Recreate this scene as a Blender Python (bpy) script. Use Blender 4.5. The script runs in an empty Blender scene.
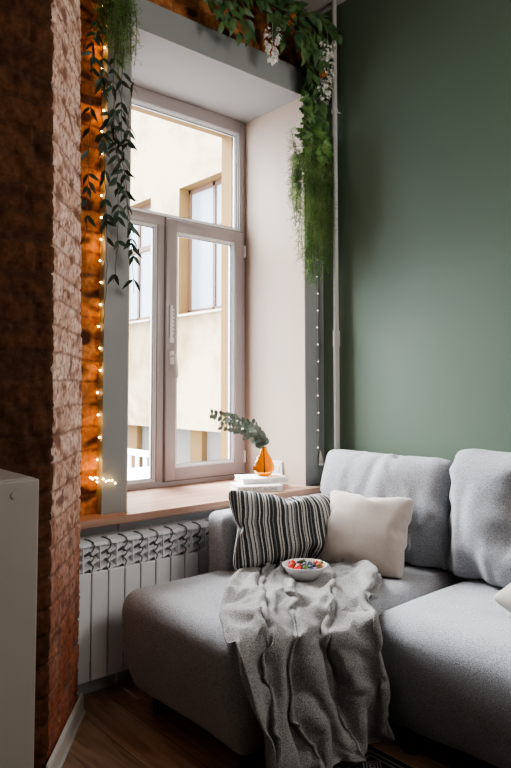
import bpy, bmesh, math, random
from mathutils import Vector, Matrix, noise, Euler
PI = math.pi
scene = bpy.context.scene
COL = scene.collection
DATA = {}
DATA['striped'] = (0.62, 0.44, 28, 20, [
-577,3,-417,-534,2,-407,-491,2,-397,-448,1,-386,-405,-1,-374,-363,-2,-361,-328,-6,-334,-284,-3,-338,-240,-3,-336,-196,-4,-333,-152,-4,-327,-108,-4,-321,-68,-5,-303,-24,-4,-307,20,-3,-304,64,-3,-294,107,-4,-285,136,-14,-254,160,-6,-290,204,-2,-295,
242,-3,-318,283,-2,-334,326,-2,-347,370,-3,-350,409,0,-372,450,1,-387,492,2,-400,535,2,-413,577,2,-427,-568,3,-374,-541,-36,-380,-497,-42,-377,-453,-45,-371,-410,-47,-364,-366,-49,-356,-323,-50,-348,-280,-49,-336,-241,-44,-316,-197,-49,-322,-153,-50,-319,
-109,-51,-315,-65,-52,-311,-22,-51,-302,20,-46,-287,57,-37,-264,93,-47,-287,131,-58,-267,163,-51,-297,206,-47,-304,251,-44,-301,286,-48,-327,327,-48,-344,369,-49,-359,412,-47,-368,455,-44,-376,499,-40,-382,543,-35,-389,568,2,-384,-559,2,-331,-529,-34,-338,
-503,-70,-343,-459,-77,-341,-416,-82,-338,-372,-86,-334,-328,-89,-328,-284,-89,-319,-243,-87,-303,-199,-91,-309,-155,-92,-305,-111,-92,-300,-68,-92,-293,-25,-90,-282,16,-84,-265,56,-78,-248,80,-89,-283,123,-92,-293,166,-94,-303,210,-91,-303,253,-88,-292,290,-90,-316,
332,-90,-329,375,-87,-338,419,-82,-342,463,-76,-347,506,-70,-351,529,-32,-347,559,2,-341,-550,2,-288,-529,-41,-294,-502,-76,-299,-464,-98,-303,-421,-108,-303,-378,-116,-301,-334,-122,-300,-290,-128,-298,-246,-130,-294,-202,-129,-288,-158,-129,-282,-115,-128,-274,-71,-131,-272,
-33,-121,-252,5,-110,-231,43,-120,-250,81,-131,-270,124,-133,-277,168,-127,-274,210,-133,-289,253,-131,-295,297,-131,-301,341,-124,-303,384,-114,-304,425,-98,-302,469,-97,-309,507,-75,-307,536,-42,-305,550,2,-297,-540,1,-245,-526,-45,-251,-502,-82,-256,-466,-107,-260,
-425,-124,-262,-382,-134,-262,-338,-143,-262,-294,-151,-261,-251,-156,-259,-207,-160,-257,-162,-163,-254,-118,-165,-250,-74,-165,-245,-32,-160,-232,4,-149,-210,41,-160,-231,83,-166,-244,127,-168,-252,171,-167,-256,215,-166,-260,259,-161,-262,303,-154,-264,346,-144,-264,387,-128,-262,
431,-123,-266,471,-104,-265,508,-79,-263,538,-47,-261,536,0,-256,-529,-1,-203,-522,-49,-207,-500,-87,-212,-467,-115,-217,-427,-134,-219,-384,-147,-220,-341,-157,-220,-298,-167,-220,-254,-175,-220,-211,-182,-219,-167,-188,-218,-123,-193,-217,-79,-196,-214,-35,-197,-208,4,-188,-190,
44,-197,-207,88,-199,-215,132,-197,-218,176,-192,-220,220,-187,-222,263,-179,-223,306,-169,-223,349,-158,-223,392,-147,-223,433,-129,-223,472,-109,-222,509,-84,-220,536,-49,-217,516,-5,-217,-517,-3,-161,-516,-51,-164,-498,-91,-169,-467,-122,-173,-429,-144,-176,-386,-157,-177,
-343,-168,-177,-300,-178,-178,-257,-188,-178,-214,-197,-178,-170,-206,-178,-127,-215,-179,-84,-223,-179,-40,-230,-179,4,-230,-179,49,-231,-179,92,-225,-179,136,-217,-179,179,-208,-179,223,-199,-180,266,-189,-180,309,-178,-180,351,-166,-180,393,-151,-179,434,-134,-179,474,-114,-178,
508,-86,-176,535,-51,-173,529,-2,-175,-505,-5,-119,-508,-52,-120,-495,-94,-125,-459,-120,-130,-430,-154,-133,-388,-165,-134,-345,-176,-134,-302,-186,-134,-258,-196,-135,-215,-206,-135,-172,-214,-135,-128,-222,-135,-84,-228,-135,-40,-233,-135,4,-234,-135,49,-233,-135,93,-229,-135,
137,-222,-135,181,-214,-136,224,-204,-136,267,-194,-136,310,-182,-136,352,-170,-136,394,-155,-135,435,-139,-135,475,-119,-134,507,-88,-132,529,-50,-130,529,-1,-131,-485,-9,-80,-499,-54,-77,-491,-97,-81,-467,-134,-89,-431,-160,-90,-389,-172,-90,-346,-182,-90,-303,-192,-91,
-259,-201,-91,-216,-210,-91,-172,-218,-91,-128,-225,-91,-84,-230,-91,-40,-233,-91,4,-234,-91,49,-233,-91,93,-229,-91,137,-223,-91,181,-215,-92,224,-207,-92,268,-197,-92,310,-185,-92,353,-173,-92,395,-158,-92,436,-143,-91,476,-123,-91,503,-88,-88,522,-48,-86,
529,0,-87,-487,-9,-36,-487,-56,-35,-482,-100,-38,-471,-142,-46,-432,-163,-46,-389,-175,-46,-346,-186,-47,-303,-196,-47,-260,-205,-47,-216,-214,-47,-173,-221,-47,-129,-227,-47,-84,-231,-47,-40,-233,-47,4,-234,-47,49,-232,-47,93,-229,-47,137,-223,-47,181,-216,-48,
225,-208,-48,268,-198,-48,311,-187,-48,353,-175,-48,396,-161,-48,437,-146,-47,477,-126,-47,496,-86,-44,511,-44,-44,525,1,-44,-474,-11,6,-459,-55,-1,-458,-100,-1,-471,-142,-2,-432,-163,-2,-389,-176,-2,-346,-187,-3,-303,-197,-3,-260,-207,-3,-216,-215,-3,
-173,-223,-3,-129,-229,-3,-84,-233,-3,-40,-234,-3,4,-234,-3,49,-232,-3,93,-228,-3,137,-223,-3,181,-216,-4,225,-208,-4,268,-199,-4,311,-189,-4,354,-177,-4,396,-163,-4,437,-147,-3,476,-124,-3,479,-80,-4,494,-38,-4,516,3,-1,-461,-13,48,
-481,-56,37,-482,-100,36,-472,-143,42,-431,-161,42,-389,-174,42,-346,-186,41,-303,-197,41,-260,-207,41,-216,-217,41,-173,-224,41,-129,-230,41,-84,-233,41,-40,-234,41,4,-233,41,49,-231,41,93,-227,41,137,-222,41,181,-216,40,225,-208,40,268,-199,40,
311,-189,40,354,-177,40,396,-164,40,437,-147,41,475,-123,41,492,-83,38,493,-38,40,502,7,41,-495,-8,75,-503,-56,75,-491,-99,79,-469,-137,86,-430,-156,86,-387,-170,86,-345,-183,85,-302,-195,85,-259,-206,85,-216,-217,85,-173,-226,85,-129,-230,85,
-84,-233,85,-40,-233,85,4,-232,85,49,-230,85,93,-226,85,137,-221,84,181,-215,84,225,-208,84,268,-199,84,311,-188,84,354,-176,84,396,-162,84,437,-146,84,473,-120,84,500,-85,81,512,-43,80,524,2,79,-509,-5,117,-511,-54,119,-496,-96,123,
-466,-128,128,-428,-151,130,-386,-165,129,-343,-178,129,-301,-190,129,-258,-203,129,-216,-216,129,-173,-227,129,-129,-230,129,-84,-231,129,-40,-231,129,4,-230,129,49,-227,128,93,-223,128,137,-217,128,180,-211,128,224,-204,128,268,-197,128,311,-187,128,354,-174,128,
395,-159,128,437,-143,128,467,-111,127,502,-84,125,519,-43,123,530,1,122,-519,-3,159,-516,-52,162,-496,-91,167,-459,-115,170,-425,-144,173,-383,-157,173,-341,-171,173,-299,-184,173,-256,-196,172,-212,-201,170,-173,-221,172,-129,-223,172,-84,-223,172,-40,-223,172,
4,-223,172,48,-218,171,92,-213,171,135,-205,171,178,-194,169,222,-194,171,266,-189,172,310,-184,172,353,-172,172,394,-156,172,435,-138,172,472,-114,171,504,-83,169,524,-44,167,536,0,166,-528,-2,202,-520,-49,206,-496,-86,211,-462,-114,214,-422,-134,216,
-380,-148,216,-338,-161,215,-295,-173,215,-252,-183,214,-209,-192,213,-172,-182,192,-128,-188,199,-84,-193,204,-41,-197,207,3,-201,210,44,-187,203,88,-191,209,132,-187,211,176,-182,211,220,-177,212,264,-170,211,307,-160,209,351,-164,216,394,-153,216,433,-133,216,
472,-111,215,505,-81,213,529,-44,210,542,0,209,-537,-1,245,-523,-45,250,-496,-80,254,-460,-106,257,-419,-123,258,-376,-134,257,-333,-144,256,-289,-152,253,-246,-158,250,-202,-160,242,-161,-155,225,-124,-144,204,-81,-150,214,-37,-154,214,-3,-168,239,41,-165,240,
85,-158,238,129,-159,245,173,-156,247,217,-153,249,259,-140,243,302,-145,250,346,-145,255,387,-129,252,431,-127,259,470,-106,258,505,-79,257,532,-44,254,548,-1,253,-545,0,289,-523,-40,293,-495,-74,298,-457,-96,300,-414,-106,298,-370,-113,295,-326,-118,291,
-283,-122,285,-239,-124,278,-196,-125,268,-154,-122,254,-115,-114,235,-76,-106,215,-45,-122,243,-1,-125,243,37,-129,266,81,-127,270,125,-125,273,169,-123,276,213,-121,279,257,-119,282,301,-113,280,344,-104,271,380,-114,293,424,-108,298,467,-99,302,505,-76,300,
536,-44,298,554,-1,296,-552,0,332,-522,-33,337,-494,-68,341,-451,-74,338,-407,-80,333,-363,-83,327,-320,-86,320,-276,-87,311,-233,-87,300,-191,-85,287,-153,-80,265,-125,-71,232,-84,-77,247,-43,-83,264,1,-85,262,45,-86,261,78,-89,291,122,-87,295,
166,-86,298,210,-84,302,254,-81,305,292,-71,285,333,-76,303,373,-81,321,416,-79,330,459,-76,338,503,-70,344,538,-43,342,560,-2,339,-560,0,375,-531,-35,380,-487,-40,375,-444,-43,367,-400,-45,359,-357,-46,350,-314,-46,338,-273,-45,322,-229,-46,317,
-187,-44,302,-154,-37,275,-123,-29,244,-85,-37,264,-41,-40,258,2,-43,248,37,-45,274,76,-45,296,119,-45,305,163,-44,312,207,-42,317,251,-41,321,294,-37,313,337,-32,305,368,-40,337,409,-41,352,452,-41,365,494,-40,376,538,-39,386,566,-2,383,
-567,0,418,-525,0,407,-482,0,395,-439,0,383,-397,1,371,-354,1,359,-312,1,348,-269,1,336,-229,1,317,-185,1,315,-159,9,280,-116,0,278,-75,8,264,-42,0,236,-7,-1,264,33,0,283,75,1,296,118,2,305,161,3,315,205,4,324,
249,4,330,293,6,330,335,12,318,363,3,351,405,2,366,447,1,381,488,0,396,530,-1,411,571,-2,427,-540,40,-379,-496,44,-375,-452,46,-368,-408,46,-360,-365,46,-351,-324,42,-334,-284,39,-315,-241,42,-320,-197,44,-324,-152,45,-323,-108,45,-318,
-69,43,-298,-25,43,-304,19,42,-298,63,42,-291,98,35,-264,137,30,-243,168,37,-274,200,44,-304,242,46,-318,284,46,-329,328,45,-338,371,44,-348,415,41,-352,455,44,-371,498,42,-380,542,40,-388,-537,44,-335,-501,70,-340,-457,78,-339,-414,82,-336,
-370,85,-331,-326,85,-324,-283,83,-313,-241,81,-300,-197,85,-307,-156,78,-294,-113,86,-303,-69,87,-300,-25,86,-295,19,85,-290,54,76,-265,96,77,-252,137,74,-234,165,81,-268,203,85,-289,246,86,-301,289,86,-312,332,85,-321,376,84,-329,419,83,-338,
462,73,-339,506,71,-348,540,44,-344,-531,45,-292,-500,77,-296,-462,98,-300,-419,109,-301,-375,116,-300,-331,120,-298,-287,123,-294,-243,124,-289,-203,113,-274,-159,118,-276,-115,123,-279,-71,125,-279,-27,125,-276,17,124,-270,59,119,-255,86,108,-222,126,116,-240,
166,123,-258,208,125,-271,251,124,-280,295,122,-288,339,119,-294,382,115,-299,426,109,-303,470,102,-306,508,80,-304,536,45,-301,-523,44,-248,-497,80,-253,-463,108,-257,-422,125,-260,-379,136,-261,-335,144,-261,-291,150,-260,-247,154,-258,-204,151,-252,-160,148,-244,
-117,155,-250,-73,151,-243,-30,159,-247,14,162,-246,58,161,-242,98,151,-226,137,142,-206,174,153,-227,214,160,-244,258,157,-252,302,152,-256,345,146,-260,389,138,-262,432,128,-264,473,112,-264,507,83,-261,514,39,-263,-514,43,-205,-491,81,-209,-462,114,-214,
-424,136,-218,-381,150,-219,-338,160,-220,-295,168,-220,-251,176,-220,-207,180,-219,-163,182,-217,-120,175,-210,-77,183,-214,-32,187,-214,12,192,-214,56,195,-214,100,192,-210,143,185,-202,185,178,-192,221,192,-215,265,184,-217,308,175,-219,351,165,-220,394,152,-221,
435,137,-221,476,120,-220,493,79,-219,516,41,-219,-504,41,-162,-484,81,-166,-458,117,-170,-425,146,-175,-383,161,-177,-340,171,-177,-297,180,-178,-253,188,-178,-210,196,-178,-166,202,-177,-122,202,-176,-77,200,-173,-34,209,-176,10,213,-176,54,218,-176,98,220,-177,
142,221,-177,186,219,-176,226,200,-172,270,200,-177,312,188,-177,354,174,-177,396,159,-177,438,144,-177,475,120,-177,499,83,-176,517,42,-175,-488,38,-122,-476,80,-122,-452,117,-126,-414,138,-133,-385,173,-134,-342,180,-134,-298,188,-134,-255,196,-134,-211,204,-134,
-167,212,-135,-123,218,-135,-79,221,-134,-35,224,-134,9,226,-134,53,229,-134,98,230,-134,142,230,-134,186,229,-133,230,220,-133,272,207,-133,314,193,-133,356,178,-133,398,164,-134,439,147,-133,474,120,-133,496,82,-132,506,38,-132,-480,36,-78,-466,78,-80,
-433,106,-89,-422,149,-91,-386,175,-91,-343,186,-91,-299,195,-91,-256,202,-91,-212,210,-91,-168,217,-91,-124,223,-91,-80,227,-91,-36,230,-91,9,233,-90,53,234,-90,97,233,-90,142,231,-90,186,227,-89,229,219,-89,272,208,-89,315,195,-89,357,181,-89,
399,167,-90,439,149,-90,474,121,-89,489,80,-88,515,44,-90,-472,34,-35,-443,67,-44,-444,111,-46,-422,149,-47,-385,174,-47,-343,188,-47,-300,197,-47,-256,205,-47,-212,213,-47,-168,220,-47,-124,225,-47,-80,230,-47,-36,233,-47,8,235,-46,53,236,-46,
97,234,-46,141,231,-46,185,225,-45,229,218,-45,272,208,-45,315,196,-45,357,183,-45,400,168,-46,441,151,-46,473,121,-45,499,86,-46,521,47,-46,-446,25,-1,-453,69,-1,-446,113,-3,-423,150,-3,-385,173,-3,-343,187,-3,-300,197,-3,-256,206,-3,
-212,214,-3,-169,221,-3,-125,227,-3,-81,232,-3,-36,235,-3,8,237,-2,52,236,-2,97,234,-2,141,230,-2,185,224,-1,229,216,-1,272,207,-1,315,195,-1,358,183,-1,400,169,-2,440,150,-2,465,114,-2,499,85,-2,525,49,-3,-467,32,37,
-446,70,42,-448,114,41,-423,151,41,-385,172,41,-342,186,41,-299,196,41,-256,206,41,-212,215,41,-169,222,41,-125,228,41,-81,233,41,-36,236,41,8,238,41,52,237,42,97,234,42,141,229,42,185,223,43,228,215,43,272,205,43,315,194,43,
357,181,43,399,168,43,440,150,42,472,119,41,493,80,41,524,49,41,-488,38,75,-470,79,78,-440,111,84,-424,152,85,-384,171,85,-341,182,85,-298,193,85,-255,204,85,-212,213,85,-169,222,85,-125,229,85,-81,234,85,-37,238,85,8,239,85,
52,237,86,96,234,86,140,228,86,184,221,87,228,212,87,271,203,87,314,192,87,357,179,87,399,165,86,440,148,86,476,122,84,505,88,83,524,49,85,-498,40,118,-481,81,120,-458,118,124,-419,139,127,-383,165,129,-340,176,129,-297,188,129,
-255,200,129,-212,210,129,-168,219,129,-125,227,129,-81,234,129,-37,239,129,7,240,129,52,237,130,96,232,130,140,225,130,183,217,131,227,208,131,270,198,131,313,188,131,356,175,131,398,161,130,439,143,130,476,120,128,506,88,127,509,43,126,
-505,40,161,-486,80,164,-459,114,168,-422,139,170,-381,156,172,-339,169,172,-296,181,173,-253,193,173,-210,203,173,-167,212,173,-124,221,173,-80,230,173,-37,237,173,7,239,173,51,231,173,94,223,173,138,215,173,181,207,173,225,199,174,268,191,174,
312,181,174,355,170,174,397,157,174,438,139,173,477,118,172,509,87,170,518,44,169,-512,41,205,-490,79,208,-459,110,211,-420,131,214,-379,147,215,-336,160,215,-293,170,215,-250,180,215,-207,189,214,-163,195,213,-119,200,211,-75,205,208,-32,202,200,
10,197,186,46,206,210,90,202,212,134,197,213,178,191,214,222,184,215,265,177,216,309,169,217,353,161,217,396,152,218,437,135,217,476,113,216,511,86,214,531,47,211,-519,41,248,-493,77,252,-458,104,255,-418,122,257,-375,135,257,-332,144,256,
-289,151,255,-245,158,253,-201,162,249,-157,162,242,-114,172,244,-71,169,234,-30,162,219,11,156,202,41,169,232,85,168,239,129,167,245,173,164,249,217,161,252,261,156,254,305,151,257,349,144,258,392,138,259,436,130,261,471,103,259,510,82,258,
537,47,254,-525,41,292,-495,73,295,-457,96,298,-414,106,298,-370,113,295,-326,119,292,-282,123,288,-239,126,282,-196,124,271,-152,132,273,-109,133,265,-72,125,240,-39,120,211,2,121,227,37,130,252,81,130,261,124,130,269,168,130,277,212,130,283,
256,126,286,300,120,287,343,120,294,387,116,297,431,110,300,475,104,303,506,72,301,542,46,298,-529,40,336,-495,68,339,-451,76,337,-408,80,333,-364,84,327,-320,86,320,-276,88,313,-234,87,302,-190,91,298,-146,92,290,-106,89,271,-87,85,232,
-43,79,228,-7,87,253,34,90,270,78,89,277,122,89,285,166,87,287,207,90,302,250,91,313,294,90,319,338,88,324,382,85,329,426,76,327,469,66,324,508,71,345,542,42,342,-532,37,380,-488,42,375,-444,44,366,-401,44,356,-358,44,345,
-317,43,330,-272,47,330,-229,49,323,-186,49,312,-143,49,300,-106,46,276,-92,41,235,-51,44,253,-11,46,271,32,47,282,75,47,290,119,46,296,163,46,301,205,49,317,247,51,331,290,52,341,334,50,346,378,48,351,417,34,335,457,36,354,
498,37,371,540,37,386])
DATA['beige'] = (0.47, 0.45, 22, 22, [
-445,0,-406,-404,1,-397,-362,1,-388,-321,1,-378,-279,2,-367,-238,3,-358,-196,4,-348,-161,10,-324,-123,3,-343,-80,1,-345,-38,-1,-346,2,-4,-332,40,-3,-351,83,-4,-356,125,-5,-360,167,-7,-365,210,-10,-365,249,-18,-350,286,-10,-370,325,-6,-387,
365,-3,-403,405,-1,-416,445,1,-430,-432,-1,-367,-408,-42,-377,-365,-43,-372,-323,-42,-365,-281,-41,-357,-239,-40,-348,-200,-36,-331,-162,-33,-311,-124,-40,-328,-83,-45,-339,-41,-48,-346,2,-48,-346,45,-47,-346,84,-41,-331,127,-42,-336,163,-49,-357,204,-54,-370,
246,-53,-377,288,-53,-383,330,-50,-388,372,-46,-391,414,-39,-393,439,1,-389,-419,-1,-329,-401,-45,-336,-369,-72,-344,-326,-76,-342,-284,-77,-338,-241,-78,-334,-199,-77,-325,-165,-72,-300,-124,-78,-312,-83,-82,-322,-40,-84,-326,2,-85,-328,45,-85,-330,85,-79,-316,
128,-79,-321,166,-86,-339,208,-87,-347,250,-85,-351,293,-81,-354,335,-76,-356,377,-67,-356,412,-43,-352,432,1,-349,-405,-2,-290,-392,-47,-296,-367,-81,-304,-329,-99,-309,-287,-106,-310,-245,-111,-310,-202,-114,-307,-160,-113,-299,-120,-108,-284,-81,-117,-300,-39,-114,-298,
3,-108,-295,43,-119,-307,85,-119,-311,128,-120,-314,170,-120,-317,213,-116,-318,255,-109,-319,297,-102,-319,338,-92,-319,374,-69,-315,409,-45,-311,424,2,-309,-391,-3,-252,-382,-48,-257,-365,-87,-264,-329,-110,-269,-289,-124,-273,-246,-126,-272,-205,-138,-275,-164,-147,-277,
-121,-147,-275,-78,-148,-274,-39,-136,-264,3,-142,-272,45,-146,-277,88,-144,-278,130,-142,-280,173,-138,-280,215,-132,-281,257,-123,-280,299,-114,-280,339,-99,-278,377,-79,-276,401,-44,-271,417,2,-269,-376,-4,-214,-368,-49,-218,-360,-91,-223,-329,-119,-229,-290,-136,-234,
-248,-145,-235,-205,-148,-235,-164,-160,-238,-122,-167,-239,-80,-172,-240,-37,-170,-240,5,-169,-241,48,-166,-241,90,-161,-241,132,-156,-241,175,-149,-241,217,-142,-241,259,-133,-241,300,-121,-240,339,-106,-238,374,-81,-235,389,-41,-233,410,2,-229,-356,-5,-178,-339,-47,-189,
-351,-88,-184,-324,-121,-189,-290,-146,-194,-247,-150,-195,-207,-163,-197,-164,-170,-198,-122,-174,-199,-79,-178,-200,-37,-180,-201,6,-179,-201,49,-175,-201,91,-170,-201,134,-164,-201,176,-157,-201,218,-150,-201,259,-140,-200,300,-128,-199,339,-110,-197,372,-82,-194,390,-44,-192,
401,2,-189,-330,-3,-147,-352,-45,-150,-341,-86,-144,-319,-122,-148,-288,-151,-153,-248,-166,-157,-205,-166,-156,-164,-177,-158,-121,-181,-159,-79,-184,-160,-36,-185,-160,7,-184,-160,49,-181,-161,92,-176,-161,134,-171,-161,177,-164,-161,219,-157,-161,260,-147,-160,301,-133,-159,
338,-113,-156,369,-84,-154,384,-43,-151,393,2,-149,-332,-6,-106,-351,-50,-110,-316,-74,-113,-307,-116,-109,-284,-152,-112,-248,-174,-117,-206,-180,-118,-163,-180,-117,-121,-188,-119,-78,-189,-119,-36,-189,-119,7,-188,-120,50,-185,-120,92,-181,-120,135,-176,-120,177,-170,-120,
219,-163,-120,261,-154,-120,301,-138,-118,336,-114,-115,365,-83,-113,368,-40,-114,386,1,-109,-333,-9,-65,-350,-54,-69,-330,-90,-78,-292,-109,-72,-278,-149,-72,-248,-180,-76,-206,-186,-77,-163,-191,-78,-121,-194,-78,-78,-194,-78,-35,-193,-79,8,-191,-79,50,-189,-79,
93,-185,-79,135,-180,-80,178,-175,-80,220,-169,-80,262,-160,-79,301,-142,-77,334,-115,-75,360,-81,-72,356,-39,-74,376,1,-69,-299,-23,-46,-333,-54,-32,-336,-96,-38,-306,-127,-38,-269,-146,-32,-248,-183,-36,-206,-191,-37,-163,-194,-37,-120,-196,-37,-78,-196,-37,
-35,-195,-38,8,-194,-38,51,-191,-38,93,-188,-38,136,-184,-39,179,-179,-39,221,-174,-39,263,-166,-39,300,-145,-37,330,-114,-34,355,-80,-32,364,-38,-34,357,6,-33,-321,-16,-12,-311,-60,2,-335,-95,3,-307,-127,3,-282,-162,3,-248,-188,5,-205,-193,4,
-163,-195,4,-120,-197,4,-77,-197,4,-34,-197,3,8,-195,3,51,-193,3,94,-190,2,136,-186,2,179,-182,2,221,-177,2,263,-168,2,294,-139,3,312,-100,0,346,-76,8,368,-39,6,381,3,0,-341,-10,23,-342,-55,29,-335,-95,44,-314,-132,43,
-285,-163,44,-247,-183,45,-205,-191,45,-162,-194,45,-120,-196,45,-77,-197,44,-34,-197,44,9,-196,44,51,-194,44,94,-191,43,137,-187,43,179,-182,43,222,-177,43,263,-168,43,286,-132,43,321,-107,39,331,-65,44,354,-29,43,386,1,41,-352,-6,62,
-339,-50,69,-309,-80,71,-305,-121,81,-284,-159,85,-246,-179,86,-205,-187,86,-162,-192,86,-119,-195,86,-77,-196,85,-34,-196,85,9,-196,85,52,-194,85,94,-191,84,137,-186,84,179,-181,84,222,-174,84,264,-168,83,297,-142,81,330,-114,78,352,-78,77,
372,-39,79,390,0,81,-360,-5,102,-333,-41,109,-323,-82,110,-293,-111,119,-282,-152,125,-246,-175,127,-204,-184,127,-162,-188,127,-119,-190,126,-76,-192,126,-34,-194,126,9,-194,126,52,-193,126,94,-189,125,137,-184,125,179,-177,125,221,-170,124,263,-161,124,
301,-143,121,335,-116,119,363,-84,116,376,-43,119,388,-1,122,-367,-2,142,-354,-46,143,-337,-85,148,-312,-118,155,-274,-138,162,-245,-168,167,-202,-168,165,-161,-179,167,-119,-181,166,-76,-186,167,-34,-189,167,9,-191,167,52,-191,167,94,-187,166,137,-180,166,
179,-172,165,220,-163,165,262,-153,164,302,-138,162,338,-115,159,367,-84,156,362,-42,158,385,-4,162,-362,0,183,-364,-45,183,-345,-83,188,-319,-116,195,-286,-143,201,-243,-148,202,-203,-161,205,-161,-168,206,-118,-174,207,-76,-179,207,-33,-184,207,9,-188,208,
52,-188,208,95,-184,207,137,-177,206,178,-167,206,220,-157,205,261,-146,204,301,-132,203,339,-112,200,372,-85,197,378,-43,195,369,1,200,-383,-1,218,-373,-44,223,-352,-81,229,-323,-111,235,-285,-131,241,-244,-141,243,-202,-148,244,-160,-155,245,-117,-161,245,
-75,-167,246,-33,-174,247,9,-181,248,52,-180,248,95,-180,248,136,-170,247,178,-160,246,219,-150,245,260,-138,244,300,-125,243,339,-107,241,375,-83,238,392,-44,233,395,1,231,-396,-1,257,-376,-39,264,-359,-78,269,-324,-102,275,-284,-117,279,-242,-125,280,
-200,-131,281,-157,-137,281,-115,-142,281,-72,-146,281,-30,-149,280,11,-145,267,52,-140,255,89,-149,274,131,-148,281,174,-143,283,216,-136,284,258,-127,284,299,-116,283,339,-101,281,376,-79,278,399,-43,273,407,1,270,-408,-1,296,-391,-41,301,-358,-67,308,
-324,-92,315,-282,-98,315,-239,-104,315,-197,-108,314,-154,-111,313,-112,-113,310,-69,-114,306,-31,-109,288,6,-104,267,44,-112,284,85,-116,297,126,-117,307,169,-116,313,211,-113,317,254,-108,320,296,-102,321,337,-91,321,376,-74,319,404,-42,314,417,2,310,
-420,0,335,-396,-37,342,-363,-63,349,-321,-68,348,-278,-72,347,-236,-75,344,-193,-77,341,-151,-77,335,-109,-76,328,-69,-73,313,-41,-70,280,0,-74,293,41,-77,306,82,-79,316,125,-78,318,164,-81,334,206,-82,343,248,-81,350,291,-78,354,333,-74,358,
375,-65,359,409,-40,355,426,2,350,-430,1,374,-402,-34,382,-360,-36,379,-317,-38,376,-275,-39,371,-232,-39,364,-192,-37,352,-149,-37,347,-108,-36,338,-73,-33,313,-39,-30,287,4,-33,292,41,-37,312,80,-41,330,122,-39,332,162,-42,347,205,-41,347,
244,-43,365,285,-44,376,327,-44,385,369,-40,391,411,-35,395,435,3,390,-440,2,414,-398,2,406,-356,2,398,-314,2,391,-272,2,383,-230,2,376,-189,3,366,-148,4,356,-108,6,340,-81,8,307,-39,7,308,4,7,308,47,6,309,78,2,338,
119,1,348,162,1,355,204,0,361,246,1,364,289,-2,361,323,0,386,363,2,402,403,3,416,444,4,430,-409,37,-374,-367,40,-371,-324,42,-366,-282,43,-359,-242,41,-344,-200,45,-352,-158,44,-348,-115,44,-344,-78,38,-324,-38,41,-338,4,39,-328,
44,39,-342,86,35,-338,128,35,-345,170,34,-351,213,31,-352,255,25,-347,296,19,-341,332,28,-362,370,34,-381,411,36,-394,-401,39,-334,-371,68,-341,-329,76,-343,-286,81,-344,-244,82,-343,-201,84,-341,-159,84,-337,-116,83,-331,-77,78,-314,-38,82,-330,
5,80,-331,47,79,-333,90,75,-330,132,70,-324,173,71,-334,216,68,-335,258,64,-334,301,59,-334,343,54,-333,376,67,-357,410,42,-353,-393,40,-294,-362,69,-301,-330,97,-308,-288,105,-311,-246,110,-313,-204,115,-314,-161,118,-315,-119,121,-315,-76,119,-313,
-33,118,-311,7,108,-301,49,112,-309,91,111,-310,134,108,-310,176,103,-309,219,98,-307,261,92,-305,302,81,-300,338,93,-320,376,74,-317,407,45,-313,-382,41,-255,-360,77,-261,-327,104,-268,-289,121,-274,-247,129,-276,-205,135,-278,-162,140,-280,-119,143,-281,
-77,145,-281,-34,146,-282,8,143,-281,51,142,-281,93,138,-280,136,133,-278,178,128,-276,220,122,-274,261,109,-268,300,118,-282,340,103,-280,376,80,-276,403,47,-272,-371,41,-215,-353,79,-221,-325,111,-228,-288,131,-234,-247,144,-238,-205,150,-240,-162,155,-242,
-120,158,-243,-77,161,-243,-34,162,-244,9,161,-244,51,159,-243,94,156,-243,136,153,-242,179,149,-241,220,137,-236,262,142,-243,302,128,-242,341,111,-240,373,82,-236,396,47,-232,-344,39,-184,-345,81,-181,-321,116,-187,-286,141,-194,-247,156,-199,-205,164,-202,
-162,168,-203,-119,171,-204,-77,172,-204,-34,173,-204,9,173,-204,52,171,-204,94,170,-204,137,167,-204,179,166,-204,222,162,-204,262,149,-203,303,135,-202,342,117,-200,369,84,-195,389,47,-191,-345,41,-144,-325,79,-145,-315,120,-147,-284,148,-154,-246,168,-160,
-205,177,-163,-162,181,-164,-119,183,-164,-77,183,-165,-34,183,-165,9,182,-165,52,181,-164,94,179,-164,137,178,-164,180,174,-164,222,165,-163,263,154,-162,303,141,-161,342,122,-159,362,85,-155,380,46,-151,-340,40,-103,-325,80,-104,-305,118,-108,-276,149,-114,
-245,178,-120,-204,190,-124,-162,192,-125,-119,193,-125,-76,192,-125,-34,191,-124,9,189,-124,52,187,-124,95,185,-124,137,183,-124,180,177,-123,222,170,-123,263,160,-122,304,146,-120,340,123,-118,348,81,-117,362,41,-115,-310,30,-77,-304,72,-70,-291,113,-69,
-260,141,-77,-226,166,-86,-204,202,-85,-162,201,-85,-119,200,-84,-76,198,-84,-34,196,-84,9,194,-83,52,192,-83,95,190,-83,137,186,-83,180,181,-82,222,174,-82,264,165,-81,303,148,-80,338,124,-77,358,86,-77,375,47,-77,-287,22,-44,-278,63,-40,
-275,105,-32,-242,130,-42,-235,171,-46,-204,201,-44,-162,204,-44,-119,203,-43,-76,201,-43,-34,199,-43,9,197,-43,52,195,-42,95,192,-42,137,189,-42,180,185,-41,222,179,-41,264,169,-41,302,151,-39,335,123,-37,359,87,-36,378,49,-36,-297,21,-4,
-277,59,1,-260,98,5,-261,139,-7,-241,177,-6,-205,199,-3,-162,202,-3,-119,202,-2,-76,201,-2,-34,199,-2,9,198,-2,52,196,-1,94,194,-1,137,191,-1,180,187,-1,222,182,0,264,173,0,301,152,2,331,121,4,357,87,5,380,51,5,
-325,33,24,-302,68,31,-292,109,28,-276,149,30,-245,178,34,-205,193,37,-162,197,38,-119,199,39,-77,199,39,-34,198,39,9,197,39,51,196,40,94,194,40,137,191,40,180,187,40,222,182,41,264,174,41,295,145,42,315,107,39,349,82,44,
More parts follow.
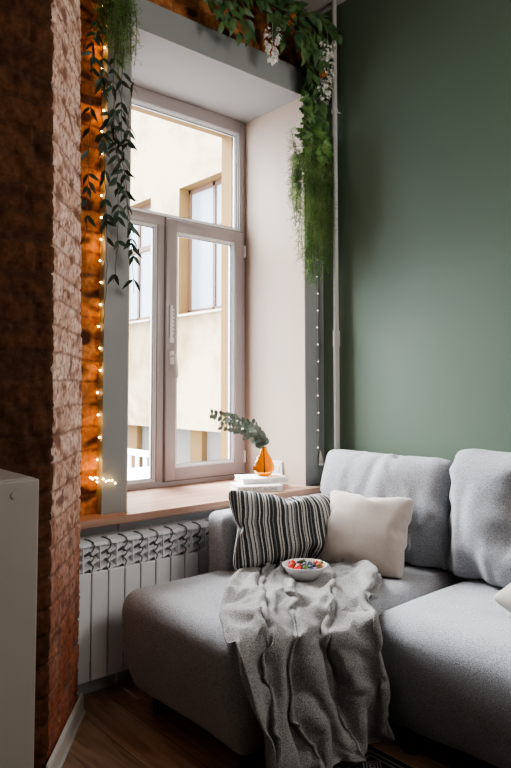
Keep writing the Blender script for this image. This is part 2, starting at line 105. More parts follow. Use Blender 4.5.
375,48,45,-336,36,63,-327,77,63,-306,114,66,-281,148,70,-246,173,75,-205,185,77,-162,191,78,-120,194,79,-77,195,80,-34,195,80,8,195,80,51,194,81,94,192,81,137,190,81,179,185,81,221,179,82,264,173,82,286,137,81,316,106,79,
332,66,78,367,42,85,-352,40,100,-338,80,102,-313,115,106,-283,145,111,-246,166,115,-205,177,117,-163,183,119,-120,188,120,-77,190,120,-35,191,121,8,191,121,51,191,122,94,190,122,136,187,122,178,181,122,221,174,122,263,166,122,299,144,119,
318,105,120,345,73,116,352,31,121,-366,44,139,-346,82,142,-318,114,147,-285,140,152,-246,158,155,-205,169,158,-163,176,159,-120,181,160,-78,184,161,-35,185,161,8,186,162,50,186,162,93,186,163,136,184,163,178,177,163,220,167,163,261,158,162,
300,141,160,334,114,157,359,80,154,377,41,152,-375,45,179,-352,82,183,-322,111,187,-286,134,192,-246,150,195,-205,160,197,-163,169,199,-121,173,200,-78,176,201,-35,177,202,7,179,202,50,180,203,93,179,203,136,178,203,176,164,202,219,160,203,
260,149,202,300,135,201,336,113,198,365,81,195,386,44,192,-384,47,219,-358,81,223,-325,107,228,-287,126,232,-246,141,235,-206,153,238,-163,158,239,-121,163,240,-78,164,240,-36,166,241,7,168,242,50,169,242,92,170,243,135,168,243,178,164,243,
216,146,241,259,142,242,299,128,241,337,109,239,370,81,235,395,47,232,-390,47,259,-362,78,264,-326,101,268,-286,117,272,-245,128,274,-203,125,267,-162,135,273,-121,145,277,-78,148,278,-36,151,279,7,151,279,50,152,279,92,149,278,134,141,274,
175,132,268,215,140,282,257,131,282,298,120,281,337,103,279,372,79,276,399,46,273,-396,45,299,-364,73,304,-326,92,308,-284,100,309,-241,104,307,-199,103,302,-157,102,296,-120,120,309,-78,126,312,-35,128,313,7,127,312,50,126,311,91,118,305,
128,103,289,169,108,300,210,112,311,252,112,318,295,106,319,336,96,319,374,76,317,403,45,313,-400,43,340,-365,66,345,-322,71,344,-280,74,341,-237,76,336,-197,69,324,-157,83,332,-115,90,337,-74,88,327,-33,87,315,6,89,298,43,87,319,
86,83,325,125,71,314,164,79,329,206,83,339,248,82,345,290,82,352,332,78,356,374,71,357,407,43,354,-403,38,380,-360,39,375,-318,40,370,-277,38,359,-235,44,362,-192,48,359,-150,50,355,-109,50,342,-79,51,311,-38,49,301,5,48,297,
39,46,323,78,46,340,121,46,346,163,45,352,205,44,353,247,41,346,286,43,365,326,45,379,368,44,387,410,41,395])
DATA['backA'] = (0.82, 0.6, 26, 20, [
-767,0,-546,-705,1,-533,-644,1,-519,-583,1,-506,-521,1,-494,-459,1,-481,-397,1,-469,-343,5,-438,-280,0,-445,-217,0,-439,-155,0,-432,-92,0,-423,-30,0,-415,32,1,-406,94,0,-392,123,-5,-337,174,-3,-374,226,1,-410,287,1,-426,348,1,-442,
409,1,-458,470,1,-473,531,1,-488,594,2,-490,647,3,-524,707,2,-544,767,2,-564,-746,1,-490,-712,-53,-502,-649,-56,-494,-587,-57,-484,-524,-59,-476,-462,-62,-469,-400,-62,-458,-340,-58,-438,-281,-54,-416,-219,-59,-428,-156,-60,-420,-93,-60,-415,-31,-61,-409,
27,-57,-383,89,-62,-395,145,-54,-367,201,-48,-340,230,-59,-395,289,-61,-417,350,-60,-433,412,-59,-446,474,-57,-455,534,-58,-474,595,-59,-491,657,-49,-492,717,-51,-512,755,2,-505,-726,1,-434,-706,-61,-443,-656,-98,-452,-593,-105,-449,-530,-109,-444,-468,-113,-438,
-405,-115,-431,-343,-115,-419,-283,-111,-400,-221,-117,-410,-159,-117,-403,-96,-118,-397,-33,-120,-394,25,-115,-370,88,-119,-379,145,-113,-353,202,-106,-328,234,-117,-381,294,-118,-401,355,-117,-414,417,-115,-426,479,-113,-437,541,-111,-447,604,-107,-455,666,-98,-460,714,-58,-453,
742,2,-446,-693,-1,-384,-696,-66,-384,-657,-114,-395,-599,-139,-400,-537,-149,-399,-474,-156,-397,-411,-163,-394,-349,-167,-390,-286,-170,-385,-225,-164,-373,-162,-170,-374,-99,-171,-368,-37,-169,-359,26,-175,-361,88,-173,-351,129,-150,-309,184,-163,-337,238,-175,-366,300,-173,-376,
363,-169,-384,425,-164,-392,488,-159,-398,550,-152,-404,612,-140,-405,667,-109,-400,707,-61,-393,729,1,-388,-701,-1,-324,-672,-58,-330,-650,-117,-335,-601,-156,-342,-541,-178,-346,-479,-189,-346,-417,-198,-346,-354,-205,-344,-291,-212,-343,-229,-214,-339,-166,-215,-334,-103,-217,-331,
-40,-216,-322,22,-223,-326,85,-224,-320,131,-204,-282,188,-214,-307,246,-223,-330,308,-219,-339,371,-212,-343,433,-203,-347,495,-193,-349,557,-179,-350,615,-154,-347,664,-115,-341,699,-62,-334,716,1,-329,-690,-2,-265,-671,-64,-270,-643,-120,-276,-598,-164,-283,-543,-195,-289,
-483,-212,-291,-421,-223,-291,-358,-233,-291,-296,-242,-291,-233,-248,-290,-170,-253,-288,-107,-257,-286,-44,-262,-284,17,-251,-273,76,-271,-284,137,-263,-276,199,-255,-264,254,-268,-292,316,-256,-292,378,-244,-293,440,-231,-294,501,-216,-294,561,-195,-292,615,-164,-288,659,-118,-281,
689,-63,-275,691,2,-275,-680,-2,-206,-664,-66,-210,-636,-123,-216,-596,-171,-223,-544,-206,-230,-485,-229,-233,-423,-243,-234,-361,-253,-235,-299,-263,-235,-236,-272,-235,-174,-280,-234,-111,-287,-234,-48,-294,-234,14,-287,-224,73,-305,-234,136,-309,-236,199,-309,-238,260,-292,-237,
321,-278,-237,383,-264,-237,444,-249,-237,505,-232,-236,563,-208,-234,614,-171,-228,638,-113,-225,665,-56,-220,692,2,-215,-666,-2,-148,-655,-68,-151,-629,-125,-157,-592,-176,-164,-544,-216,-171,-486,-242,-175,-425,-257,-176,-363,-269,-177,-301,-279,-177,-238,-289,-177,-176,-298,-177,
-113,-306,-177,-51,-315,-177,11,-324,-178,74,-326,-178,137,-323,-178,200,-317,-178,262,-305,-178,324,-292,-178,385,-277,-178,447,-262,-178,507,-244,-177,564,-217,-174,609,-173,-168,641,-118,-165,664,-59,-160,681,2,-156,-652,-2,-90,-643,-68,-92,-620,-127,-97,-578,-173,-106,
-544,-226,-112,-488,-254,-116,-427,-269,-117,-365,-280,-118,-302,-290,-118,-240,-300,-118,-177,-308,-118,-115,-316,-118,-52,-323,-118,11,-329,-118,75,-329,-118,138,-326,-118,201,-320,-118,263,-311,-119,325,-300,-119,387,-286,-119,449,-272,-119,510,-257,-119,549,-208,-117,599,-171,-109,
640,-122,-105,659,-62,-101,669,1,-97,-637,-2,-32,-627,-67,-34,-610,-128,-38,-590,-187,-49,-538,-222,-52,-489,-262,-57,-428,-279,-58,-366,-289,-58,-303,-298,-58,-241,-306,-58,-178,-314,-58,-115,-321,-58,-52,-326,-58,11,-329,-58,75,-330,-58,138,-327,-58,201,-322,-58,
264,-314,-59,326,-304,-59,388,-292,-59,450,-278,-59,511,-261,-59,559,-220,-59,586,-163,-51,635,-125,-45,655,-65,-41,635,-5,-48,-605,-2,19,-575,-55,-6,-556,-114,-15,-562,-175,2,-542,-235,6,-490,-271,2,-429,-285,2,-366,-294,2,-304,-302,2,-241,-309,2,
-178,-316,2,-115,-322,2,-52,-326,2,11,-329,2,75,-330,2,138,-328,2,201,-322,2,264,-315,1,327,-305,1,389,-293,1,450,-279,1,511,-262,1,566,-232,-1,610,-186,-1,631,-128,14,633,-65,15,624,-1,10,-559,5,57,-562,-60,52,-578,-119,40,
-534,-162,54,-531,-225,64,-491,-273,62,-429,-286,62,-366,-294,62,-304,-301,62,-241,-308,62,-178,-314,62,-115,-320,62,-52,-325,62,11,-328,62,75,-328,62,138,-326,62,201,-321,62,264,-313,62,326,-303,61,388,-291,61,450,-277,61,511,-259,61,568,-233,59,
613,-188,59,595,-127,62,600,-65,65,605,0,67,-600,3,101,-604,-61,95,-600,-125,95,-562,-174,106,-517,-215,121,-491,-272,122,-428,-279,122,-366,-286,122,-303,-294,122,-240,-301,122,-177,-308,122,-114,-314,122,-51,-320,122,12,-324,122,75,-326,122,138,-325,122,
201,-319,122,264,-310,121,326,-299,121,388,-286,121,449,-271,121,510,-255,120,569,-233,119,616,-190,118,637,-132,105,647,-70,102,656,-5,98,-641,2,144,-633,-64,147,-618,-125,153,-584,-178,162,-546,-227,172,-489,-253,179,-427,-265,180,-364,-274,180,-302,-282,181,
-239,-290,181,-176,-297,181,-114,-303,181,-51,-309,181,12,-315,181,75,-322,182,138,-322,182,201,-317,182,263,-305,181,325,-291,181,386,-277,181,448,-263,180,509,-246,180,569,-227,179,601,-173,174,647,-131,164,667,-71,159,674,-5,156,-662,2,200,-655,-65,203,
-631,-123,211,-595,-174,221,-546,-212,230,-487,-234,236,-425,-247,237,-363,-257,238,-300,-266,238,-237,-273,239,-175,-279,238,-112,-284,238,-49,-290,238,14,-296,238,76,-293,234,138,-307,240,201,-308,241,260,-287,238,323,-280,240,384,-265,239,445,-250,239,506,-234,239,
565,-212,236,618,-178,231,657,-128,223,683,-71,216,691,-4,213,-682,2,257,-670,-64,261,-642,-120,270,-599,-165,280,-545,-196,288,-485,-214,292,-423,-226,294,-360,-235,294,-298,-244,294,-235,-247,292,-172,-251,291,-109,-255,290,-46,-260,290,16,-265,289,79,-271,290,
142,-268,286,201,-255,269,256,-270,296,318,-258,296,380,-246,296,442,-233,296,503,-218,296,563,-199,295,618,-168,290,662,-124,283,693,-69,275,705,-4,272,-701,1,314,-683,-61,320,-650,-115,329,-602,-154,339,-543,-177,345,-481,-190,347,-419,-199,347,-356,-206,347,
-294,-202,337,-232,-210,340,-169,-214,339,-106,-217,337,-43,-221,335,20,-224,333,83,-226,330,131,-210,293,190,-218,315,248,-227,337,311,-222,344,373,-215,347,436,-206,350,498,-196,352,560,-182,353,618,-157,349,666,-118,342,700,-65,335,719,-3,330,-719,1,371,
-695,-59,378,-657,-108,388,-602,-137,397,-540,-149,398,-477,-156,396,-414,-161,394,-351,-167,392,-291,-158,378,-228,-166,381,-165,-169,378,-102,-171,374,-39,-172,371,24,-174,366,86,-173,359,130,-155,318,186,-167,345,241,-179,373,303,-176,382,366,-172,389,428,-167,395,
491,-162,401,553,-155,406,615,-143,407,669,-111,402,708,-61,394,733,-3,388,-737,1,428,-709,-57,437,-659,-95,447,-597,-104,447,-534,-109,442,-471,-111,436,-409,-114,430,-349,-110,409,-287,-115,419,-225,-115,413,-162,-116,407,-99,-117,401,-36,-117,394,26,-118,389,
89,-120,386,147,-118,362,204,-110,335,237,-121,387,297,-122,407,358,-121,419,421,-119,430,483,-117,440,545,-115,450,607,-110,457,670,-101,461,716,-59,454,746,-2,447,-755,0,485,-716,-51,496,-654,-56,492,-591,-57,483,-529,-58,474,-467,-58,463,-404,-58,452,
-347,-52,426,-285,-57,434,-222,-59,434,-159,-60,427,-97,-59,417,-34,-59,409,28,-60,403,91,-61,396,133,-61,349,196,-53,351,233,-63,401,292,-64,423,353,-64,439,415,-63,451,478,-60,459,538,-63,479,598,-65,495,660,-53,496,721,-53,513,759,-2,505,
-772,0,543,-710,0,531,-649,1,517,-587,1,504,-525,1,491,-464,1,479,-402,1,467,-340,2,454,-281,5,432,-220,2,446,-158,2,437,-95,2,427,-33,2,418,30,2,408,91,1,396,126,1,343,178,-1,379,230,-2,415,290,-2,432,351,-2,449,
412,-3,464,473,-3,480,535,-3,493,598,-3,494,651,-2,529,711,-1,546,772,-1,564,-712,56,-503,-650,57,-493,-587,58,-483,-525,60,-474,-463,61,-464,-402,60,-447,-339,65,-450,-282,58,-425,-219,60,-424,-156,61,-422,-94,60,-413,-32,61,-405,31,61,-398,
93,62,-386,131,56,-336,193,48,-345,230,60,-395,290,62,-414,350,63,-432,412,63,-447,473,62,-459,536,58,-464,594,64,-489,655,60,-502,717,56,-512,-708,65,-443,-656,100,-451,-594,107,-448,-531,111,-443,-469,115,-438,-406,117,-432,-343,121,-427,-282,117,-413,
-221,113,-396,-159,118,-404,-97,118,-395,-34,118,-388,29,120,-383,92,121,-378,148,112,-351,204,103,-324,234,118,-377,294,119,-398,355,119,-412,417,118,-425,479,116,-435,541,115,-445,603,112,-455,665,101,-458,715,63,-452,-698,66,-384,-655,112,-393,-599,141,-399,
-537,151,-398,-475,158,-396,-412,163,-393,-349,168,-390,-286,170,-385,-223,170,-378,-162,163,-364,-100,172,-368,-37,173,-363,25,174,-358,88,176,-353,147,169,-330,205,161,-308,238,175,-359,300,174,-374,362,171,-383,424,167,-390,487,162,-396,550,156,-402,611,142,-404,
667,112,-399,706,63,-393,-685,64,-326,-649,115,-333,-601,156,-341,-542,178,-345,-479,189,-345,-417,197,-344,-354,204,-342,-291,209,-339,-228,212,-335,-166,208,-325,-104,218,-331,-41,221,-328,22,224,-324,84,225,-318,133,204,-284,187,218,-312,245,229,-334,308,222,-338,
370,214,-342,433,205,-345,495,196,-348,556,181,-348,614,156,-345,665,119,-340,690,62,-335,-671,62,-268,-641,117,-274,-599,164,-281,-543,194,-287,-483,212,-289,-421,223,-290,-359,233,-289,-296,241,-289,-234,250,-288,-171,254,-287,-108,253,-282,-46,262,-283,17,267,-282,
80,272,-282,134,256,-254,190,269,-280,253,267,-288,315,257,-290,377,246,-291,439,233,-292,500,218,-292,559,196,-290,614,165,-286,661,123,-280,693,68,-275,-651,57,-211,-623,113,-216,-597,170,-222,-544,205,-228,-485,227,-231,-424,242,-233,-362,254,-233,-299,264,-233,
-237,273,-233,-174,282,-233,-112,287,-233,-49,293,-232,14,300,-232,76,292,-225,134,313,-234,197,308,-235,259,294,-235,320,280,-235,382,266,-235,443,251,-235,503,232,-234,561,207,-231,613,171,-226,655,125,-221,684,68,-216,-653,63,-152,-627,120,-157,-592,173,-162,
-543,213,-168,-487,240,-173,-426,257,-175,-364,269,-175,-302,280,-175,-239,290,-176,-177,299,-176,-114,307,-176,-51,314,-176,11,321,-176,74,327,-176,137,330,-176,200,320,-176,261,307,-176,323,293,-176,384,279,-176,445,263,-176,506,244,-175,563,218,-172,604,170,-167,
648,126,-161,672,67,-157,-644,64,-92,-622,123,-97,-588,176,-103,-542,220,-109,-488,251,-114,-427,270,-116,-365,281,-116,-303,291,-116,-241,301,-117,-178,309,-117,-115,317,-117,-52,324,-117,11,329,-117,74,332,-117,137,330,-116,200,323,-117,262,313,-117,324,301,-117,
386,288,-117,447,273,-117,508,256,-116,558,217,-112,609,180,-108,640,126,-101,656,64,-99,-619,62,-38,-615,125,-38,-583,179,-43,-541,227,-49,-489,262,-55,-429,280,-57,-367,291,-57,-304,300,-57,-241,308,-57,-179,316,-57,-116,322,-57,-53,328,-57,11,331,-57,
74,332,-57,137,330,-56,200,324,-57,263,316,-57,325,305,-57,387,293,-57,449,281,-57,510,265,-57,565,234,-55,594,178,-50,598,116,-60,615,56,-56,-618,63,22,-603,124,21,-572,179,16,-539,233,10,-491,273,4,-430,288,3,-367,296,3,-304,304,3,
-242,311,3,-179,318,3,-116,324,3,-53,329,3,11,332,3,74,332,3,137,329,3,200,324,3,263,316,3,325,306,3,388,295,3,450,284,3,511,271,3,560,231,5,563,168,0,596,115,0,589,52,-2,-593,58,76,-580,120,76,-536,163,61,
-511,221,62,-492,281,63,-430,289,63,-367,296,63,-304,303,63,-242,310,63,-179,317,63,-116,323,63,-53,328,63,10,331,63,74,331,63,137,328,63,200,322,63,263,314,63,325,304,63,387,292,63,449,281,63,511,267,63,545,214,60,594,176,51,
596,113,60,624,59,46,-570,53,131,-557,115,131,-565,175,112,-539,232,114,-492,273,123,-429,281,123,-366,289,123,-304,296,123,-241,304,123,-178,312,123,-116,319,123,-53,325,123,10,329,123,74,329,123,137,325,123,200,318,123,262,309,123,324,297,123,
386,285,123,448,271,122,508,254,121,563,222,116,605,176,110,635,121,104,651,59,100,-626,65,150,-610,126,156,-593,187,164,-546,228,173,-489,254,180,-428,267,181,-365,276,181,-303,285,182,-240,293,182,-177,301,182,-115,309,182,-52,317,183,11,324,183,
74,327,183,136,321,183,199,312,183,261,301,183,323,288,182,385,274,182,446,260,181,506,242,180,563,214,176,610,172,169,641,118,164,663,58,159,-650,66,205,-630,126,212,-598,179,223,-547,215,232,-488,236,237,-426,249,238,-363,259,239,-301,268,239,
-238,277,240,-176,285,240,-113,292,240,-50,298,240,12,291,234,72,311,241,135,308,242,197,299,242,259,286,241,321,273,241,382,260,240,444,246,240,504,229,238,563,205,235,614,169,229,643,113,223,668,55,218,-669,66,262,-642,123,271,-601,169,282,
-546,199,290,-485,216,293,-423,228,294,-361,237,295,-298,245,295,-235,252,294,-173,259,294,-110,262,292,-47,266,291,16,272,291,70,255,263,129,265,283,191,268,292,254,260,295,316,251,296,378,240,297,440,228,297,502,213,296,561,192,294,616,161,289,
659,115,281,687,59,275,-685,65,320,-651,117,330,-603,157,341,-544,179,346,-482,191,348,-419,200,348,-357,207,347,-294,213,345,-231,217,343,-169,214,333,-106,221,336,-43,225,334,20,225,328,68,204,294,126,214,315,185,226,335,248,225,343,310,217,346,
373,209,348,435,200,350,497,191,352,559,177,352,617,152,348,665,112,341,700,60,334,-698,63,378,-658,110,389,-602,139,398,-540,151,399,-477,158,398,-415,163,395,-352,168,392,-289,172,389,-226,173,384,-165,167,371,-102,174,373,-39,175,368,24,177,363,
81,167,340,138,155,314,197,167,332,240,176,378,303,172,385,365,168,391,428,163,396,490,157,401,553,150,406,615,138,406,669,106,401,710,58,393,-710,59,437,-660,96,447,-597,106,448,-535,111,444,-472,114,438,-409,117,433,-347,119,427,-284,120,419,
-224,116,401,-161,121,408,-99,120,400,-36,121,393,26,121,386,89,121,377,149,118,360,208,108,337,236,118,393,296,118,411,358,117,422,421,115,432,483,112,440,545,110,449,608,106,457,670,96,460,717,55,453,-717,51,496,-654,57,492,-592,58,483,
-530,56,467,-468,59,463,-405,62,456,-343,63,449,-280,66,444,-222,59,421,-159,63,426,-97,63,417,-34,62,408,28,63,401,91,63,393,135,61,348,197,51,353,233,59,405,292,60,425,353,60,441,415,59,454,477,58,466,540,53,468,598,58,492,
660,48,495,721,48,512])
DATA['backB'] = (0.82, 0.64, 26, 20, [
-813,3,-632,-751,3,-622,-689,3,-611,-631,3,-585,-569,3,-596,-506,3,-594,-445,3,-577,-383,2,-583,-320,2,-582,-257,2,-579,-194,2,-577,-131,2,-574,-68,2,-572,-5,1,-571,58,1,-570,121,1,-570,184,1,-570,247,1,-571,310,1,-572,373,0,-573,
436,0,-574,499,0,-575,561,0,-576,624,0,-578,687,-1,-580,750,-1,-583,813,-2,-584,-790,3,-573,-757,-51,-584,-694,-57,-585,-632,-62,-584,-569,-59,-576,-507,-56,-564,-446,-64,-575,-383,-64,-573,-320,-64,-570,-257,-63,-566,-194,-62,-562,-131,-62,-559,-68,-62,-558,
-5,-62,-558,58,-63,-558,121,-63,-557,184,-63,-556,247,-63,-556,310,-63,-555,373,-62,-554,436,-62,-553,499,-61,-552,562,-60,-551,625,-59,-548,688,-56,-545,750,-49,-537,792,-1,-524,-768,4,-513,-745,-56,-522,-697,-96,-534,-636,-108,-539,-573,-113,-541,-510,-116,-541,
-447,-119,-542,-384,-120,-542,-321,-121,-541,-258,-121,-540,-195,-121,-538,-132,-121,-536,-69,-122,-535,-6,-122,-534,57,-122,-533,120,-122,-532,184,-122,-530,247,-121,-528,310,-119,-525,373,-117,-521,436,-115,-517,499,-112,-513,561,-107,-507,624,-100,-499,685,-87,-488,737,-55,-475,
771,0,-463,-731,3,-460,-734,-62,-459,-691,-107,-471,-636,-135,-481,-574,-147,-487,-511,-155,-491,-448,-160,-493,-385,-164,-496,-322,-168,-498,-259,-171,-499,-196,-173,-500,-133,-174,-499,-70,-174,-499,-7,-175,-498,57,-174,-496,120,-174,-494,183,-172,-490,246,-169,-485,309,-165,-480,
372,-161,-474,434,-155,-467,497,-149,-460,558,-139,-451,618,-123,-440,675,-98,-426,721,-57,-413,749,1,-404,-726,4,-396,-714,-60,-398,-682,-113,-408,-632,-151,-419,-572,-170,-427,-511,-182,-432,-448,-191,-437,-386,-198,-441,-323,-205,-445,-260,-210,-449,-197,-214,-451,-134,-217,-452,
-71,-218,-452,-8,-218,-450,55,-216,-448,118,-214,-444,181,-209,-438,243,-203,-431,306,-197,-424,368,-191,-418,431,-185,-411,493,-176,-402,553,-160,-391,610,-137,-378,662,-105,-364,703,-58,-351,727,2,-344,-708,5,-335,-692,-57,-339,-670,-116,-345,-627,-161,-356,-569,-185,-365,
-509,-200,-371,-447,-213,-377,-385,-223,-382,-323,-233,-388,-260,-241,-392,-198,-248,-397,-135,-253,-399,-72,-251,-397,-9,-246,-393,54,-240,-388,116,-231,-382,175,-212,-374,238,-215,-369,300,-211,-362,363,-206,-356,425,-202,-349,488,-199,-343,546,-176,-329,599,-146,-315,648,-109,-301,
685,-59,-290,706,3,-283,-672,12,-283,-656,-50,-286,-639,-111,-290,-623,-172,-294,-565,-196,-302,-505,-213,-308,-444,-228,-315,-382,-241,-321,-321,-253,-327,-259,-265,-333,-198,-277,-339,-135,-278,-340,-73,-266,-335,-12,-250,-329,48,-234,-325,107,-212,-322,169,-219,-311,231,-211,-305,
294,-204,-299,356,-198,-292,418,-193,-286,478,-172,-285,536,-188,-267,586,-152,-253,632,-111,-239,667,-60,-228,686,4,-223,-691,3,-222,-672,-59,-225,-651,-118,-227,-613,-169,-231,-560,-202,-238,-500,-222,-245,-440,-237,-251,-378,-252,-258,-317,-265,-264,-255,-278,-270,-193,-280,-276,
-133,-260,-279,-85,-221,-291,-25,-222,-273,37,-214,-265,99,-204,-258,161,-197,-251,223,-187,-246,285,-179,-241,347,-170,-236,406,-148,-242,456,-184,-227,515,-183,-207,569,-154,-191,614,-112,-177,649,-60,-167,666,5,-162,-686,3,-159,-672,-62,-161,-646,-119,-164,-603,-166,-168,
-553,-203,-174,-495,-227,-181,-434,-243,-188,-373,-258,-194,-312,-271,-200,-249,-279,-207,-187,-274,-213,-138,-234,-221,-86,-200,-231,-33,-167,-241,26,-171,-219,88,-166,-208,151,-158,-201,213,-149,-196,275,-139,-192,334,-119,-200,378,-161,-186,435,-180,-166,495,-179,-146,550,-153,-129,
596,-112,-116,629,-59,-106,646,6,-101,-668,3,-97,-668,-64,-97,-639,-120,-100,-591,-160,-105,-546,-204,-111,-488,-229,-117,-428,-247,-124,-367,-261,-130,-305,-271,-137,-242,-273,-143,-182,-255,-151,-121,-242,-160,-71,-204,-169,-23,-164,-178,18,-117,-186,78,-118,-166,140,-112,-157,
202,-103,-153,263,-86,-159,305,-130,-144,358,-159,-125,415,-176,-105,475,-175,-86,531,-152,-68,577,-111,-55,608,-57,-46,627,6,-41,-671,3,-33,-656,-61,-34,-629,-118,-37,-590,-167,-42,-539,-205,-47,-482,-231,-53,-422,-248,-60,-360,-261,-66,-298,-268,-73,-235,-268,-80,
-173,-258,-88,-115,-235,-97,-62,-201,-106,-15,-160,-114,29,-114,-123,68,-66,-131,129,-64,-116,191,-51,-117,234,-94,-102,284,-129,-84,337,-156,-65,395,-173,-45,455,-172,-25,512,-151,-7,558,-111,7,589,-56,15,608,7,20,-665,4,30,-638,-55,27,-612,-113,24,
-585,-170,22,-533,-205,16,-475,-230,10,-415,-247,4,-353,-259,-3,-290,-265,-10,-228,-263,-17,-166,-252,-25,-108,-229,-33,-55,-195,-42,-6,-156,-51,37,-111,-60,78,-63,-68,119,-15,-76,165,-56,-59,213,-93,-41,263,-126,-23,317,-153,-4,375,-169,16,435,-168,36,
492,-149,54,539,-109,68,570,-55,76,589,8,81,-647,4,92,-643,-61,91,-617,-118,88,-577,-167,85,-526,-204,80,-468,-228,74,-407,-244,68,-345,-257,61,-283,-262,54,-220,-258,46,-159,-245,39,-100,-223,30,-46,-192,21,-5,-145,12,34,-97,3,74,-49,-6,
121,-69,-42,155,-41,2,195,-87,20,244,-123,38,297,-150,57,355,-166,77,415,-166,96,472,-146,115,520,-108,129,551,-54,137,570,9,142,-649,3,156,-637,-60,154,-614,-119,152,-566,-161,148,-520,-204,144,-460,-224,138,-399,-239,131,-338,-252,125,-275,-260,118,
-213,-254,110,-152,-240,102,-101,-204,91,-46,-175,82,10,-146,74,39,-91,66,59,-109,9,119,-121,-5,164,-97,32,191,-67,80,225,-117,99,277,-147,118,335,-165,137,395,-164,157,452,-144,175,501,-107,190,534,-54,199,550,10,203,-644,2,219,-629,-60,218,
-591,-111,211,-568,-170,211,-512,-199,207,-452,-216,201,-391,-231,194,-329,-244,188,-268,-257,181,-209,-238,172,-149,-220,163,-89,-202,154,-28,-189,142,-2,-132,135,15,-149,77,71,-121,71,106,-164,41,159,-147,71,206,-124,107,226,-91,157,260,-140,179,315,-164,198,
375,-162,218,431,-140,236,481,-104,251,520,-56,261,523,10,261,-630,2,282,-601,-55,275,-602,-119,273,-563,-168,275,-504,-189,270,-443,-204,263,-381,-217,256,-319,-228,249,-257,-239,241,-195,-247,234,-133,-243,221,-72,-230,209,-40,-176,204,-10,-193,151,15,-136,140,
28,-166,86,85,-192,95,142,-184,120,196,-170,150,241,-145,187,261,-112,237,295,-161,259,355,-160,279,410,-136,296,460,-100,311,500,-52,322,518,11,325,-617,2,344,-628,-61,333,-607,-121,337,-553,-153,336,-493,-172,331,-432,-185,323,-370,-194,315,-308,-202,306,
-246,-210,298,-184,-218,290,-122,-226,282,-60,-232,272,-9,-222,236,35,-204,195,66,-174,148,42,-119,127,58,-175,151,114,-187,178,170,-189,206,200,-142,236,246,-161,275,285,-130,314,335,-159,339,388,-130,356,439,-95,372,479,-48,382,503,12,387,-659,1,392,
-640,-61,396,-600,-110,400,-543,-136,397,-481,-148,389,-419,-155,379,-357,-160,368,-295,-164,356,-234,-169,345,-172,-173,333,-110,-175,320,-50,-176,302,6,-171,273,57,-161,237,96,-140,193,57,-91,183,42,-148,206,102,-140,221,164,-128,224,157,-146,284,208,-133,319,
249,-148,364,305,-134,391,361,-115,412,415,-88,431,460,-45,443,488,13,449,-669,1,456,-641,-58,460,-591,-96,462,-530,-107,453,-468,-111,440,-407,-113,426,-346,-114,411,-284,-116,396,-223,-117,382,-162,-118,365,-102,-118,347,-42,-118,327,17,-116,304,73,-113,276,
125,-108,240,118,-110,178,58,-107,159,101,-81,197,118,-96,255,158,-85,302,171,-103,362,222,-101,399,275,-96,432,331,-86,461,387,-71,485,439,-42,504,474,13,512,-677,1,519,-639,-51,524,-577,-58,511,-516,-62,497,-457,-59,475,-399,-54,450,-337,-57,439,
-276,-58,424,-215,-59,407,-156,-58,387,-96,-57,366,-36,-56,345,23,-55,323,76,-50,289,115,-45,240,121,-45,177,61,-43,157,57,-41,220,101,-35,265,120,-39,325,160,-41,373,204,-43,418,252,-43,460,303,-41,497,356,-37,530,411,-29,560,459,14,574,
-684,1,583,-626,2,560,-567,1,536,-516,3,499,-454,3,492,-392,4,477,-332,5,459,-272,5,439,-212,6,419,-152,7,399,-93,8,378,-33,9,358,26,10,337,71,17,292,102,21,237,122,21,178,63,22,155,59,24,218,81,25,277,115,26,330,
156,25,378,198,23,425,241,22,472,285,20,516,332,18,558,381,17,598,434,8,632,-757,59,-586,-694,65,-586,-631,70,-585,-569,67,-576,-507,62,-563,-446,69,-574,-383,68,-571,-320,68,-568,-257,67,-565,-194,66,-562,-131,65,-559,-68,65,-557,-5,65,-557,
58,65,-556,121,65,-555,184,64,-553,247,64,-554,310,67,-558,373,67,-560,436,65,-557,499,62,-553,562,59,-550,625,58,-548,688,55,-545,751,48,-538,-742,63,-524,-697,106,-537,-635,116,-540,-572,120,-541,-509,122,-541,-446,124,-541,-383,124,-540,-321,125,-539,
-258,125,-538,-194,125,-536,-131,125,-535,-68,124,-533,-5,124,-532,58,124,-531,121,124,-530,184,123,-528,247,122,-527,310,122,-526,374,120,-523,437,117,-519,500,113,-514,562,108,-508,625,101,-501,686,87,-490,739,57,-475,-728,68,-461,-693,119,-474,-636,144,-483,
-573,154,-487,-511,161,-490,-448,166,-492,-385,169,-494,-322,172,-496,-258,174,-496,-195,175,-497,-132,176,-497,-69,177,-496,-6,177,-495,57,176,-494,121,175,-491,184,173,-488,247,170,-484,310,167,-480,373,162,-474,435,156,-468,498,149,-461,560,141,-453,620,126,-442,
677,101,-428,725,63,-413,-698,61,-405,-683,122,-411,-633,160,-421,-572,177,-427,-510,187,-432,-448,196,-436,-385,203,-440,-322,208,-443,-259,212,-445,-196,216,-448,-133,219,-449,-70,220,-449,-7,220,-448,56,218,-445,119,214,-440,182,209,-435,245,203,-430,307,198,-424,
370,193,-418,432,185,-411,494,177,-404,556,166,-394,613,142,-381,665,110,-366,706,64,-352,-682,63,-343,-673,125,-348,-628,168,-357,-570,192,-365,-509,206,-370,-446,217,-375,-384,227,-380,-322,235,-385,-259,243,-389,-196,249,-393,-134,255,-396,-71,254,-395,-8,250,-391,
54,242,-386,116,232,-379,178,224,-373,240,216,-367,303,210,-361,363,194,-354,426,197,-349,489,195,-342,551,186,-334,602,153,-318,650,114,-303,686,64,-291,-693,73,-281,-664,129,-285,-623,177,-294,-566,202,-301,-506,220,-308,-444,233,-313,-382,244,-319,-320,256,-324,
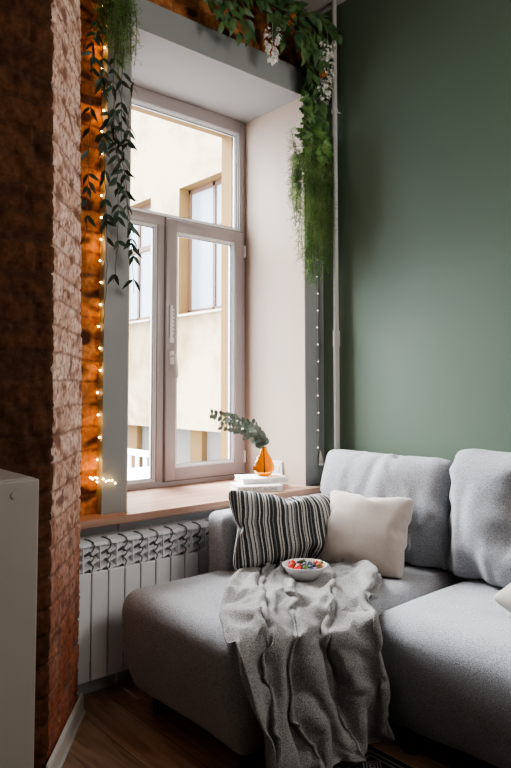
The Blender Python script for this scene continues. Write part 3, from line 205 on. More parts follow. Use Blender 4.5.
-258,266,-330,-196,275,-334,-133,279,-337,-71,267,-332,-11,250,-327,47,224,-325,109,227,-316,171,218,-310,233,209,-304,295,195,-299,357,196,-291,420,188,-285,477,163,-288,533,188,-272,586,158,-256,632,117,-242,665,64,-231,-674,67,-220,-637,118,-228,-615,177,-231,
-561,209,-238,-501,228,-244,-440,243,-250,-379,257,-256,-317,269,-262,-255,277,-267,-192,278,-270,-129,268,-274,-83,226,-284,-22,225,-269,40,216,-262,100,196,-261,162,194,-251,224,185,-245,287,178,-238,349,167,-234,406,142,-244,453,181,-231,513,185,-212,569,160,-195,
614,119,-180,646,65,-169,-654,61,-160,-641,123,-164,-606,175,-168,-555,212,-174,-496,234,-180,-436,251,-186,-375,265,-192,-313,277,-198,-250,280,-203,-187,272,-207,-128,253,-212,-75,219,-221,-32,174,-232,28,175,-213,90,168,-204,152,157,-200,214,147,-194,276,137,-190,
334,114,-201,376,160,-190,433,180,-171,493,182,-151,550,161,-134,596,120,-119,628,67,-108,-666,69,-98,-640,127,-100,-599,175,-104,-548,212,-110,-491,237,-116,-431,256,-123,-370,271,-129,-308,281,-134,-245,280,-139,-184,264,-144,-127,237,-150,-74,204,-159,-24,166,-169,
18,121,-180,79,120,-162,141,112,-155,203,101,-151,263,82,-160,303,129,-147,356,159,-129,413,178,-110,473,180,-90,531,161,-72,578,122,-57,610,68,-47,-653,67,-35,-633,127,-37,-592,175,-41,-542,213,-47,-485,239,-53,-425,258,-59,-364,274,-65,-302,285,-71,
-240,278,-76,-182,251,-81,-128,220,-88,-76,185,-97,-25,149,-107,24,110,-117,69,67,-129,130,63,-114,191,48,-118,234,92,-103,283,127,-86,336,157,-68,394,176,-49,454,178,-30,512,162,-11,560,124,4,591,69,14,-653,69,29,-626,126,27,-585,175,23,
-535,213,17,-478,239,11,-418,257,5,-358,274,-1,-297,289,-7,-244,256,-16,-191,223,-24,-138,189,-33,-86,155,-42,-35,120,-51,16,84,-59,67,47,-68,119,13,-76,165,53,-60,214,90,-43,264,124,-25,317,154,-7,374,173,12,434,176,31,493,161,50,
542,124,65,572,70,75,-648,69,93,-619,126,90,-572,166,85,-529,213,81,-471,236,75,-410,253,69,-350,268,62,-287,277,55,-226,268,44,-170,241,33,-116,209,24,-64,175,15,-13,138,7,35,97,0,76,49,-5,125,66,-41,160,34,1,200,80,19,
246,119,36,298,151,54,355,172,73,415,175,92,473,161,111,523,125,126,555,72,137,-637,66,156,-610,124,153,-574,175,148,-522,211,145,-463,231,139,-402,246,132,-340,259,125,-278,267,117,-216,263,107,-157,244,96,-102,215,86,-49,182,77,-1,141,69,
33,88,63,71,109,17,130,117,-2,180,90,27,197,59,79,233,107,98,280,146,116,335,171,134,395,175,153,454,161,172,503,125,188,538,73,198,-610,56,212,-584,114,211,-569,175,212,-514,205,208,-454,222,202,-392,236,195,-331,248,188,-269,257,180,
-206,257,170,-146,244,159,-90,217,149,-38,182,140,-9,126,131,20,149,80,74,163,50,136,166,39,192,144,58,224,113,102,232,85,158,266,135,177,316,169,195,376,177,214,434,160,233,483,124,248,521,75,260,-603,60,276,-602,123,272,-564,173,275,
-505,194,270,-444,209,264,-383,222,257,-321,233,249,-259,243,241,-197,249,233,-135,244,222,-84,208,212,-53,155,196,-24,186,149,20,206,108,79,214,88,141,215,80,197,193,99,201,151,147,252,141,183,266,112,237,299,162,256,357,180,275,413,159,293,
463,123,309,500,73,320,-633,64,332,-605,121,336,-554,158,337,-495,178,331,-433,191,324,-372,202,317,-310,211,308,-248,220,300,-186,229,293,-124,237,285,-92,185,272,-46,206,234,0,224,194,53,211,163,100,179,137,144,154,100,149,201,142,191,199,189,
217,161,233,270,168,267,296,139,316,338,181,336,392,156,354,442,121,370,481,72,381,-640,63,396,-600,112,399,-544,141,397,-483,154,390,-421,163,381,-360,170,371,-298,176,361,-236,182,350,-174,188,340,-112,193,329,-50,198,318,-2,192,278,2,166,221,
50,150,182,61,130,124,114,144,155,166,158,187,143,197,231,184,191,279,226,157,312,266,179,356,315,177,395,369,150,413,421,117,430,462,72,442,-642,60,459,-593,100,461,-532,112,453,-470,118,441,-408,122,428,-347,125,414,-286,127,400,-225,131,387,
-163,133,372,-102,136,357,-42,138,338,12,135,305,33,117,248,9,102,191,69,92,174,129,82,157,110,128,196,109,149,256,145,150,308,183,149,358,231,145,398,283,138,434,337,124,463,392,103,486,443,70,503,-640,55,523,-579,63,511,-518,70,499,
-458,68,479,-398,67,459,-340,65,436,-278,68,424,-217,70,408,-156,72,390,-96,74,372,-36,76,353,22,76,328,23,57,268,57,67,216,56,29,166,66,90,153,61,92,216,85,92,274,125,90,322,168,88,369,211,86,415,256,85,459,306,81,498,
359,72,531,414,59,559])
DATA['throw'] = (1, 1, 46, 66, [
4110,4547,1036,4104,4554,1048,4087,4564,1055,4068,4558,1041,4063,4558,1033,4082,4554,1032,4115,4546,1038,4156,4527,1032,4196,4511,1026,4231,4516,1039,4237,4525,1051,4229,4528,1058,4211,4521,1041,4195,4532,1044,4201,4533,1039,4222,4518,1038,4264,4503,1042,4307,4501,1054,4347,4486,1039,4367,4481,1052,
4367,4486,1055,4355,4484,1042,4338,4494,1047,4328,4491,1042,4334,4489,1040,4353,4487,1030,4378,4486,1029,4407,4471,1038,4444,4465,1034,4476,4454,1030,4509,4444,1039,4531,4437,1034,4540,4435,1035,4532,4438,1042,4516,4448,1050,4505,4453,1051,4503,4446,1041,4499,4439,1031,4520,4433,1030,4562,4431,1037,
4604,4424,1043,4638,4418,1048,4673,4402,1040,4686,4383,1031,4687,4386,1032,4678,4400,1041,4664,4404,1036,4087,4522,1049,4072,4531,1078,4054,4546,1076,4036,4548,1064,4036,4546,1046,4057,4541,1035,4097,4529,1036,4142,4515,1034,4176,4496,1031,4202,4496,1052,4219,4495,1060,4210,4506,1068,4188,4506,1062,
4171,4510,1061,4187,4511,1045,4214,4505,1038,4256,4487,1031,4289,4486,1045,4319,4477,1029,4341,4458,1049,4334,4465,1059,4320,4467,1070,4305,4468,1062,4308,4467,1048,4319,4459,1040,4345,4462,1035,4375,4463,1028,4402,4456,1046,4437,4449,1046,4467,4435,1033,4494,4425,1043,4521,4414,1045,4528,4414,1054,
4529,4418,1068,4512,4427,1073,4496,4428,1073,4505,4422,1060,4510,4419,1044,4521,4416,1024,4559,4408,1033,4600,4410,1058,4633,4397,1058,4658,4392,1069,4682,4380,1072,4682,4367,1058,4667,4374,1064,4648,4393,1031,4047,4500,1060,4036,4513,1077,4016,4522,1093,3999,4536,1083,4004,4533,1056,4035,4522,1044,
4072,4514,1036,4118,4501,1027,4149,4493,1036,4177,4478,1046,4180,4480,1065,4183,4471,1075,4166,4486,1081,4147,4487,1078,4155,4486,1056,4197,4475,1042,4237,4467,1030,4271,4461,1043,4310,4441,1023,4323,4422,1048,4326,4424,1062,4313,4428,1054,4292,4427,1053,4292,4425,1041,4307,4415,1035,4336,4420,1036,
4365,4430,1029,4399,4431,1038,4429,4425,1058,4456,4419,1031,4483,4409,1038,4500,4401,1057,4512,4391,1060,4513,4393,1073,4500,4403,1073,4479,4405,1071,4481,4402,1050,4505,4397,1043,4529,4393,1026,4561,4391,1049,4596,4382,1053,4628,4370,1072,4656,4361,1082,4675,4352,1093,4677,4334,1082,4649,4354,1063,
4649,4367,1025,4001,4515,1045,3993,4505,1070,3973,4496,1096,3961,4516,1082,3967,4524,1058,3997,4494,1050,4043,4491,1039,4085,4484,1026,4119,4479,1043,4147,4460,1040,4154,4450,1065,4140,4458,1079,4119,4472,1083,4111,4474,1066,4125,4469,1057,4168,4451,1047,4216,4444,1037,4255,4432,1055,4287,4394,1027,
4293,4395,1054,4296,4392,1074,4295,4407,1083,4277,4412,1079,4278,4406,1067,4284,4399,1048,4315,4390,1042,4345,4385,1034,4362,4392,1073,4401,4391,1046,4441,4385,1040,4479,4383,1034,4494,4376,1054,4496,4371,1070,4487,4375,1080,4474,4379,1078,4459,4382,1072,4462,4377,1052,4492,4371,1038,4527,4366,1032,
4555,4369,1066,4593,4354,1057,4634,4341,1054,4633,4336,1092,4644,4328,1110,4659,4314,1094,4660,4334,1064,4662,4341,1028,3965,4489,1036,3939,4485,1052,3928,4487,1092,3911,4516,1080,3932,4506,1065,3965,4484,1067,4008,4468,1058,4048,4466,1037,4085,4460,1049,4113,4435,1042,4117,4428,1074,4105,4436,1097,
4085,4443,1084,4078,4450,1069,4101,4439,1063,4140,4431,1050,4185,4420,1043,4229,4410,1063,4277,4372,1058,4306,4352,1099,4288,4363,1109,4273,4375,1109,4260,4383,1096,4260,4382,1067,4263,4376,1043,4288,4367,1033,4327,4357,1036,4357,4358,1056,4393,4367,1054,4427,4358,1048,4465,4347,1045,4456,4343,1077,
4447,4329,1095,4439,4335,1093,4430,4350,1091,4428,4356,1081,4443,4344,1063,4479,4339,1064,4514,4338,1044,4550,4337,1066,4592,4322,1055,4632,4305,1061,4617,4306,1095,4616,4307,1119,4645,4292,1096,4669,4311,1072,4670,4316,1036,3915,4464,1037,3890,4483,1038,3886,4475,1083,3856,4495,1057,3894,4469,1059,
3926,4460,1079,3969,4451,1069,4007,4452,1041,4046,4441,1049,4072,4424,1036,4074,4424,1070,4078,4407,1099,4060,4425,1105,4048,4423,1082,4073,4404,1074,4109,4404,1056,4153,4397,1050,4198,4390,1068,4251,4367,1072,4276,4333,1090,4255,4340,1108,4241,4356,1119,4232,4359,1091,4241,4351,1063,4255,4352,1034,
4284,4336,1033,4314,4333,1057,4350,4325,1040,4375,4344,1066,4404,4333,1052,4424,4324,1029,4452,4314,1029,4452,4300,1050,4432,4325,1053,4415,4332,1071,4409,4328,1083,4427,4320,1081,4462,4310,1083,4500,4309,1063,4544,4304,1065,4588,4291,1053,4625,4277,1067,4617,4274,1101,4620,4277,1123,4656,4284,1123,
4668,4282,1076,4670,4285,1032,3864,4437,1041,3842,4460,1039,3840,4447,1091,3821,4461,1062,3842,4433,1063,3881,4441,1092,3922,4442,1067,3964,4440,1041,4005,4420,1040,4035,4396,1042,4044,4406,1068,4036,4388,1112,4008,4405,1133,4007,4416,1097,4025,4382,1093,4073,4383,1066,4119,4375,1059,4164,4375,1082,
4205,4366,1083,4243,4326,1089,4234,4317,1123,4212,4333,1120,4217,4333,1082,4240,4313,1062,4265,4315,1040,4282,4329,1068,4300,4301,1055,4336,4297,1038,4361,4315,1075,4396,4304,1073,4399,4300,1037,4418,4290,1027,4434,4288,1039,4427,4295,1054,4414,4291,1065,4416,4274,1078,4438,4274,1076,4465,4280,1067,
4497,4277,1074,4539,4272,1058,4585,4260,1047,4614,4248,1073,4624,4241,1106,4634,4246,1126,4661,4253,1112,4676,4255,1075,4668,4253,1035,3812,4404,1056,3783,4430,1045,3775,4454,1057,3762,4447,1088,3791,4428,1070,3834,4425,1089,3882,4416,1080,3921,4416,1044,3956,4392,1046,3990,4372,1053,3992,4366,1098,
3975,4376,1145,3966,4392,1103,3974,4394,1072,3997,4374,1065,4036,4356,1073,4081,4373,1086,4131,4362,1107,4174,4331,1082,4193,4301,1092,4205,4290,1112,4186,4308,1112,4199,4305,1072,4216,4304,1035,4251,4284,1048,4260,4298,1078,4295,4293,1089,4308,4275,1052,4340,4294,1090,4372,4279,1079,4393,4270,1060,
4393,4252,1028,4422,4241,1036,4427,4251,1058,4413,4265,1054,4411,4263,1038,4449,4245,1036,4454,4253,1072,4491,4248,1063,4537,4238,1056,4585,4224,1057,4626,4218,1060,4641,4212,1088,4650,4212,1110,4675,4220,1105,4669,4220,1067,4676,4219,1035,3756,4394,1036,3701,4429,1056,3689,4456,1057,3710,4438,1093,
3742,4419,1089,3785,4405,1091,3833,4397,1076,3879,4383,1052,3930,4359,1071,3945,4327,1092,3944,4345,1117,3923,4362,1139,3919,4377,1096,3945,4359,1067,3969,4342,1045,4013,4327,1043,4048,4332,1079,4076,4348,1126,4119,4342,1070,4162,4277,1091,4158,4266,1131,4140,4282,1144,4145,4306,1127,4160,4311,1087,
4192,4282,1048,4235,4262,1069,4259,4282,1102,4278,4261,1065,4317,4268,1108,4348,4254,1084,4371,4239,1076,4364,4230,1037,4391,4205,1031,4397,4204,1068,4376,4210,1070,4378,4205,1052,4411,4202,1044,4434,4211,1069,4494,4213,1075,4537,4197,1040,4586,4191,1041,4631,4182,1061,4627,4175,1103,4624,4176,1134,
4661,4185,1131,4663,4184,1079,4681,4182,1036,3703,4363,1036,3659,4412,1042,3655,4411,1103,3684,4379,1109,3705,4395,1061,3738,4380,1080,3790,4366,1081,3836,4352,1061,3884,4335,1058,3902,4321,1090,3906,4299,1109,3885,4331,1114,3879,4345,1085,3907,4316,1063,3936,4309,1043,3981,4292,1044,4019,4295,1081,
4044,4313,1131,4071,4320,1074,4121,4317,1063,4134,4288,1095,4123,4297,1114,4105,4315,1116,4122,4317,1096,4149,4296,1058,4188,4254,1070,4221,4266,1110,4250,4238,1084,4291,4237,1113,4312,4243,1075,4338,4227,1091,4346,4205,1071,4350,4177,1045,4360,4176,1069,4359,4183,1099,4378,4163,1082,4393,4166,1060,
4459,4168,1079,4504,4184,1039,4547,4167,1066,4589,4153,1037,4629,4145,1063,4617,4142,1111,4633,4140,1138,4665,4149,1138,4663,4147,1085,4678,4145,1036,3652,4329,1043,3607,4377,1053,3600,4385,1090,3620,4363,1111,3639,4370,1079,3698,4347,1061,3746,4335,1081,3789,4328,1051,3830,4326,1064,3856,4311,1055,
3857,4308,1084,3844,4310,1105,3824,4338,1095,3853,4289,1064,3900,4276,1046,3944,4259,1046,3984,4263,1083,4011,4279,1132,4056,4277,1091,4071,4301,1053,4106,4279,1057,4106,4275,1076,4085,4284,1076,4093,4293,1051,4124,4286,1043,4137,4260,1083,4181,4235,1087,4214,4228,1123,4262,4207,1106,4281,4218,1067,
4318,4202,1066,4326,4179,1098,4326,4147,1070,4337,4148,1098,4345,4152,1131,4376,4139,1103,4421,4123,1063,4443,4169,1040,4491,4147,1053,4539,4129,1067,4585,4114,1037,4605,4120,1087,4620,4106,1143,4599,4113,1182,4642,4112,1164,4668,4109,1106,4675,4106,1035,3595,4294,1036,3550,4339,1056,3544,4348,1090,
3569,4323,1102,3597,4320,1071,3635,4331,1106,3696,4306,1067,3742,4290,1054,3777,4305,1071,3791,4304,1043,3814,4285,1042,3807,4292,1063,3796,4292,1085,3813,4271,1077,3856,4256,1074,3897,4232,1058,3942,4230,1089,3986,4232,1127,4012,4251,1083,4025,4271,1049,4053,4266,1050,4068,4248,1058,4060,4253,1073,
4064,4250,1035,4092,4236,1037,4105,4230,1081,4141,4211,1097,4179,4195,1127,4225,4182,1094,4262,4175,1070,4299,4161,1050,4291,4144,1087,4308,4118,1111,4329,4105,1128,4354,4106,1111,4370,4099,1069,4383,4138,1039,4440,4122,1036,4477,4112,1074,4520,4098,1043,4583,4074,1059,4620,4075,1119,4583,4076,1153,
4613,4070,1164,4660,4065,1137,4665,4065,1080,4678,4064,1035,3536,4253,1037,3491,4296,1061,3490,4301,1096,3515,4280,1100,3548,4275,1066,3602,4263,1057,3650,4269,1098,3695,4255,1088,3734,4260,1096,3750,4260,1070,3742,4267,1038,3761,4248,1039,3765,4241,1060,3782,4228,1061,3805,4226,1046,3847,4212,1083,
3896,4199,1106,3951,4189,1119,3976,4207,1078,4001,4217,1041,4026,4222,1051,4019,4222,1076,4030,4202,1083,4045,4205,1059,4066,4191,1062,4061,4216,1091,4097,4192,1111,4147,4160,1091,4197,4142,1088,4233,4139,1056,4272,4121,1043,4301,4104,1070,4315,4076,1105,4343,4061,1086,4334,4080,1065,4329,4106,1038,
4378,4093,1042,4432,4077,1039,4467,4064,1071,4533,4035,1069,4574,4053,1124,4602,4026,1106,4622,4025,1124,4637,4018,1145,4669,4022,1121,4664,4019,1072,4681,4017,1035,3477,4208,1036,3431,4252,1083,3435,4248,1109,3466,4235,1102,3501,4224,1063,3557,4212,1051,3608,4206,1078,3656,4212,1112,3705,4191,1098,
3699,4215,1064,3733,4206,1085,3718,4206,1052,3732,4185,1063,3732,4188,1038,3757,4185,1042,3799,4174,1084,3855,4156,1112,3912,4145,1108,3940,4162,1070,3977,4174,1049,4013,4162,1039,4004,4163,1065,4022,4150,1063,4016,4158,1084,4040,4145,1088,4028,4174,1108,4062,4149,1115,4115,4121,1101,4157,4115,1065,
4201,4101,1044,4243,4074,1041,4252,4074,1081,4271,4078,1103,4286,4065,1080,4286,4066,1052,4311,4059,1040,4342,4051,1041,4387,4045,1066,4451,4018,1072,4500,4003,1102,4555,3985,1120,4586,3974,1106,4609,3979,1134,4637,3970,1131,4664,3972,1117,4665,3971,1072,4678,3969,1034,3415,4161,1035,3375,4196,1074,
3383,4194,1111,3403,4195,1142,3447,4179,1081,3510,4161,1054,3553,4170,1095,3602,4165,1118,3625,4174,1084,3652,4172,1063,3673,4159,1060,3690,4142,1082,3705,4120,1087,3702,4137,1058,3717,4134,1038,3754,4131,1082,3815,4116,1088,3869,4103,1106,3887,4109,1063,3910,4107,1063,3900,4105,1033,3924,4096,1045,
3938,4077,1040,3952,4077,1063,3940,4094,1083,3982,4125,1107,4029,4097,1116,4077,4084,1081,4130,4069,1065,4186,4057,1069,4240,4042,1080,4269,4033,1083,4292,4028,1111,4323,4010,1113,4317,4038,1079,4287,4013,1040,4338,3999,1072,4393,3977,1051,4450,3966,1052,4510,3964,1067,4550,3934,1139,4584,3931,1139,
4610,3929,1155,4629,3924,1130,4640,3930,1104,4672,3922,1073,4677,3919,1033,3353,4115,1033,3319,4144,1089,3324,4147,1134,3354,4139,1132,3397,4132,1114,3448,4119,1064,3504,4120,1098,3556,4114,1109,3591,4116,1085,3596,4126,1055,3621,4120,1044,3618,4112,1073,3632,4094,1064,3635,4102,1043,3670,4090,1048,
3718,4084,1056,3779,4068,1068,3826,4057,1104,3860,4054,1063,3875,4055,1077,3894,4053,1083,3913,4051,1079,3926,4035,1078,3929,4045,1097,3904,4069,1107,3938,4064,1115,3991,4050,1094,4053,4035,1091,4112,4026,1093,4173,4013,1101,4238,3995,1122,4278,3986,1144,4292,3968,1130,4272,3970,1094,4246,3981,1070,
4284,3971,1070,4331,3950,1090,4384,3931,1071,4442,3927,1084,4493,3917,1056,4547,3897,1083,4591,3879,1142,4641,3863,1146,4631,3879,1117,4617,3892,1079,4660,3873,1070,4679,3868,1033,3294,4066,1037,3265,4087,1086,3276,4084,1111,3304,4077,1112,3352,4068,1081,3412,4057,1068,3456,4072,1108,3508,4067,1093,
3545,4063,1080,3547,4076,1049,3571,4068,1037,3569,4060,1063,3587,4044,1062,3589,4051,1036,3631,4040,1046,3689,4024,1038,3749,4016,1043,3785,4011,1093,3831,4003,1071,3853,3999,1067,3864,4003,1086,3883,3993,1081,3900,3979,1081,3905,3981,1101,3870,4017,1106,3908,4019,1125,3964,4002,1098,4023,3990,1109,
4092,3980,1113,4141,3967,1099,4186,3958,1090,4221,3946,1108,4250,3935,1134,4257,3919,1111,4232,3933,1071,4274,3923,1051,4328,3910,1059,4373,3886,1092,4433,3877,1086,4481,3868,1050,4508,3870,1102,4556,3854,1102,4594,3838,1125,4628,3823,1113,4590,3847,1093,4634,3836,1046,4674,3818,1035,3232,4027,1030,
3217,4032,1092,3223,4034,1117,3254,4028,1112,3305,4018,1085,3366,4008,1076,3416,4017,1113,3471,4009,1108,3491,4013,1073,3517,4010,1058,3534,3997,1044,3541,3996,1071,3559,3984,1077,3560,3998,1038,3591,3990,1036,3645,3983,1058,3707,3970,1037,3762,3963,1062,3777,3972,1119,3817,3952,1081,3826,3963,1113,
3842,3953,1093,3858,3937,1092,3869,3937,1114,3856,3959,1131,3892,3972,1137,3941,3956,1098,4001,3943,1100,4057,3937,1082,4114,3921,1109,4161,3910,1096,4187,3900,1090,4187,3909,1125,4220,3877,1130,4220,3890,1101,4241,3879,1067,4315,3862,1048,4376,3851,1055,4422,3828,1089,4472,3819,1056,4514,3821,1096,
4547,3819,1135,4563,3802,1113,4588,3786,1109,4574,3803,1084,4602,3795,1046,4660,3773,1050,3182,3978,1029,3166,3983,1098,3172,3986,1142,3203,3983,1158,3256,3971,1104,3321,3961,1090,3380,3957,1116,3432,3951,1105,3457,3959,1091,3462,3966,1057,3482,3955,1065,3488,3958,1089,3509,3943,1080,3528,3921,1037,
3567,3916,1062,3616,3914,1035,3672,3920,1061,3732,3912,1040,3738,3927,1097,3759,3923,1130,3791,3942,1166,3813,3927,1163,3809,3925,1130,3830,3911,1126,3847,3903,1147,3881,3915,1148,3929,3910,1114,3979,3903,1075,4037,3890,1089,4104,3876,1085,4149,3858,1102,4171,3853,1103,4193,3839,1106,4203,3842,1080,
4225,3829,1070,4245,3825,1040,4287,3819,1062,4340,3814,1088,4403,3795,1057,4458,3773,1064,4502,3774,1105,4526,3777,1153,4549,3755,1134,4573,3746,1125,4579,3752,1089,4585,3751,1036,4641,3729,1049,3136,3931,1030,3116,3939,1086,3128,3936,1110,3161,3929,1106,3217,3921,1093,3282,3921,1126,3344,3908,1119,
3395,3903,1115,3420,3911,1098,3425,3918,1069,3447,3909,1069,3452,3910,1093,3469,3894,1084,3470,3910,1051,3525,3885,1036,3579,3880,1062,3641,3876,1076,3690,3876,1034,3703,3883,1092,3736,3862,1128,3754,3844,1117,3765,3838,1092,3775,3907,1112,3791,3905,1086,3815,3886,1100,3854,3880,1115,3911,3863,1126,
3971,3861,1103,4015,3853,1063,4081,3837,1064,4122,3813,1094,4149,3802,1102,4175,3784,1110,4180,3801,1079,4186,3800,1046,4232,3775,1036,4289,3769,1036,4344,3772,1054,4381,3768,1114,4431,3741,1104,4477,3734,1121,4509,3730,1165,4535,3706,1144,4555,3695,1127,4543,3730,1063,4580,3700,1030,4622,3686,1045,
3092,3888,1035,3067,3906,1071,3083,3892,1096,3119,3887,1080,3176,3868,1089,3237,3873,1068,3301,3867,1088,3378,3841,1154,3397,3849,1120,3392,3872,1096,3400,3867,1075,3415,3858,1090,3419,3857,1064,3435,3862,1048,3472,3862,1068,3546,3835,1059,3606,3834,1083,3636,3861,1036,3695,3843,1050,3687,3843,1110,
3699,3822,1127,3713,3802,1115,3713,3825,1094,3732,3848,1076,3775,3849,1065,3825,3838,1104,3887,3837,1087,3949,3814,1108,4010,3806,1097,4060,3798,1088,4099,3787,1042,4101,3776,1072,4122,3769,1060,4129,3783,1040,4149,3760,1050,4180,3760,1070,4249,3741,1063,4312,3731,1060,4366,3727,1091,4402,3715,1149,
4451,3684,1177,4476,3685,1154,4503,3664,1135,4504,3681,1114,4512,3690,1051,4558,3659,1040,4598,3643,1038,3061,3834,1041,3027,3864,1047,3039,3853,1078,3080,3850,1062,3134,3837,1059,3197,3832,1052,3257,3827,1064,3314,3831,1085,3380,3793,1144,3384,3800,1104,3363,3820,1090,3374,3811,1073,3396,3804,1072,
3405,3809,1047,3451,3799,1065,3492,3821,1101,3553,3809,1069,3600,3818,1032,3664,3799,1036,3662,3796,1088,3641,3792,1114,3659,3773,1123,3680,3765,1099,3696,3798,1070,3738,3801,1059,3793,3794,1089,3859,3794,1074,3923,3789,1068,3985,3761,1087,4042,3742,1074,4053,3746,1039,4075,3741,1043,4088,3724,1050,
4103,3718,1028,4129,3719,1038,4167,3709,1044,4212,3702,1073,4265,3693,1113,4322,3671,1123,4373,3663,1146,4423,3634,1164,4475,3598,1146,4470,3621,1125,4458,3651,1110,4473,3654,1047,4520,3625,1053,4558,3608,1039,3022,3792,1046,2997,3819,1026,2992,3815,1058,3035,3812,1072,3094,3800,1054,3157,3796,1068,
3215,3797,1089,3265,3798,1065,3308,3785,1108,3362,3746,1135,3338,3756,1099,3327,3779,1078,3354,3761,1074,3368,3766,1049,3411,3761,1079,3467,3755,1104,3508,3779,1058,3587,3743,1047,3637,3731,1040,3598,3764,1068,3576,3757,1102,3577,3753,1134,3611,3736,1128,3633,3741,1095,3670,3754,1064,3756,3751,1058,
3829,3744,1082,3893,3742,1075,3952,3729,1055,3998,3712,1051,4016,3699,1051,4037,3693,1057,4048,3681,1077,4052,3677,1043,4081,3686,1061,4126,3672,1041,4183,3659,1052,4239,3649,1074,4277,3642,1133,4346,3609,1132,4398,3580,1141,4435,3555,1147,4446,3560,1123,4431,3587,1128,4416,3631,1062,4474,3591,1058,
4517,3571,1045,2979,3754,1042,2963,3772,1023,2950,3782,1050,2994,3775,1069,3056,3766,1074,3119,3762,1089,3177,3762,1070,3226,3758,1059,3260,3750,1083,3299,3727,1139,3331,3695,1136,3300,3725,1103,3306,3728,1068,3334,3720,1046,3373,3721,1085,3433,3713,1098,3459,3750,1054,3528,3728,1031,3599,3687,1036,
3566,3713,1096,3571,3710,1124,3604,3678,1146,3614,3692,1101,3633,3691,1052,3669,3693,1074,3747,3693,1043,3798,3700,1086,3866,3689,1065,3933,3658,1056,3959,3658,1060,3965,3668,1086,3987,3664,1102,4004,3646,1093,4026,3633,1088,4055,3626,1056,4099,3617,1030,4155,3613,1031,4210,3609,1051,4251,3603,1098,
4295,3590,1156,4352,3548,1136,4394,3518,1130,4408,3521,1107,4405,3542,1094,4365,3604,1099,4421,3563,1049,4474,3532,1056,2935,3719,1035,2920,3736,1020,2922,3740,1049,2963,3732,1071,3024,3724,1072,3088,3719,1085,3142,3723,1060,3191,3716,1060,3225,3707,1074,3249,3696,1117,3289,3673,1169,3291,3672,1136,
3269,3687,1086,3298,3678,1048,3337,3680,1089,3398,3674,1092,3423,3711,1047,3494,3685,1031,3565,3640,1038,3545,3662,1100,3528,3700,1110,3529,3678,1139,3569,3657,1128,3591,3650,1075,3658,3638,1074,3726,3643,1034,3768,3655,1084,3823,3658,1052,3878,3634,1063,3929,3628,1107,3962,3604,1148,3979,3593,1122,
3971,3602,1073,3998,3578,1073,4013,3590,1035,4062,3579,1048,4118,3573,1038,4178,3568,1035,4201,3578,1093,4245,3562,1151,4312,3508,1151,4337,3505,1124,4352,3499,1105,4354,3515,1087,4322,3563,1115,4370,3530,1055,4429,3494,1056,2906,3681,1013,2887,3693,1041,2913,3684,1051,2949,3693,1040,2994,3684,1080,
3061,3673,1081,3128,3665,1096,3174,3661,1097,3205,3654,1097,3218,3649,1122,3244,3638,1156,3257,3631,1126,3235,3644,1089,3261,3639,1052,3302,3641,1090,3363,3636,1084,3397,3666,1034,3475,3624,1029,3528,3601,1037,3507,3621,1088,3472,3666,1092,3466,3670,1135,3497,3649,1117,3555,3611,1108,3642,3587,1070,
3706,3596,1027,3741,3611,1078,3800,3607,1056,3842,3598,1099,3889,3591,1103,3908,3577,1113,3922,3559,1129,3925,3565,1090,3953,3542,1076,3976,3548,1034,4028,3541,1028,4083,3534,1048,4139,3530,1027,4176,3533,1072,4195,3535,1142,4266,3475,1139,4288,3479,1123,4303,3466,1106,4302,3474,1085,4282,3521,1124,
4318,3505,1063,4375,3467,1051,2873,3643,1011,2872,3642,1038,2894,3638,1054,2929,3649,1028,2985,3646,1050,3030,3637,1096,3083,3622,1084,3120,3612,1089,3149,3612,1075,3159,3613,1103,3205,3602,1116,3224,3584,1104,3201,3600,1080,3233,3594,1057,3273,3600,1095,3331,3600,1078,3364,3637,1031,3446,3599,1064,
3487,3608,1079,3498,3590,1110,3476,3595,1152,3516,3579,1145,3538,3573,1123,3568,3545,1101,3605,3552,1059,3668,3545,1056,3728,3564,1048,3786,3552,1064,3839,3531,1102,3852,3552,1086,3853,3556,1060,3877,3562,1057,3876,3534,1074,3897,3523,1079,3934,3512,1051,3985,3507,1025,4042,3499,1041,4099,3494,1025,
4141,3493,1065,4154,3500,1129,4214,3454,1129,4234,3457,1109,4253,3443,1100,4255,3447,1077,4231,3493,1110,4269,3478,1058,4324,3438,1045,2842,3606,1015,2860,3595,1031,2879,3595,1052,2913,3602,1019,2973,3602,1028,3013,3595,1077,3057,3588,1110,3089,3578,1086,3117,3573,1083,3146,3569,1087,3169,3580,1117,
3186,3545,1113,3176,3554,1086,3206,3554,1060,3246,3561,1099,3301,3566,1070,3330,3601,1029,3404,3602,1083,3464,3564,1103,3478,3564,1078,3490,3547,1093,3509,3531,1101,3511,3550,1060,3534,3500,1058,3584,3499,1027,3644,3506,1042,3713,3501,1081,3765,3500,1090,3794,3509,1078,3811,3507,1063,3809,3514,1043,
3830,3498,1046,3829,3489,1075,3857,3493,1060,3893,3482,1051,3944,3475,1033,4002,3465,1029,4060,3455,1030,4096,3458,1073,4122,3454,1123,4168,3428,1129,4191,3421,1112,4211,3407,1109,4214,3407,1084,4184,3460,1098,4226,3443,1049,4278,3408,1047,2818,3568,1019,2846,3556,1024,2861,3554,1046,2896,3563,1017,
2957,3563,1018,3010,3560,1051,3035,3552,1100,3070,3549,1113,3091,3539,1098,3127,3542,1113,3145,3528,1101,3153,3508,1125,3156,3510,1089,3179,3518,1065,3222,3524,1099,3273,3533,1066,3307,3570,1027,3390,3569,1055,3434,3538,1080,3451,3521,1109,3456,3506,1090,3464,3515,1061,3476,3517,1033,3520,3488,1023,
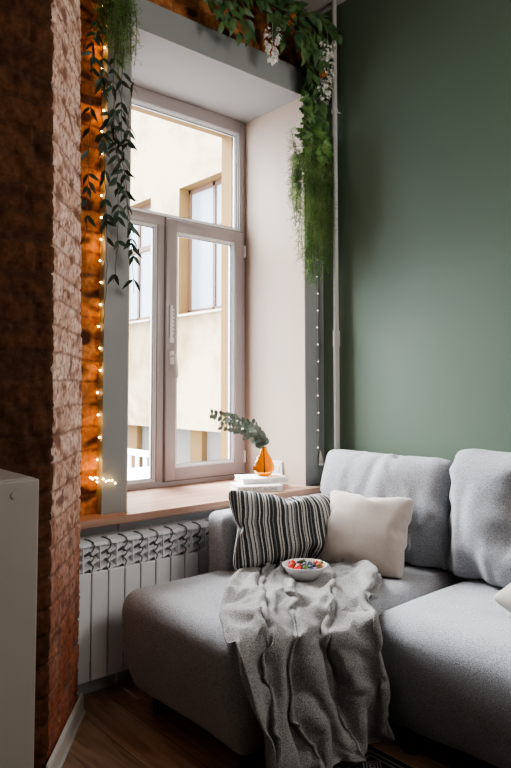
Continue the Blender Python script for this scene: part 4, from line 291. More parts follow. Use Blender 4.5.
3564,3460,1028,3621,3470,1051,3678,3466,1034,3732,3467,1057,3770,3464,1088,3788,3458,1070,3774,3471,1050,3785,3468,1028,3805,3452,1032,3821,3442,1051,3857,3452,1031,3909,3445,1033,3966,3437,1023,4023,3423,1035,4067,3416,1070,4087,3423,1109,4117,3413,1132,4142,3399,1119,4163,3384,1110,4169,3377,1087,
4141,3434,1087,4189,3404,1051,4240,3374,1056,2795,3540,999,2820,3527,1014,2831,3525,1042,2878,3529,1034,2941,3527,1016,3002,3526,1031,3028,3519,1077,3048,3514,1111,3080,3504,1132,3108,3506,1124,3110,3495,1102,3117,3482,1117,3138,3473,1117,3147,3494,1071,3201,3490,1089,3239,3521,1052,3299,3534,1025,
3389,3531,1042,3383,3530,1077,3407,3506,1101,3431,3476,1103,3416,3503,1056,3455,3478,1048,3490,3459,1019,3531,3452,1049,3596,3423,1052,3643,3422,1023,3692,3433,1021,3738,3442,1050,3759,3422,1083,3760,3425,1035,3748,3441,1012,3771,3426,1007,3787,3410,1029,3826,3400,1032,3873,3412,1006,3934,3410,1023,
3988,3399,1027,4032,3391,1053,4054,3396,1087,4073,3393,1121,4100,3377,1129,4118,3364,1115,4125,3351,1098,4103,3408,1071,4153,3371,1052,4204,3344,1043,2778,3505,991,2799,3493,1002,2822,3488,1014,2860,3496,1042,2920,3492,1018,2986,3493,1026,3030,3491,1053,3037,3478,1098,3063,3470,1130,3061,3483,1098,
3077,3470,1090,3083,3460,1108,3107,3449,1113,3126,3461,1069,3185,3458,1074,3223,3491,1037,3295,3496,1022,3369,3502,1022,3362,3513,1049,3365,3503,1076,3366,3477,1097,3392,3490,1063,3432,3447,1061,3454,3443,1014,3511,3410,1031,3575,3392,1024,3625,3385,1039,3659,3403,1037,3693,3412,1041,3723,3409,1040,
3732,3384,1043,3723,3400,1010,3738,3398,986,3756,3383,1005,3790,3369,1024,3841,3368,1006,3892,3378,981,3948,3373,1002,3996,3369,1031,4024,3366,1070,4047,3361,1099,4059,3355,1132,4077,3341,1119,4083,3327,1099,4065,3375,1059,4120,3340,1067,4161,3321,1030,2762,3473,983,2778,3462,998,2799,3457,1007,
2842,3461,1019,2904,3464,1036,2967,3459,1027,3013,3458,1052,3022,3439,1098,3043,3448,1089,3052,3449,1064,3069,3435,1066,3071,3429,1087,3084,3418,1108,3111,3427,1068,3170,3430,1061,3222,3456,1024,3305,3455,1018,3363,3462,1013,3348,3480,1034,3365,3475,1041,3373,3459,1050,3398,3457,1037,3400,3425,1076,
3425,3418,1017,3497,3370,1008,3557,3381,993,3605,3360,1026,3651,3353,1025,3661,3390,1017,3673,3393,1000,3672,3369,1004,3696,3357,1001,3693,3395,990,3727,3362,981,3756,3344,1013,3810,3337,1007,3856,3346,978,3909,3349,969,3956,3347,991,3988,3342,1034,4011,3337,1078,4020,3345,1116,4031,3320,1116,
4037,3299,1097,4034,3335,1050,4088,3301,1074,4115,3305,1019,2745,3444,973,2765,3433,980,2782,3429,994,2825,3430,1014,2887,3436,1015,2951,3429,1026,2998,3419,1051,2999,3410,1090,3036,3402,1079,3029,3419,1074,3031,3419,1058,3051,3406,1057,3064,3391,1089,3103,3391,1070,3156,3404,1048,3227,3422,1009,
3308,3422,1001,3352,3429,1005,3346,3441,1032,3337,3444,1055,3351,3420,1049,3369,3409,1042,3365,3405,1072,3408,3375,1009,3476,3351,983,3533,3364,974,3587,3359,993,3627,3335,1010,3629,3356,998,3628,3371,985,3634,3367,969,3636,3340,977,3654,3354,964,3689,3375,964,3722,3332,995,3777,3329,985,
3828,3315,985,3874,3325,964,3920,3324,971,3955,3321,996,3974,3314,1034,3979,3331,1077,3979,3340,1117,3988,3315,1117,4010,3291,1068,4061,3258,1072,4066,3292,1017,2747,3389,1005,2759,3390,983,2780,3399,982,2814,3402,1013,2871,3415,998,2936,3406,1012,2989,3394,1038,2988,3388,1072,3021,3373,1077,
3016,3383,1057,3016,3395,1038,3037,3394,1033,3060,3373,1051,3096,3361,1070,3144,3380,1035,3219,3396,997,3285,3399,987,3314,3397,981,3326,3390,1000,3320,3397,1021,3342,3373,1011,3321,3376,1035,3346,3351,1048,3401,3319,995,3462,3316,977,3514,3341,959,3565,3346,966,3589,3339,998,3607,3322,992,
3606,3326,974,3592,3344,963,3603,3337,945,3625,3314,953,3659,3316,945,3703,3322,964,3745,3305,997,3794,3305,970,3840,3303,960,3884,3300,968,3924,3294,979,3930,3301,1010,3931,3310,1040,3930,3327,1069,3941,3308,1085,3958,3295,1098,3972,3279,1103,3985,3250,1105,2775,3359,1032,2754,3375,1027,
2779,3372,1005,2808,3365,998,2857,3387,972,2916,3372,987,2957,3356,1037,2976,3341,1051,2997,3337,1056,3016,3345,1043,3026,3354,1022,3043,3363,1009,3060,3357,1026,3088,3329,1055,3140,3346,1019,3214,3353,974,3253,3359,961,3285,3351,952,3292,3341,984,3274,3360,982,3307,3347,966,3302,3334,1003,
3331,3293,1028,3393,3272,989,3443,3289,961,3490,3323,934,3542,3321,940,3541,3327,977,3562,3314,989,3567,3297,976,3570,3296,954,3568,3311,934,3595,3294,933,3627,3289,959,3672,3288,940,3724,3281,957,3773,3273,995,3817,3270,981,3853,3269,973,3887,3257,979,3909,3250,998,3895,3268,1015,
3902,3266,1037,3917,3252,1049,3928,3268,1021,3951,3264,1025,3948,3260,1063,2758,3318,998,2734,3328,1011,2745,3340,983,2779,3352,956,2835,3355,936,2891,3331,963,2956,3335,979,2976,3339,985,2980,3320,1000,2998,3328,988,3008,3310,996,3028,3307,1010,3037,3308,1040,3077,3297,1022,3132,3303,988,
3194,3295,996,3216,3319,953,3233,3297,942,3244,3290,979,3243,3315,966,3260,3291,945,3270,3284,975,3316,3247,1008,3372,3252,968,3418,3283,948,3466,3300,916,3513,3287,921,3500,3306,950,3496,3303,974,3512,3287,968,3520,3282,947,3536,3272,934,3563,3265,933,3599,3263,955,3645,3262,937,
3699,3254,944,3740,3243,978,3792,3229,993,3839,3205,1001,3856,3202,984,3876,3193,996,3860,3213,1009,3874,3199,1028,3894,3191,1029,3913,3187,1028,3940,3187,1015,3939,3185,1049,2716,3274,978,2730,3288,961,2730,3311,941,2758,3334,916,2814,3322,908,2876,3306,920,2944,3324,927,2996,3315,923,
3002,3298,931,2999,3283,942,3015,3267,944,3026,3268,969,3006,3266,995,3052,3255,980,3110,3254,969,3159,3242,970,3172,3288,962,3204,3282,966,3207,3231,982,3195,3250,996,3223,3256,955,3233,3228,999,3287,3235,972,3349,3240,944,3386,3283,933,3441,3274,904,3479,3249,906,3456,3260,930,
3454,3261,952,3472,3244,951,3481,3238,932,3505,3231,934,3531,3229,938,3572,3227,943,3622,3220,935,3675,3206,948,3723,3194,962,3764,3178,983,3800,3152,1012,3828,3132,1040,3847,3134,1022,3857,3118,1047,3873,3115,1028,3874,3140,1008,3894,3124,999,3901,3156,979,3914,3198,987,2717,3236,931,
2713,3258,916,2725,3280,902,2741,3316,882,2791,3293,893,2855,3308,883,2918,3327,872,2940,3308,903,2940,3282,914,2923,3285,935,2933,3301,945,2945,3260,948,2975,3242,940,3026,3211,942,3082,3242,920,3131,3268,916,3160,3302,920,3192,3283,925,3194,3249,933,3168,3288,902,3216,3278,918,
3219,3230,927,3255,3211,938,3316,3246,930,3364,3263,907,3409,3257,936,3429,3228,909,3428,3211,927,3425,3186,947,3446,3182,949,3465,3180,946,3474,3183,952,3506,3181,952,3549,3172,939,3601,3155,940,3652,3167,921,3699,3172,915,3721,3149,943,3743,3122,970,3765,3088,1003,3790,3042,1039,
3772,3055,1044,3818,3051,1022,3813,3080,1005,3826,3116,986,3846,3151,967,3885,3173,954,2716,3205,885,2709,3226,872,2712,3256,865,2731,3294,851,2786,3283,860,2848,3281,859,2885,3326,841,2935,3305,855,2923,3259,867,2899,3267,881,2901,3299,861,2950,3280,870,2988,3251,875,3028,3213,882,
3073,3249,874,3118,3281,871,3165,3308,872,3188,3269,863,3172,3253,867,3147,3278,851,3201,3293,864,3212,3238,876,3258,3221,887,3313,3221,892,3366,3223,897,3397,3260,894,3418,3234,874,3424,3204,858,3446,3199,882,3463,3212,899,3487,3203,897,3476,3184,889,3503,3180,893,3528,3138,888,
3587,3143,890,3639,3129,890,3683,3139,883,3714,3123,900,3744,3105,913,3765,3076,927,3782,3059,940,3754,3050,956,3782,3013,944,3814,3034,940,3804,3075,938,3825,3115,925,3859,3150,917,2709,3178,843,2714,3199,830,2706,3231,830,2725,3274,822,2782,3275,830,2844,3269,829,2880,3313,805,
2934,3296,807,2941,3252,814,2913,3255,819,2917,3279,817,2957,3274,817,2997,3259,829,3026,3212,840,3074,3245,835,3109,3290,831,3158,3309,825,3179,3262,820,3146,3261,802,3137,3285,804,3171,3291,818,3219,3254,837,3260,3222,848,3320,3223,849,3370,3239,853,3416,3254,845,3463,3272,849,
3466,3239,846,3449,3247,830,3486,3252,849,3490,3226,850,3462,3204,834,3486,3167,833,3543,3177,848,3585,3134,838,3632,3118,848,3679,3099,855,3715,3097,858,3742,3082,863,3761,3063,869,3771,3040,874,3774,3012,876,3804,3006,889,3822,3043,872,3797,3089,872,3827,3120,869,3839,3165,876,
2709,3152,810,2701,3172,798,2702,3208,798,2721,3253,795,2778,3266,801,2841,3259,801,2882,3301,776,2935,3286,779,2932,3239,782,2894,3244,773,2891,3270,780,2957,3264,774,2996,3264,796,3023,3212,808,3075,3242,805,3107,3290,795,3157,3313,788,3175,3273,775,3145,3270,757,3148,3292,767,
3185,3298,783,3225,3260,805,3261,3220,816,3321,3215,816,3383,3229,809,3426,3243,803,3460,3272,789,3482,3238,794,3466,3237,778,3482,3260,788,3504,3262,804,3495,3222,803,3508,3200,811,3532,3157,817,3587,3145,804,3635,3128,814,3682,3097,818,3719,3079,818,3744,3066,820,3762,3051,822,
3777,3035,825,3781,3011,828,3804,3005,832,3802,3041,838,3787,3096,829,3826,3131,827,3844,3175,836,2708,3136,788,2700,3155,773,2700,3191,774,2721,3239,771,2776,3258,775,2837,3245,779,2877,3283,754,2932,3296,754,2944,3256,754,2922,3243,741,2928,3269,743,2964,3279,750,3008,3262,768,
3023,3207,779,3077,3234,777,3100,3288,768,3152,3315,759,3179,3281,744,3149,3277,728,3153,3298,734,3192,3304,757,3226,3256,776,3262,3215,787,3315,3200,788,3376,3214,782,3426,3233,775,3452,3272,764,3496,3251,758,3475,3244,745,3474,3279,745,3513,3264,770,3508,3207,760,3540,3175,767,
3534,3127,768,3584,3134,763,3626,3108,775,3669,3129,775,3702,3098,778,3739,3079,786,3763,3061,791,3781,3045,793,3785,3027,797,3805,3031,796,3816,3066,799,3787,3103,794,3817,3141,796,3855,3171,804,2715,3119,761,2696,3133,746,2697,3169,748,2721,3219,746,2775,3248,748,2836,3233,753,
2886,3258,736,2927,3279,723,2963,3258,724,2963,3235,725,2935,3247,714,2950,3290,720,2996,3259,741,3024,3207,748,3078,3235,745,3109,3280,735,3156,3320,727,3184,3285,713,3156,3277,696,3161,3299,703,3200,3309,727,3229,3256,746,3267,3216,756,3319,3195,757,3381,3202,753,3435,3225,738,
3456,3263,721,3471,3235,723,3488,3222,716,3489,3256,718,3527,3266,742,3517,3215,733,3544,3175,736,3532,3127,736,3582,3117,736,3629,3100,745,3673,3120,744,3717,3107,750,3751,3083,755,3773,3061,758,3783,3041,757,3784,3023,762,3805,3024,765,3821,3057,765,3789,3093,762,3827,3126,768,
3854,3169,770,2718,3100,736,2697,3110,718,2695,3148,720,2724,3198,720,2775,3235,720,2836,3222,726,2880,3263,706,2934,3253,689,2969,3243,686,2967,3221,691,2939,3228,692,2944,3275,690,3000,3264,711,3026,3207,717,3079,3238,713,3116,3280,703,3160,3325,688,3192,3295,678,3165,3279,664,
3169,3304,672,3207,3309,698,3236,3259,715,3274,3218,724,3323,3192,725,3385,3190,723,3435,3222,706,3462,3258,686,3480,3238,686,3495,3227,688,3516,3238,699,3538,3271,713,3536,3222,709,3532,3175,706,3538,3126,705,3579,3096,712,3629,3096,712,3677,3107,714,3724,3108,717,3761,3085,721,
3777,3057,723,3786,3036,723,3787,3018,727,3808,3018,731,3828,3048,736,3794,3085,728,3829,3123,733,3849,3170,736,2723,3089,706,2695,3089,691,2696,3126,692,2727,3177,694,2775,3219,692,2838,3215,696,2881,3258,674,2930,3237,661,2973,3226,651,2963,3203,657,2939,3210,670,2940,3259,664,
3000,3264,679,3029,3208,686,3081,3240,681,3118,3284,671,3160,3326,655,3198,3297,642,3182,3275,634,3167,3299,641,3209,3314,664,3245,3263,683,3282,3221,692,3328,3191,693,3388,3182,691,3436,3219,674,3463,3256,654,3486,3238,652,3501,3231,657,3526,3235,670,3541,3274,680,3556,3228,684,
3547,3180,678,3546,3128,673,3581,3092,679,3630,3105,680,3680,3103,681,3729,3107,684,3770,3084,688,3782,3054,689,3791,3032,687,3796,3014,691,3814,3013,697,3836,3041,703,3801,3077,695,3822,3125,700,3842,3173,701,2730,3072,679,2697,3069,663,2698,3104,663,2731,3155,667,2777,3202,665,
2840,3208,665,2880,3257,642,2938,3233,627,2968,3204,619,2953,3185,629,2932,3192,644,2949,3242,644,3000,3264,647,3030,3210,654,3082,3242,648,3119,3290,637,3165,3324,620,3201,3289,599,3187,3269,597,3168,3296,610,3208,3317,630,3251,3267,649,3290,3224,659,3332,3191,661,3390,3176,659,
3437,3213,643,3463,3253,622,3492,3243,619,3506,3237,623,3531,3235,636,3540,3276,646,3567,3235,653,3559,3184,648,3557,3132,643,3583,3088,647,3632,3103,648,3681,3108,649,3732,3101,651,3778,3085,655,3788,3052,655,3797,3028,653,3798,3010,657,3819,3009,663,3844,3033,670,3809,3071,663,
3833,3118,668,3841,3169,667,2737,3057,652,2701,3050,636,2701,3083,636,2735,3134,641,2780,3183,638,2840,3201,634,2884,3249,610,2954,3228,599,2961,3184,591,2939,3172,597,2921,3176,614,2924,3220,613,2988,3261,617,3032,3213,622,3084,3244,616,3120,3295,603,3174,3324,587,3199,3282,567,
3182,3261,559,3171,3287,569,3204,3315,592,3254,3270,615,3296,3228,628,3336,3191,629,3389,3170,629,3438,3204,613,3462,3247,592,3495,3232,588,3511,3227,591,3533,3237,601,3538,3276,612,3574,3243,621,3569,3190,619,3580,3138,623,3584,3088,616,3636,3088,620,3681,3106,617,3734,3098,620,
3784,3087,623,3792,3051,622,3803,3025,621,3807,3007,623,3824,3002,630,3851,3023,639,3816,3060,632,3823,3113,636,3843,3162,634,2743,3045,625,2707,3032,609,2706,3063,608,2739,3113,614,2783,3164,611,2839,3194,603,2884,3238,580,2958,3214,568,2953,3167,559,2927,3158,567,2908,3167,582,
2920,3206,585,2976,3259,586,3031,3216,591,3084,3244,584,3121,3300,570,3186,3315,554,3191,3262,534,3161,3259,528,3159,3283,534,3209,3303,552,3261,3282,586,3303,3235,599,3337,3191,600,3384,3163,600,3437,3191,586,3458,3243,563,3495,3223,558,3515,3218,559,3530,3234,567,3533,3274,576,
3575,3253,588,3585,3200,593,3592,3146,595,3587,3096,587,3635,3077,592,3681,3096,589,3736,3098,590,3789,3088,592,3802,3049,592,3809,3023,590,3829,3021,594,3829,3001,597,3856,3004,610,3830,3051,604,3819,3103,605,3843,3151,604,2742,3044,595,2712,3019,582,2712,3047,581,2744,3094,588,
2786,3147,584,2837,3185,574,2880,3227,553,2939,3220,534,2943,3162,530,2918,3145,537,2897,3159,550,2922,3196,556,2966,3253,555,3029,3218,561,3083,3244,554,3122,3301,539,3196,3315,524,3176,3250,504,3146,3257,493,3148,3280,501,3204,3283,528,3246,3256,571,3315,3243,571,3342,3195,571,
3376,3156,571,3434,3173,561,3452,3228,536,3493,3239,537,3516,3228,536,3531,3222,536,3528,3261,542,3568,3264,552,3592,3216,563,3585,3160,566,3589,3107,560,3634,3080,564,3685,3076,569,3739,3091,562,3794,3086,563,3815,3047,566,3808,3016,562,3832,3017,555,3836,3001,565,3854,2986,581,
3846,3037,578,3823,3085,577,3837,3136,576,2754,3052,569,2736,3008,564,2722,3032,556,2744,3083,560,2787,3134,556,2835,3176,545,2872,3223,526,2937,3225,508,2941,3158,505,2905,3145,509,2892,3164,518,2924,3191,529,2977,3239,528,3030,3214,534,3083,3241,524,3121,3299,510,3202,3308,494,
3182,3241,480,3147,3258,463,3137,3279,462,3179,3276,488,3236,3239,547,3309,3234,545,3356,3204,548,3369,3153,542,3429,3153,537,3457,3207,513,3492,3243,506,3523,3215,512,3511,3210,503,3518,3242,512,3554,3268,514,3591,3233,528,3582,3178,535,3595,3125,533,3636,3092,537,3686,3075,540,
3742,3075,540,3800,3078,536,3831,3038,538,3792,3021,540,3797,3001,547,3811,2988,546,3837,2977,551,3861,3019,552,3839,3075,552,3824,3129,550,2765,3055,541,2758,3007,543,2737,3022,534,2744,3074,531,2788,3126,528,2838,3168,517,2864,3220,497,2932,3225,484,2945,3163,484,2908,3148,485,
2886,3165,481,2914,3192,497,2978,3230,498,3035,3201,506,3083,3236,495,3115,3296,481,3194,3316,464,3185,3239,446,3143,3253,436,3145,3282,421,3175,3279,464,3234,3230,517,3303,3208,533,3362,3211,520,3367,3160,513,3420,3137,512,3466,3182,495,3493,3239,475,3537,3236,488,3540,3214,484,
3510,3225,478,3531,3265,486,3582,3246,496,3579,3195,503,3605,3149,510,3645,3115,518,3690,3088,515,3744,3076,513,3803,3071,510,3830,3025,511,3787,3013,512,3799,2996,515,3813,2984,520,3840,2975,524,3861,3019,524,3845,3075,526,3816,3125,525,2772,3057,508,2775,3008,515,2749,3016,509,
2746,3067,506,2787,3123,498,2841,3160,488,2857,3216,468,2922,3231,459,2947,3171,464,2923,3139,463,2901,3148,453,2931,3188,456,2974,3228,466,3037,3194,478,3082,3231,466,3114,3290,451,3183,3331,440,3203,3261,430,3157,3227,430,3145,3243,412,3188,3265,448,3226,3221,486,3293,3187,511,
3351,3214,494,3373,3169,487,3411,3130,484,3468,3158,475,3491,3212,453,3540,3241,458,3555,3237,465,3534,3222,456,3522,3259,450,3574,3260,463,3586,3205,475,3603,3154,482,3638,3116,491,3687,3098,490,3738,3079,487,3794,3074,484,3830,3031,483,3785,3014,485,3803,2993,487,3815,2984,493,
3838,2974,497,3858,3016,497,3845,3071,499,3817,3122,499,2764,3051,479,2789,3009,487,2761,3011,481,2753,3063,474,2786,3122,469,2843,3153,459,2856,3210,439,2915,3236,428,2945,3182,443,2952,3130,448,2928,3128,439,2914,3167,435,2964,3215,432,3032,3188,449,3083,3222,438,3111,3279,422,
3172,3331,410,3196,3263,408,3178,3210,432,3161,3210,411,3166,3253,406,3226,3226,448,3275,3172,483,3337,3196,470,3387,3182,465,3405,3132,455,3466,3139,451,3484,3196,429,3529,3215,433,3566,3226,436,3563,3214,441,3542,3238,425,3570,3263,429,3596,3219,446,3606,3165,454,3631,3118,464,
3674,3089,468,3727,3089,463,3784,3080,459,3827,3041,457,3783,3013,458,3799,2983,461,3816,2974,465,3835,2974,469,3861,3008,471,3849,3064,473,3819,3116,473,2780,3061,453,2798,3017,456,2771,3011,455,2753,3062,443,2784,3122,438,2846,3146,430,2855,3203,409,2910,3234,396,2953,3173,396,
2955,3136,410,2936,3119,416,2913,3149,421,2960,3203,409,3032,3178,421,3086,3210,411,3108,3265,392,3160,3320,379,3217,3267,399,3204,3205,410,3188,3226,400,3175,3250,384,3227,3234,418,3264,3170,449,3330,3166,457,3378,3186,437,3406,3143,430,3460,3124,426,3485,3178,406,3522,3223,401,
3567,3220,408,3563,3199,413,3541,3205,410,3554,3245,400,3603,3230,414,3614,3177,426,3630,3125,437,3666,3087,443,3717,3099,441,3771,3084,434,3822,3057,433,3787,3015,432,3795,2974,435,3818,2974,434,3826,2994,445,3859,3006,444,3854,3057,446,3821,3107,448,2787,3067,422,2805,3024,424,
2778,3016,423,2760,3063,414,2784,3121,408,2848,3138,401,2856,3195,380,2906,3232,366,2952,3171,374,2947,3116,382,2921,3122,388,2908,3152,392,2954,3200,388,3031,3167,394,3090,3196,384,3104,3249,363,3146,3306,347,3220,3282,364,3214,3210,390,3177,3204,380,3179,3229,363,3240,3239,378,
3262,3172,416,3322,3144,436,3368,3171,415,3416,3162,410,3448,3114,400,3480,3162,380,3519,3206,376,3568,3210,382,3571,3188,388,3553,3189,385,3545,3226,371,3593,3232,378,3625,3188,395,3628,3132,408,3657,3087,418,3706,3106,417,3759,3098,410,3809,3074,410,3792,3025,405,3783,2978,407,
3802,2988,412,3818,2999,417,3851,3005,417,3859,3050,419,3825,3097,421,2790,3071,391,2810,3033,394,2785,3023,392,2763,3064,383,2785,3120,378,2849,3130,371,2859,3187,350,2902,3230,336,2946,3173,358,2946,3117,354,2923,3129,360,2906,3156,360,2955,3191,346,3030,3157,366,3094,3181,359,
3102,3232,334,3133,3289,316,3214,3292,324,3238,3224,349,3206,3191,362,3190,3209,346,3233,3231,353,3270,3182,384,3312,3133,407,3371,3143,405,3407,3174,384,3430,3128,372,3489,3125,366,3502,3185,341,3550,3215,344,3557,3182,372,3537,3176,371,3542,3195,353,3581,3213,350,3625,3193,362,
3631,3137,379,3648,3086,392,3700,3093,394,3748,3115,390,3798,3092,387,3808,3034,382,3778,2988,379,3806,2987,385,3820,2997,389,3843,3005,390,3859,3040,392,3829,3084,394,2783,3070,358,2816,3042,362,2793,3031,360,2764,3063,351,2785,3119,348,2848,3123,342,2866,3177,322,2900,3227,306,
2935,3177,315,2939,3124,321,2915,3133,330,2907,3158,336,2960,3181,326,3029,3147,338,3097,3165,333,3106,3214,308,3122,3272,286,3198,3289,289,3252,3233,319,3226,3186,334,3206,3200,320,3222,3223,327,3275,3196,352,3307,3139,373,3367,3121,385,3390,3168,361,3438,3157,354,3465,3109,338,
3514,3144,327,3528,3200,306,3566,3195,327,3571,3170,349,3552,3172,339,3585,3189,328,3626,3189,332,3632,3138,350,3642,3085,365,3694,3083,370,3736,3114,364,3790,3111,362,3807,3055,353,3779,3008,353,3803,2979,355,3827,2980,358,3830,3003,365,3855,3026,367,3818,3060,374,2798,3084,330,
2821,3051,330,2800,3038,329,2769,3063,322,2781,3117,319,2845,3117,312,2874,3167,294,2903,3218,276,2945,3184,288,2937,3129,295,2911,3141,300,2909,3166,304,2965,3171,305,3027,3137,309,3096,3152,306,3118,3199,285,3117,3251,258,3183,3286,254,3241,3238,285,3253,3185,321,3229,3185,309,
3227,3207,286,3275,3209,313,3318,3160,346,3355,3104,359,3393,3147,340,3433,3178,332,3448,3131,313,3503,3109,305,3529,3161,286,3577,3197,296,3578,3159,316,3556,3159,318,3565,3174,302,3614,3182,304,3639,3138,321,3636,3084,337,3688,3072,346,3728,3105,338,3777,3123,336,3815,3079,331,
3790,3026,326,3786,2979,326,3805,2991,332,3820,3004,338,3847,3012,344,3837,3051,346,2800,3093,295,2821,3060,296,2802,3044,293,2773,3066,289,2778,3118,287,2840,3112,279,2879,3156,264,2904,3204,245,2952,3185,260,2940,3133,270,2912,3150,271,2920,3174,266,2952,3157,272,3022,3131,276,
3092,3143,275,3127,3182,259,3119,3229,231,3174,3272,220,3234,3240,245,3260,3209,290,3254,3164,292,3238,3168,271,3271,3191,270,3326,3174,310,3338,3103,327,3398,3123,318,3410,3177,309,3458,3161,298,3474,3111,278,3529,3126,265,3572,3174,258,3597,3162,285,3567,3145,290,3568,3155,276,
3603,3180,268,3638,3139,288,3635,3085,305,3682,3063,318,3725,3091,313,3761,3128,311,3806,3097,305,3810,3041,299,3781,2994,295,3810,2992,301,3826,3004,308,3844,3010,312,3854,3035,319,2799,3094,258,2823,3067,259,2805,3050,257,2776,3069,254,2775,3120,253,2835,3110,245,2884,3141,232,
2906,3188,212,2959,3185,230,2950,3132,244,2918,3145,239,2917,3167,224,2969,3158,232,3016,3127,240,3080,3157,246,3133,3162,231,3127,3208,203,3171,3254,187,3221,3214,222,3288,3210,255,3293,3170,285,3273,3166,268,3264,3189,247,3322,3177,270,3324,3108,292,3389,3109,287,3396,3167,281,
3445,3178,272,3461,3131,252,3511,3107,239,3553,3136,238,3605,3135,252,3603,3124,274,3586,3125,270,3587,3158,241,3635,3141,252,3638,3087,271,3677,3057,287,3711,3095,285,3748,3130,283,3799,3114,279,3812,3060,271,3778,3019,266,3808,3023,272,3825,3023,275,3840,3024,282,3864,3014,293,
2790,3096,222,2825,3073,221,2807,3058,220,2777,3072,216,2775,3120,215,2831,3106,210,2887,3122,201,2913,3167,182,2966,3183,188,2975,3136,213,2944,3122,219,2928,3131,203,2949,3159,203,3013,3143,206,3072,3167,212,3124,3146,202,3139,3189,176,3171,3238,154,3216,3194,189,3288,3196,213,
3303,3160,248,3277,3157,237,3267,3179,224,3323,3173,232,3317,3108,257,3380,3098,253,3386,3158,250,3430,3185,243,3475,3159,239,3495,3117,208,3548,3113,211,3594,3136,209,3603,3110,242,3584,3105,243,3591,3124,229,3629,3134,219,3644,3089,237,3673,3051,254,3708,3086,253,3738,3130,254,
3790,3129,252,3815,3081,245,3796,3033,237,3814,3008,242,3841,2998,254,3841,2984,261,3852,2992,261,2801,3104,185,2823,3075,184,2802,3061,184,2776,3081,182,2776,3124,182,2835,3129,183,2889,3105,169,2916,3149,151,2962,3174,152,2975,3143,178,2969,3108,194,2952,3113,181,2950,3144,162,
3012,3139,167,3061,3171,180,3113,3151,170,3162,3170,159,3175,3219,124,3215,3181,154,3279,3175,178,3300,3151,218,3273,3135,222,3272,3154,202,3319,3160,200,3313,3102,223,3372,3089,220,3379,3149,218,3419,3183,212,3460,3152,209,3513,3145,197,3539,3102,179,3579,3109,195,3618,3102,211,
3619,3087,222,3600,3090,207,3622,3114,190,3656,3091,202,3667,3048,221,3705,3080,222,3730,3129,223,3780,3142,224,3818,3105,221,3814,3052,212,3825,3015,208,3842,3000,219,3845,2978,231,3865,2977,234,2799,3105,148,2820,3074,146,2798,3064,148,2774,3088,149,2779,3130,148,2839,3142,150,
2879,3099,136,2919,3132,121,2963,3156,117,2992,3124,146,2988,3100,163,2974,3115,151,2955,3126,140,2993,3153,135,3055,3141,161,3101,3174,145,3151,3156,132,3185,3193,102,3238,3187,126,3252,3147,157,3285,3149,169,3289,3120,192,3291,3132,183,3324,3143,172,3310,3095,192,3364,3081,186,
3373,3140,186,3412,3177,181,3463,3168,181,3498,3127,175,3551,3129,160,3568,3093,159,3602,3094,175,3616,3070,191,3601,3071,187,3614,3087,170,3651,3083,170,3659,3045,188,3702,3075,191,3725,3125,194,3770,3151,196,3817,3128,196,3835,3077,195,3845,3033,185,3855,3005,187,3859,2977,190,
3872,2976,201,2795,3099,115,2818,3076,112,2794,3065,115,2771,3093,117,2784,3134,116,2842,3156,120,2879,3111,106,2933,3108,106,2964,3144,86,2990,3119,116,2995,3087,131,2976,3099,123,2969,3115,112,3006,3137,111,3054,3120,138,3103,3147,139,3137,3158,102,3191,3168,88,3247,3171,96,
3275,3146,132,3270,3104,171,3298,3110,165,3312,3121,153,3316,3132,136,3320,3089,159,3357,3074,155,3366,3131,157,3404,3170,153,3456,3171,152,3502,3147,151,3535,3105,148,3583,3107,129,3614,3085,140,3616,3055,163,3597,3053,162,3601,3067,150,3633,3071,150,3656,3040,157,3699,3071,163,
3719,3123,168,3761,3154,170,3812,3144,170,3844,3100,172,3869,3056,174,3880,3019,170,3895,2993,172,3899,2986,185,2787,3087,87,2816,3068,81,2787,3066,85,2768,3097,89,2802,3135,90,2848,3166,92,2876,3116,79,2928,3103,82,2968,3127,63,3000,3115,85,3003,3080,101,2984,3084,103,
2982,3099,91,3019,3111,98,3061,3113,112,3092,3149,110,3141,3127,112,3190,3139,96,3244,3147,78,3297,3143,98,3272,3118,130,3274,3084,156,3286,3090,140,3299,3108,129,3312,3079,134,3351,3069,126,3359,3122,131,3396,3162,129,3448,3163,128,3500,3160,128,3540,3127,129,3562,3082,125,
3604,3076,111,3624,3049,127,3625,3037,145,3609,3034,142,3609,3054,129,3652,3063,138,3698,3066,137,3713,3118,144,3751,3156,146,3803,3153,144,3840,3115,145,3878,3080,153,3897,3039,153,3907,3007,154,3915,2991,156,2792,3089,59,2817,3079,55,2786,3066,58,2767,3095,65,2800,3144,67,
2849,3175,69,2885,3127,58,2925,3088,61,2968,3109,47,3004,3104,61,3012,3080,77,2995,3072,82,2994,3086,69,3026,3095,80,3066,3110,89,3085,3149,85,3130,3122,87,3183,3117,88,3235,3121,83,3289,3121,73,3296,3104,99,3265,3100,124,3272,3080,119,3293,3079,118,3316,3087,109,
3341,3067,101,3352,3113,106,3387,3149,105,3438,3148,110,3490,3153,107,3541,3142,109,3552,3092,102,3576,3058,108,3614,3050,100,3632,3032,111,3633,3021,125,3616,3021,121,3629,3067,124,3685,3073,113,3708,3116,121,3741,3155,125,3792,3158,122,3837,3130,122,3879,3100,131,3907,3062,135,
3922,3028,137,3912,3008,134,2785,3075,43,2816,3087,37,2789,3066,37,2766,3095,43,2809,3140,48,2852,3179,48,2895,3139,47,2919,3088,42,2965,3087,46,3003,3092,45,3015,3071,59,3005,3064,71,3004,3068,58,3027,3091,58,3059,3112,71,3085,3144,64,3132,3142,79,3174,3112,70,
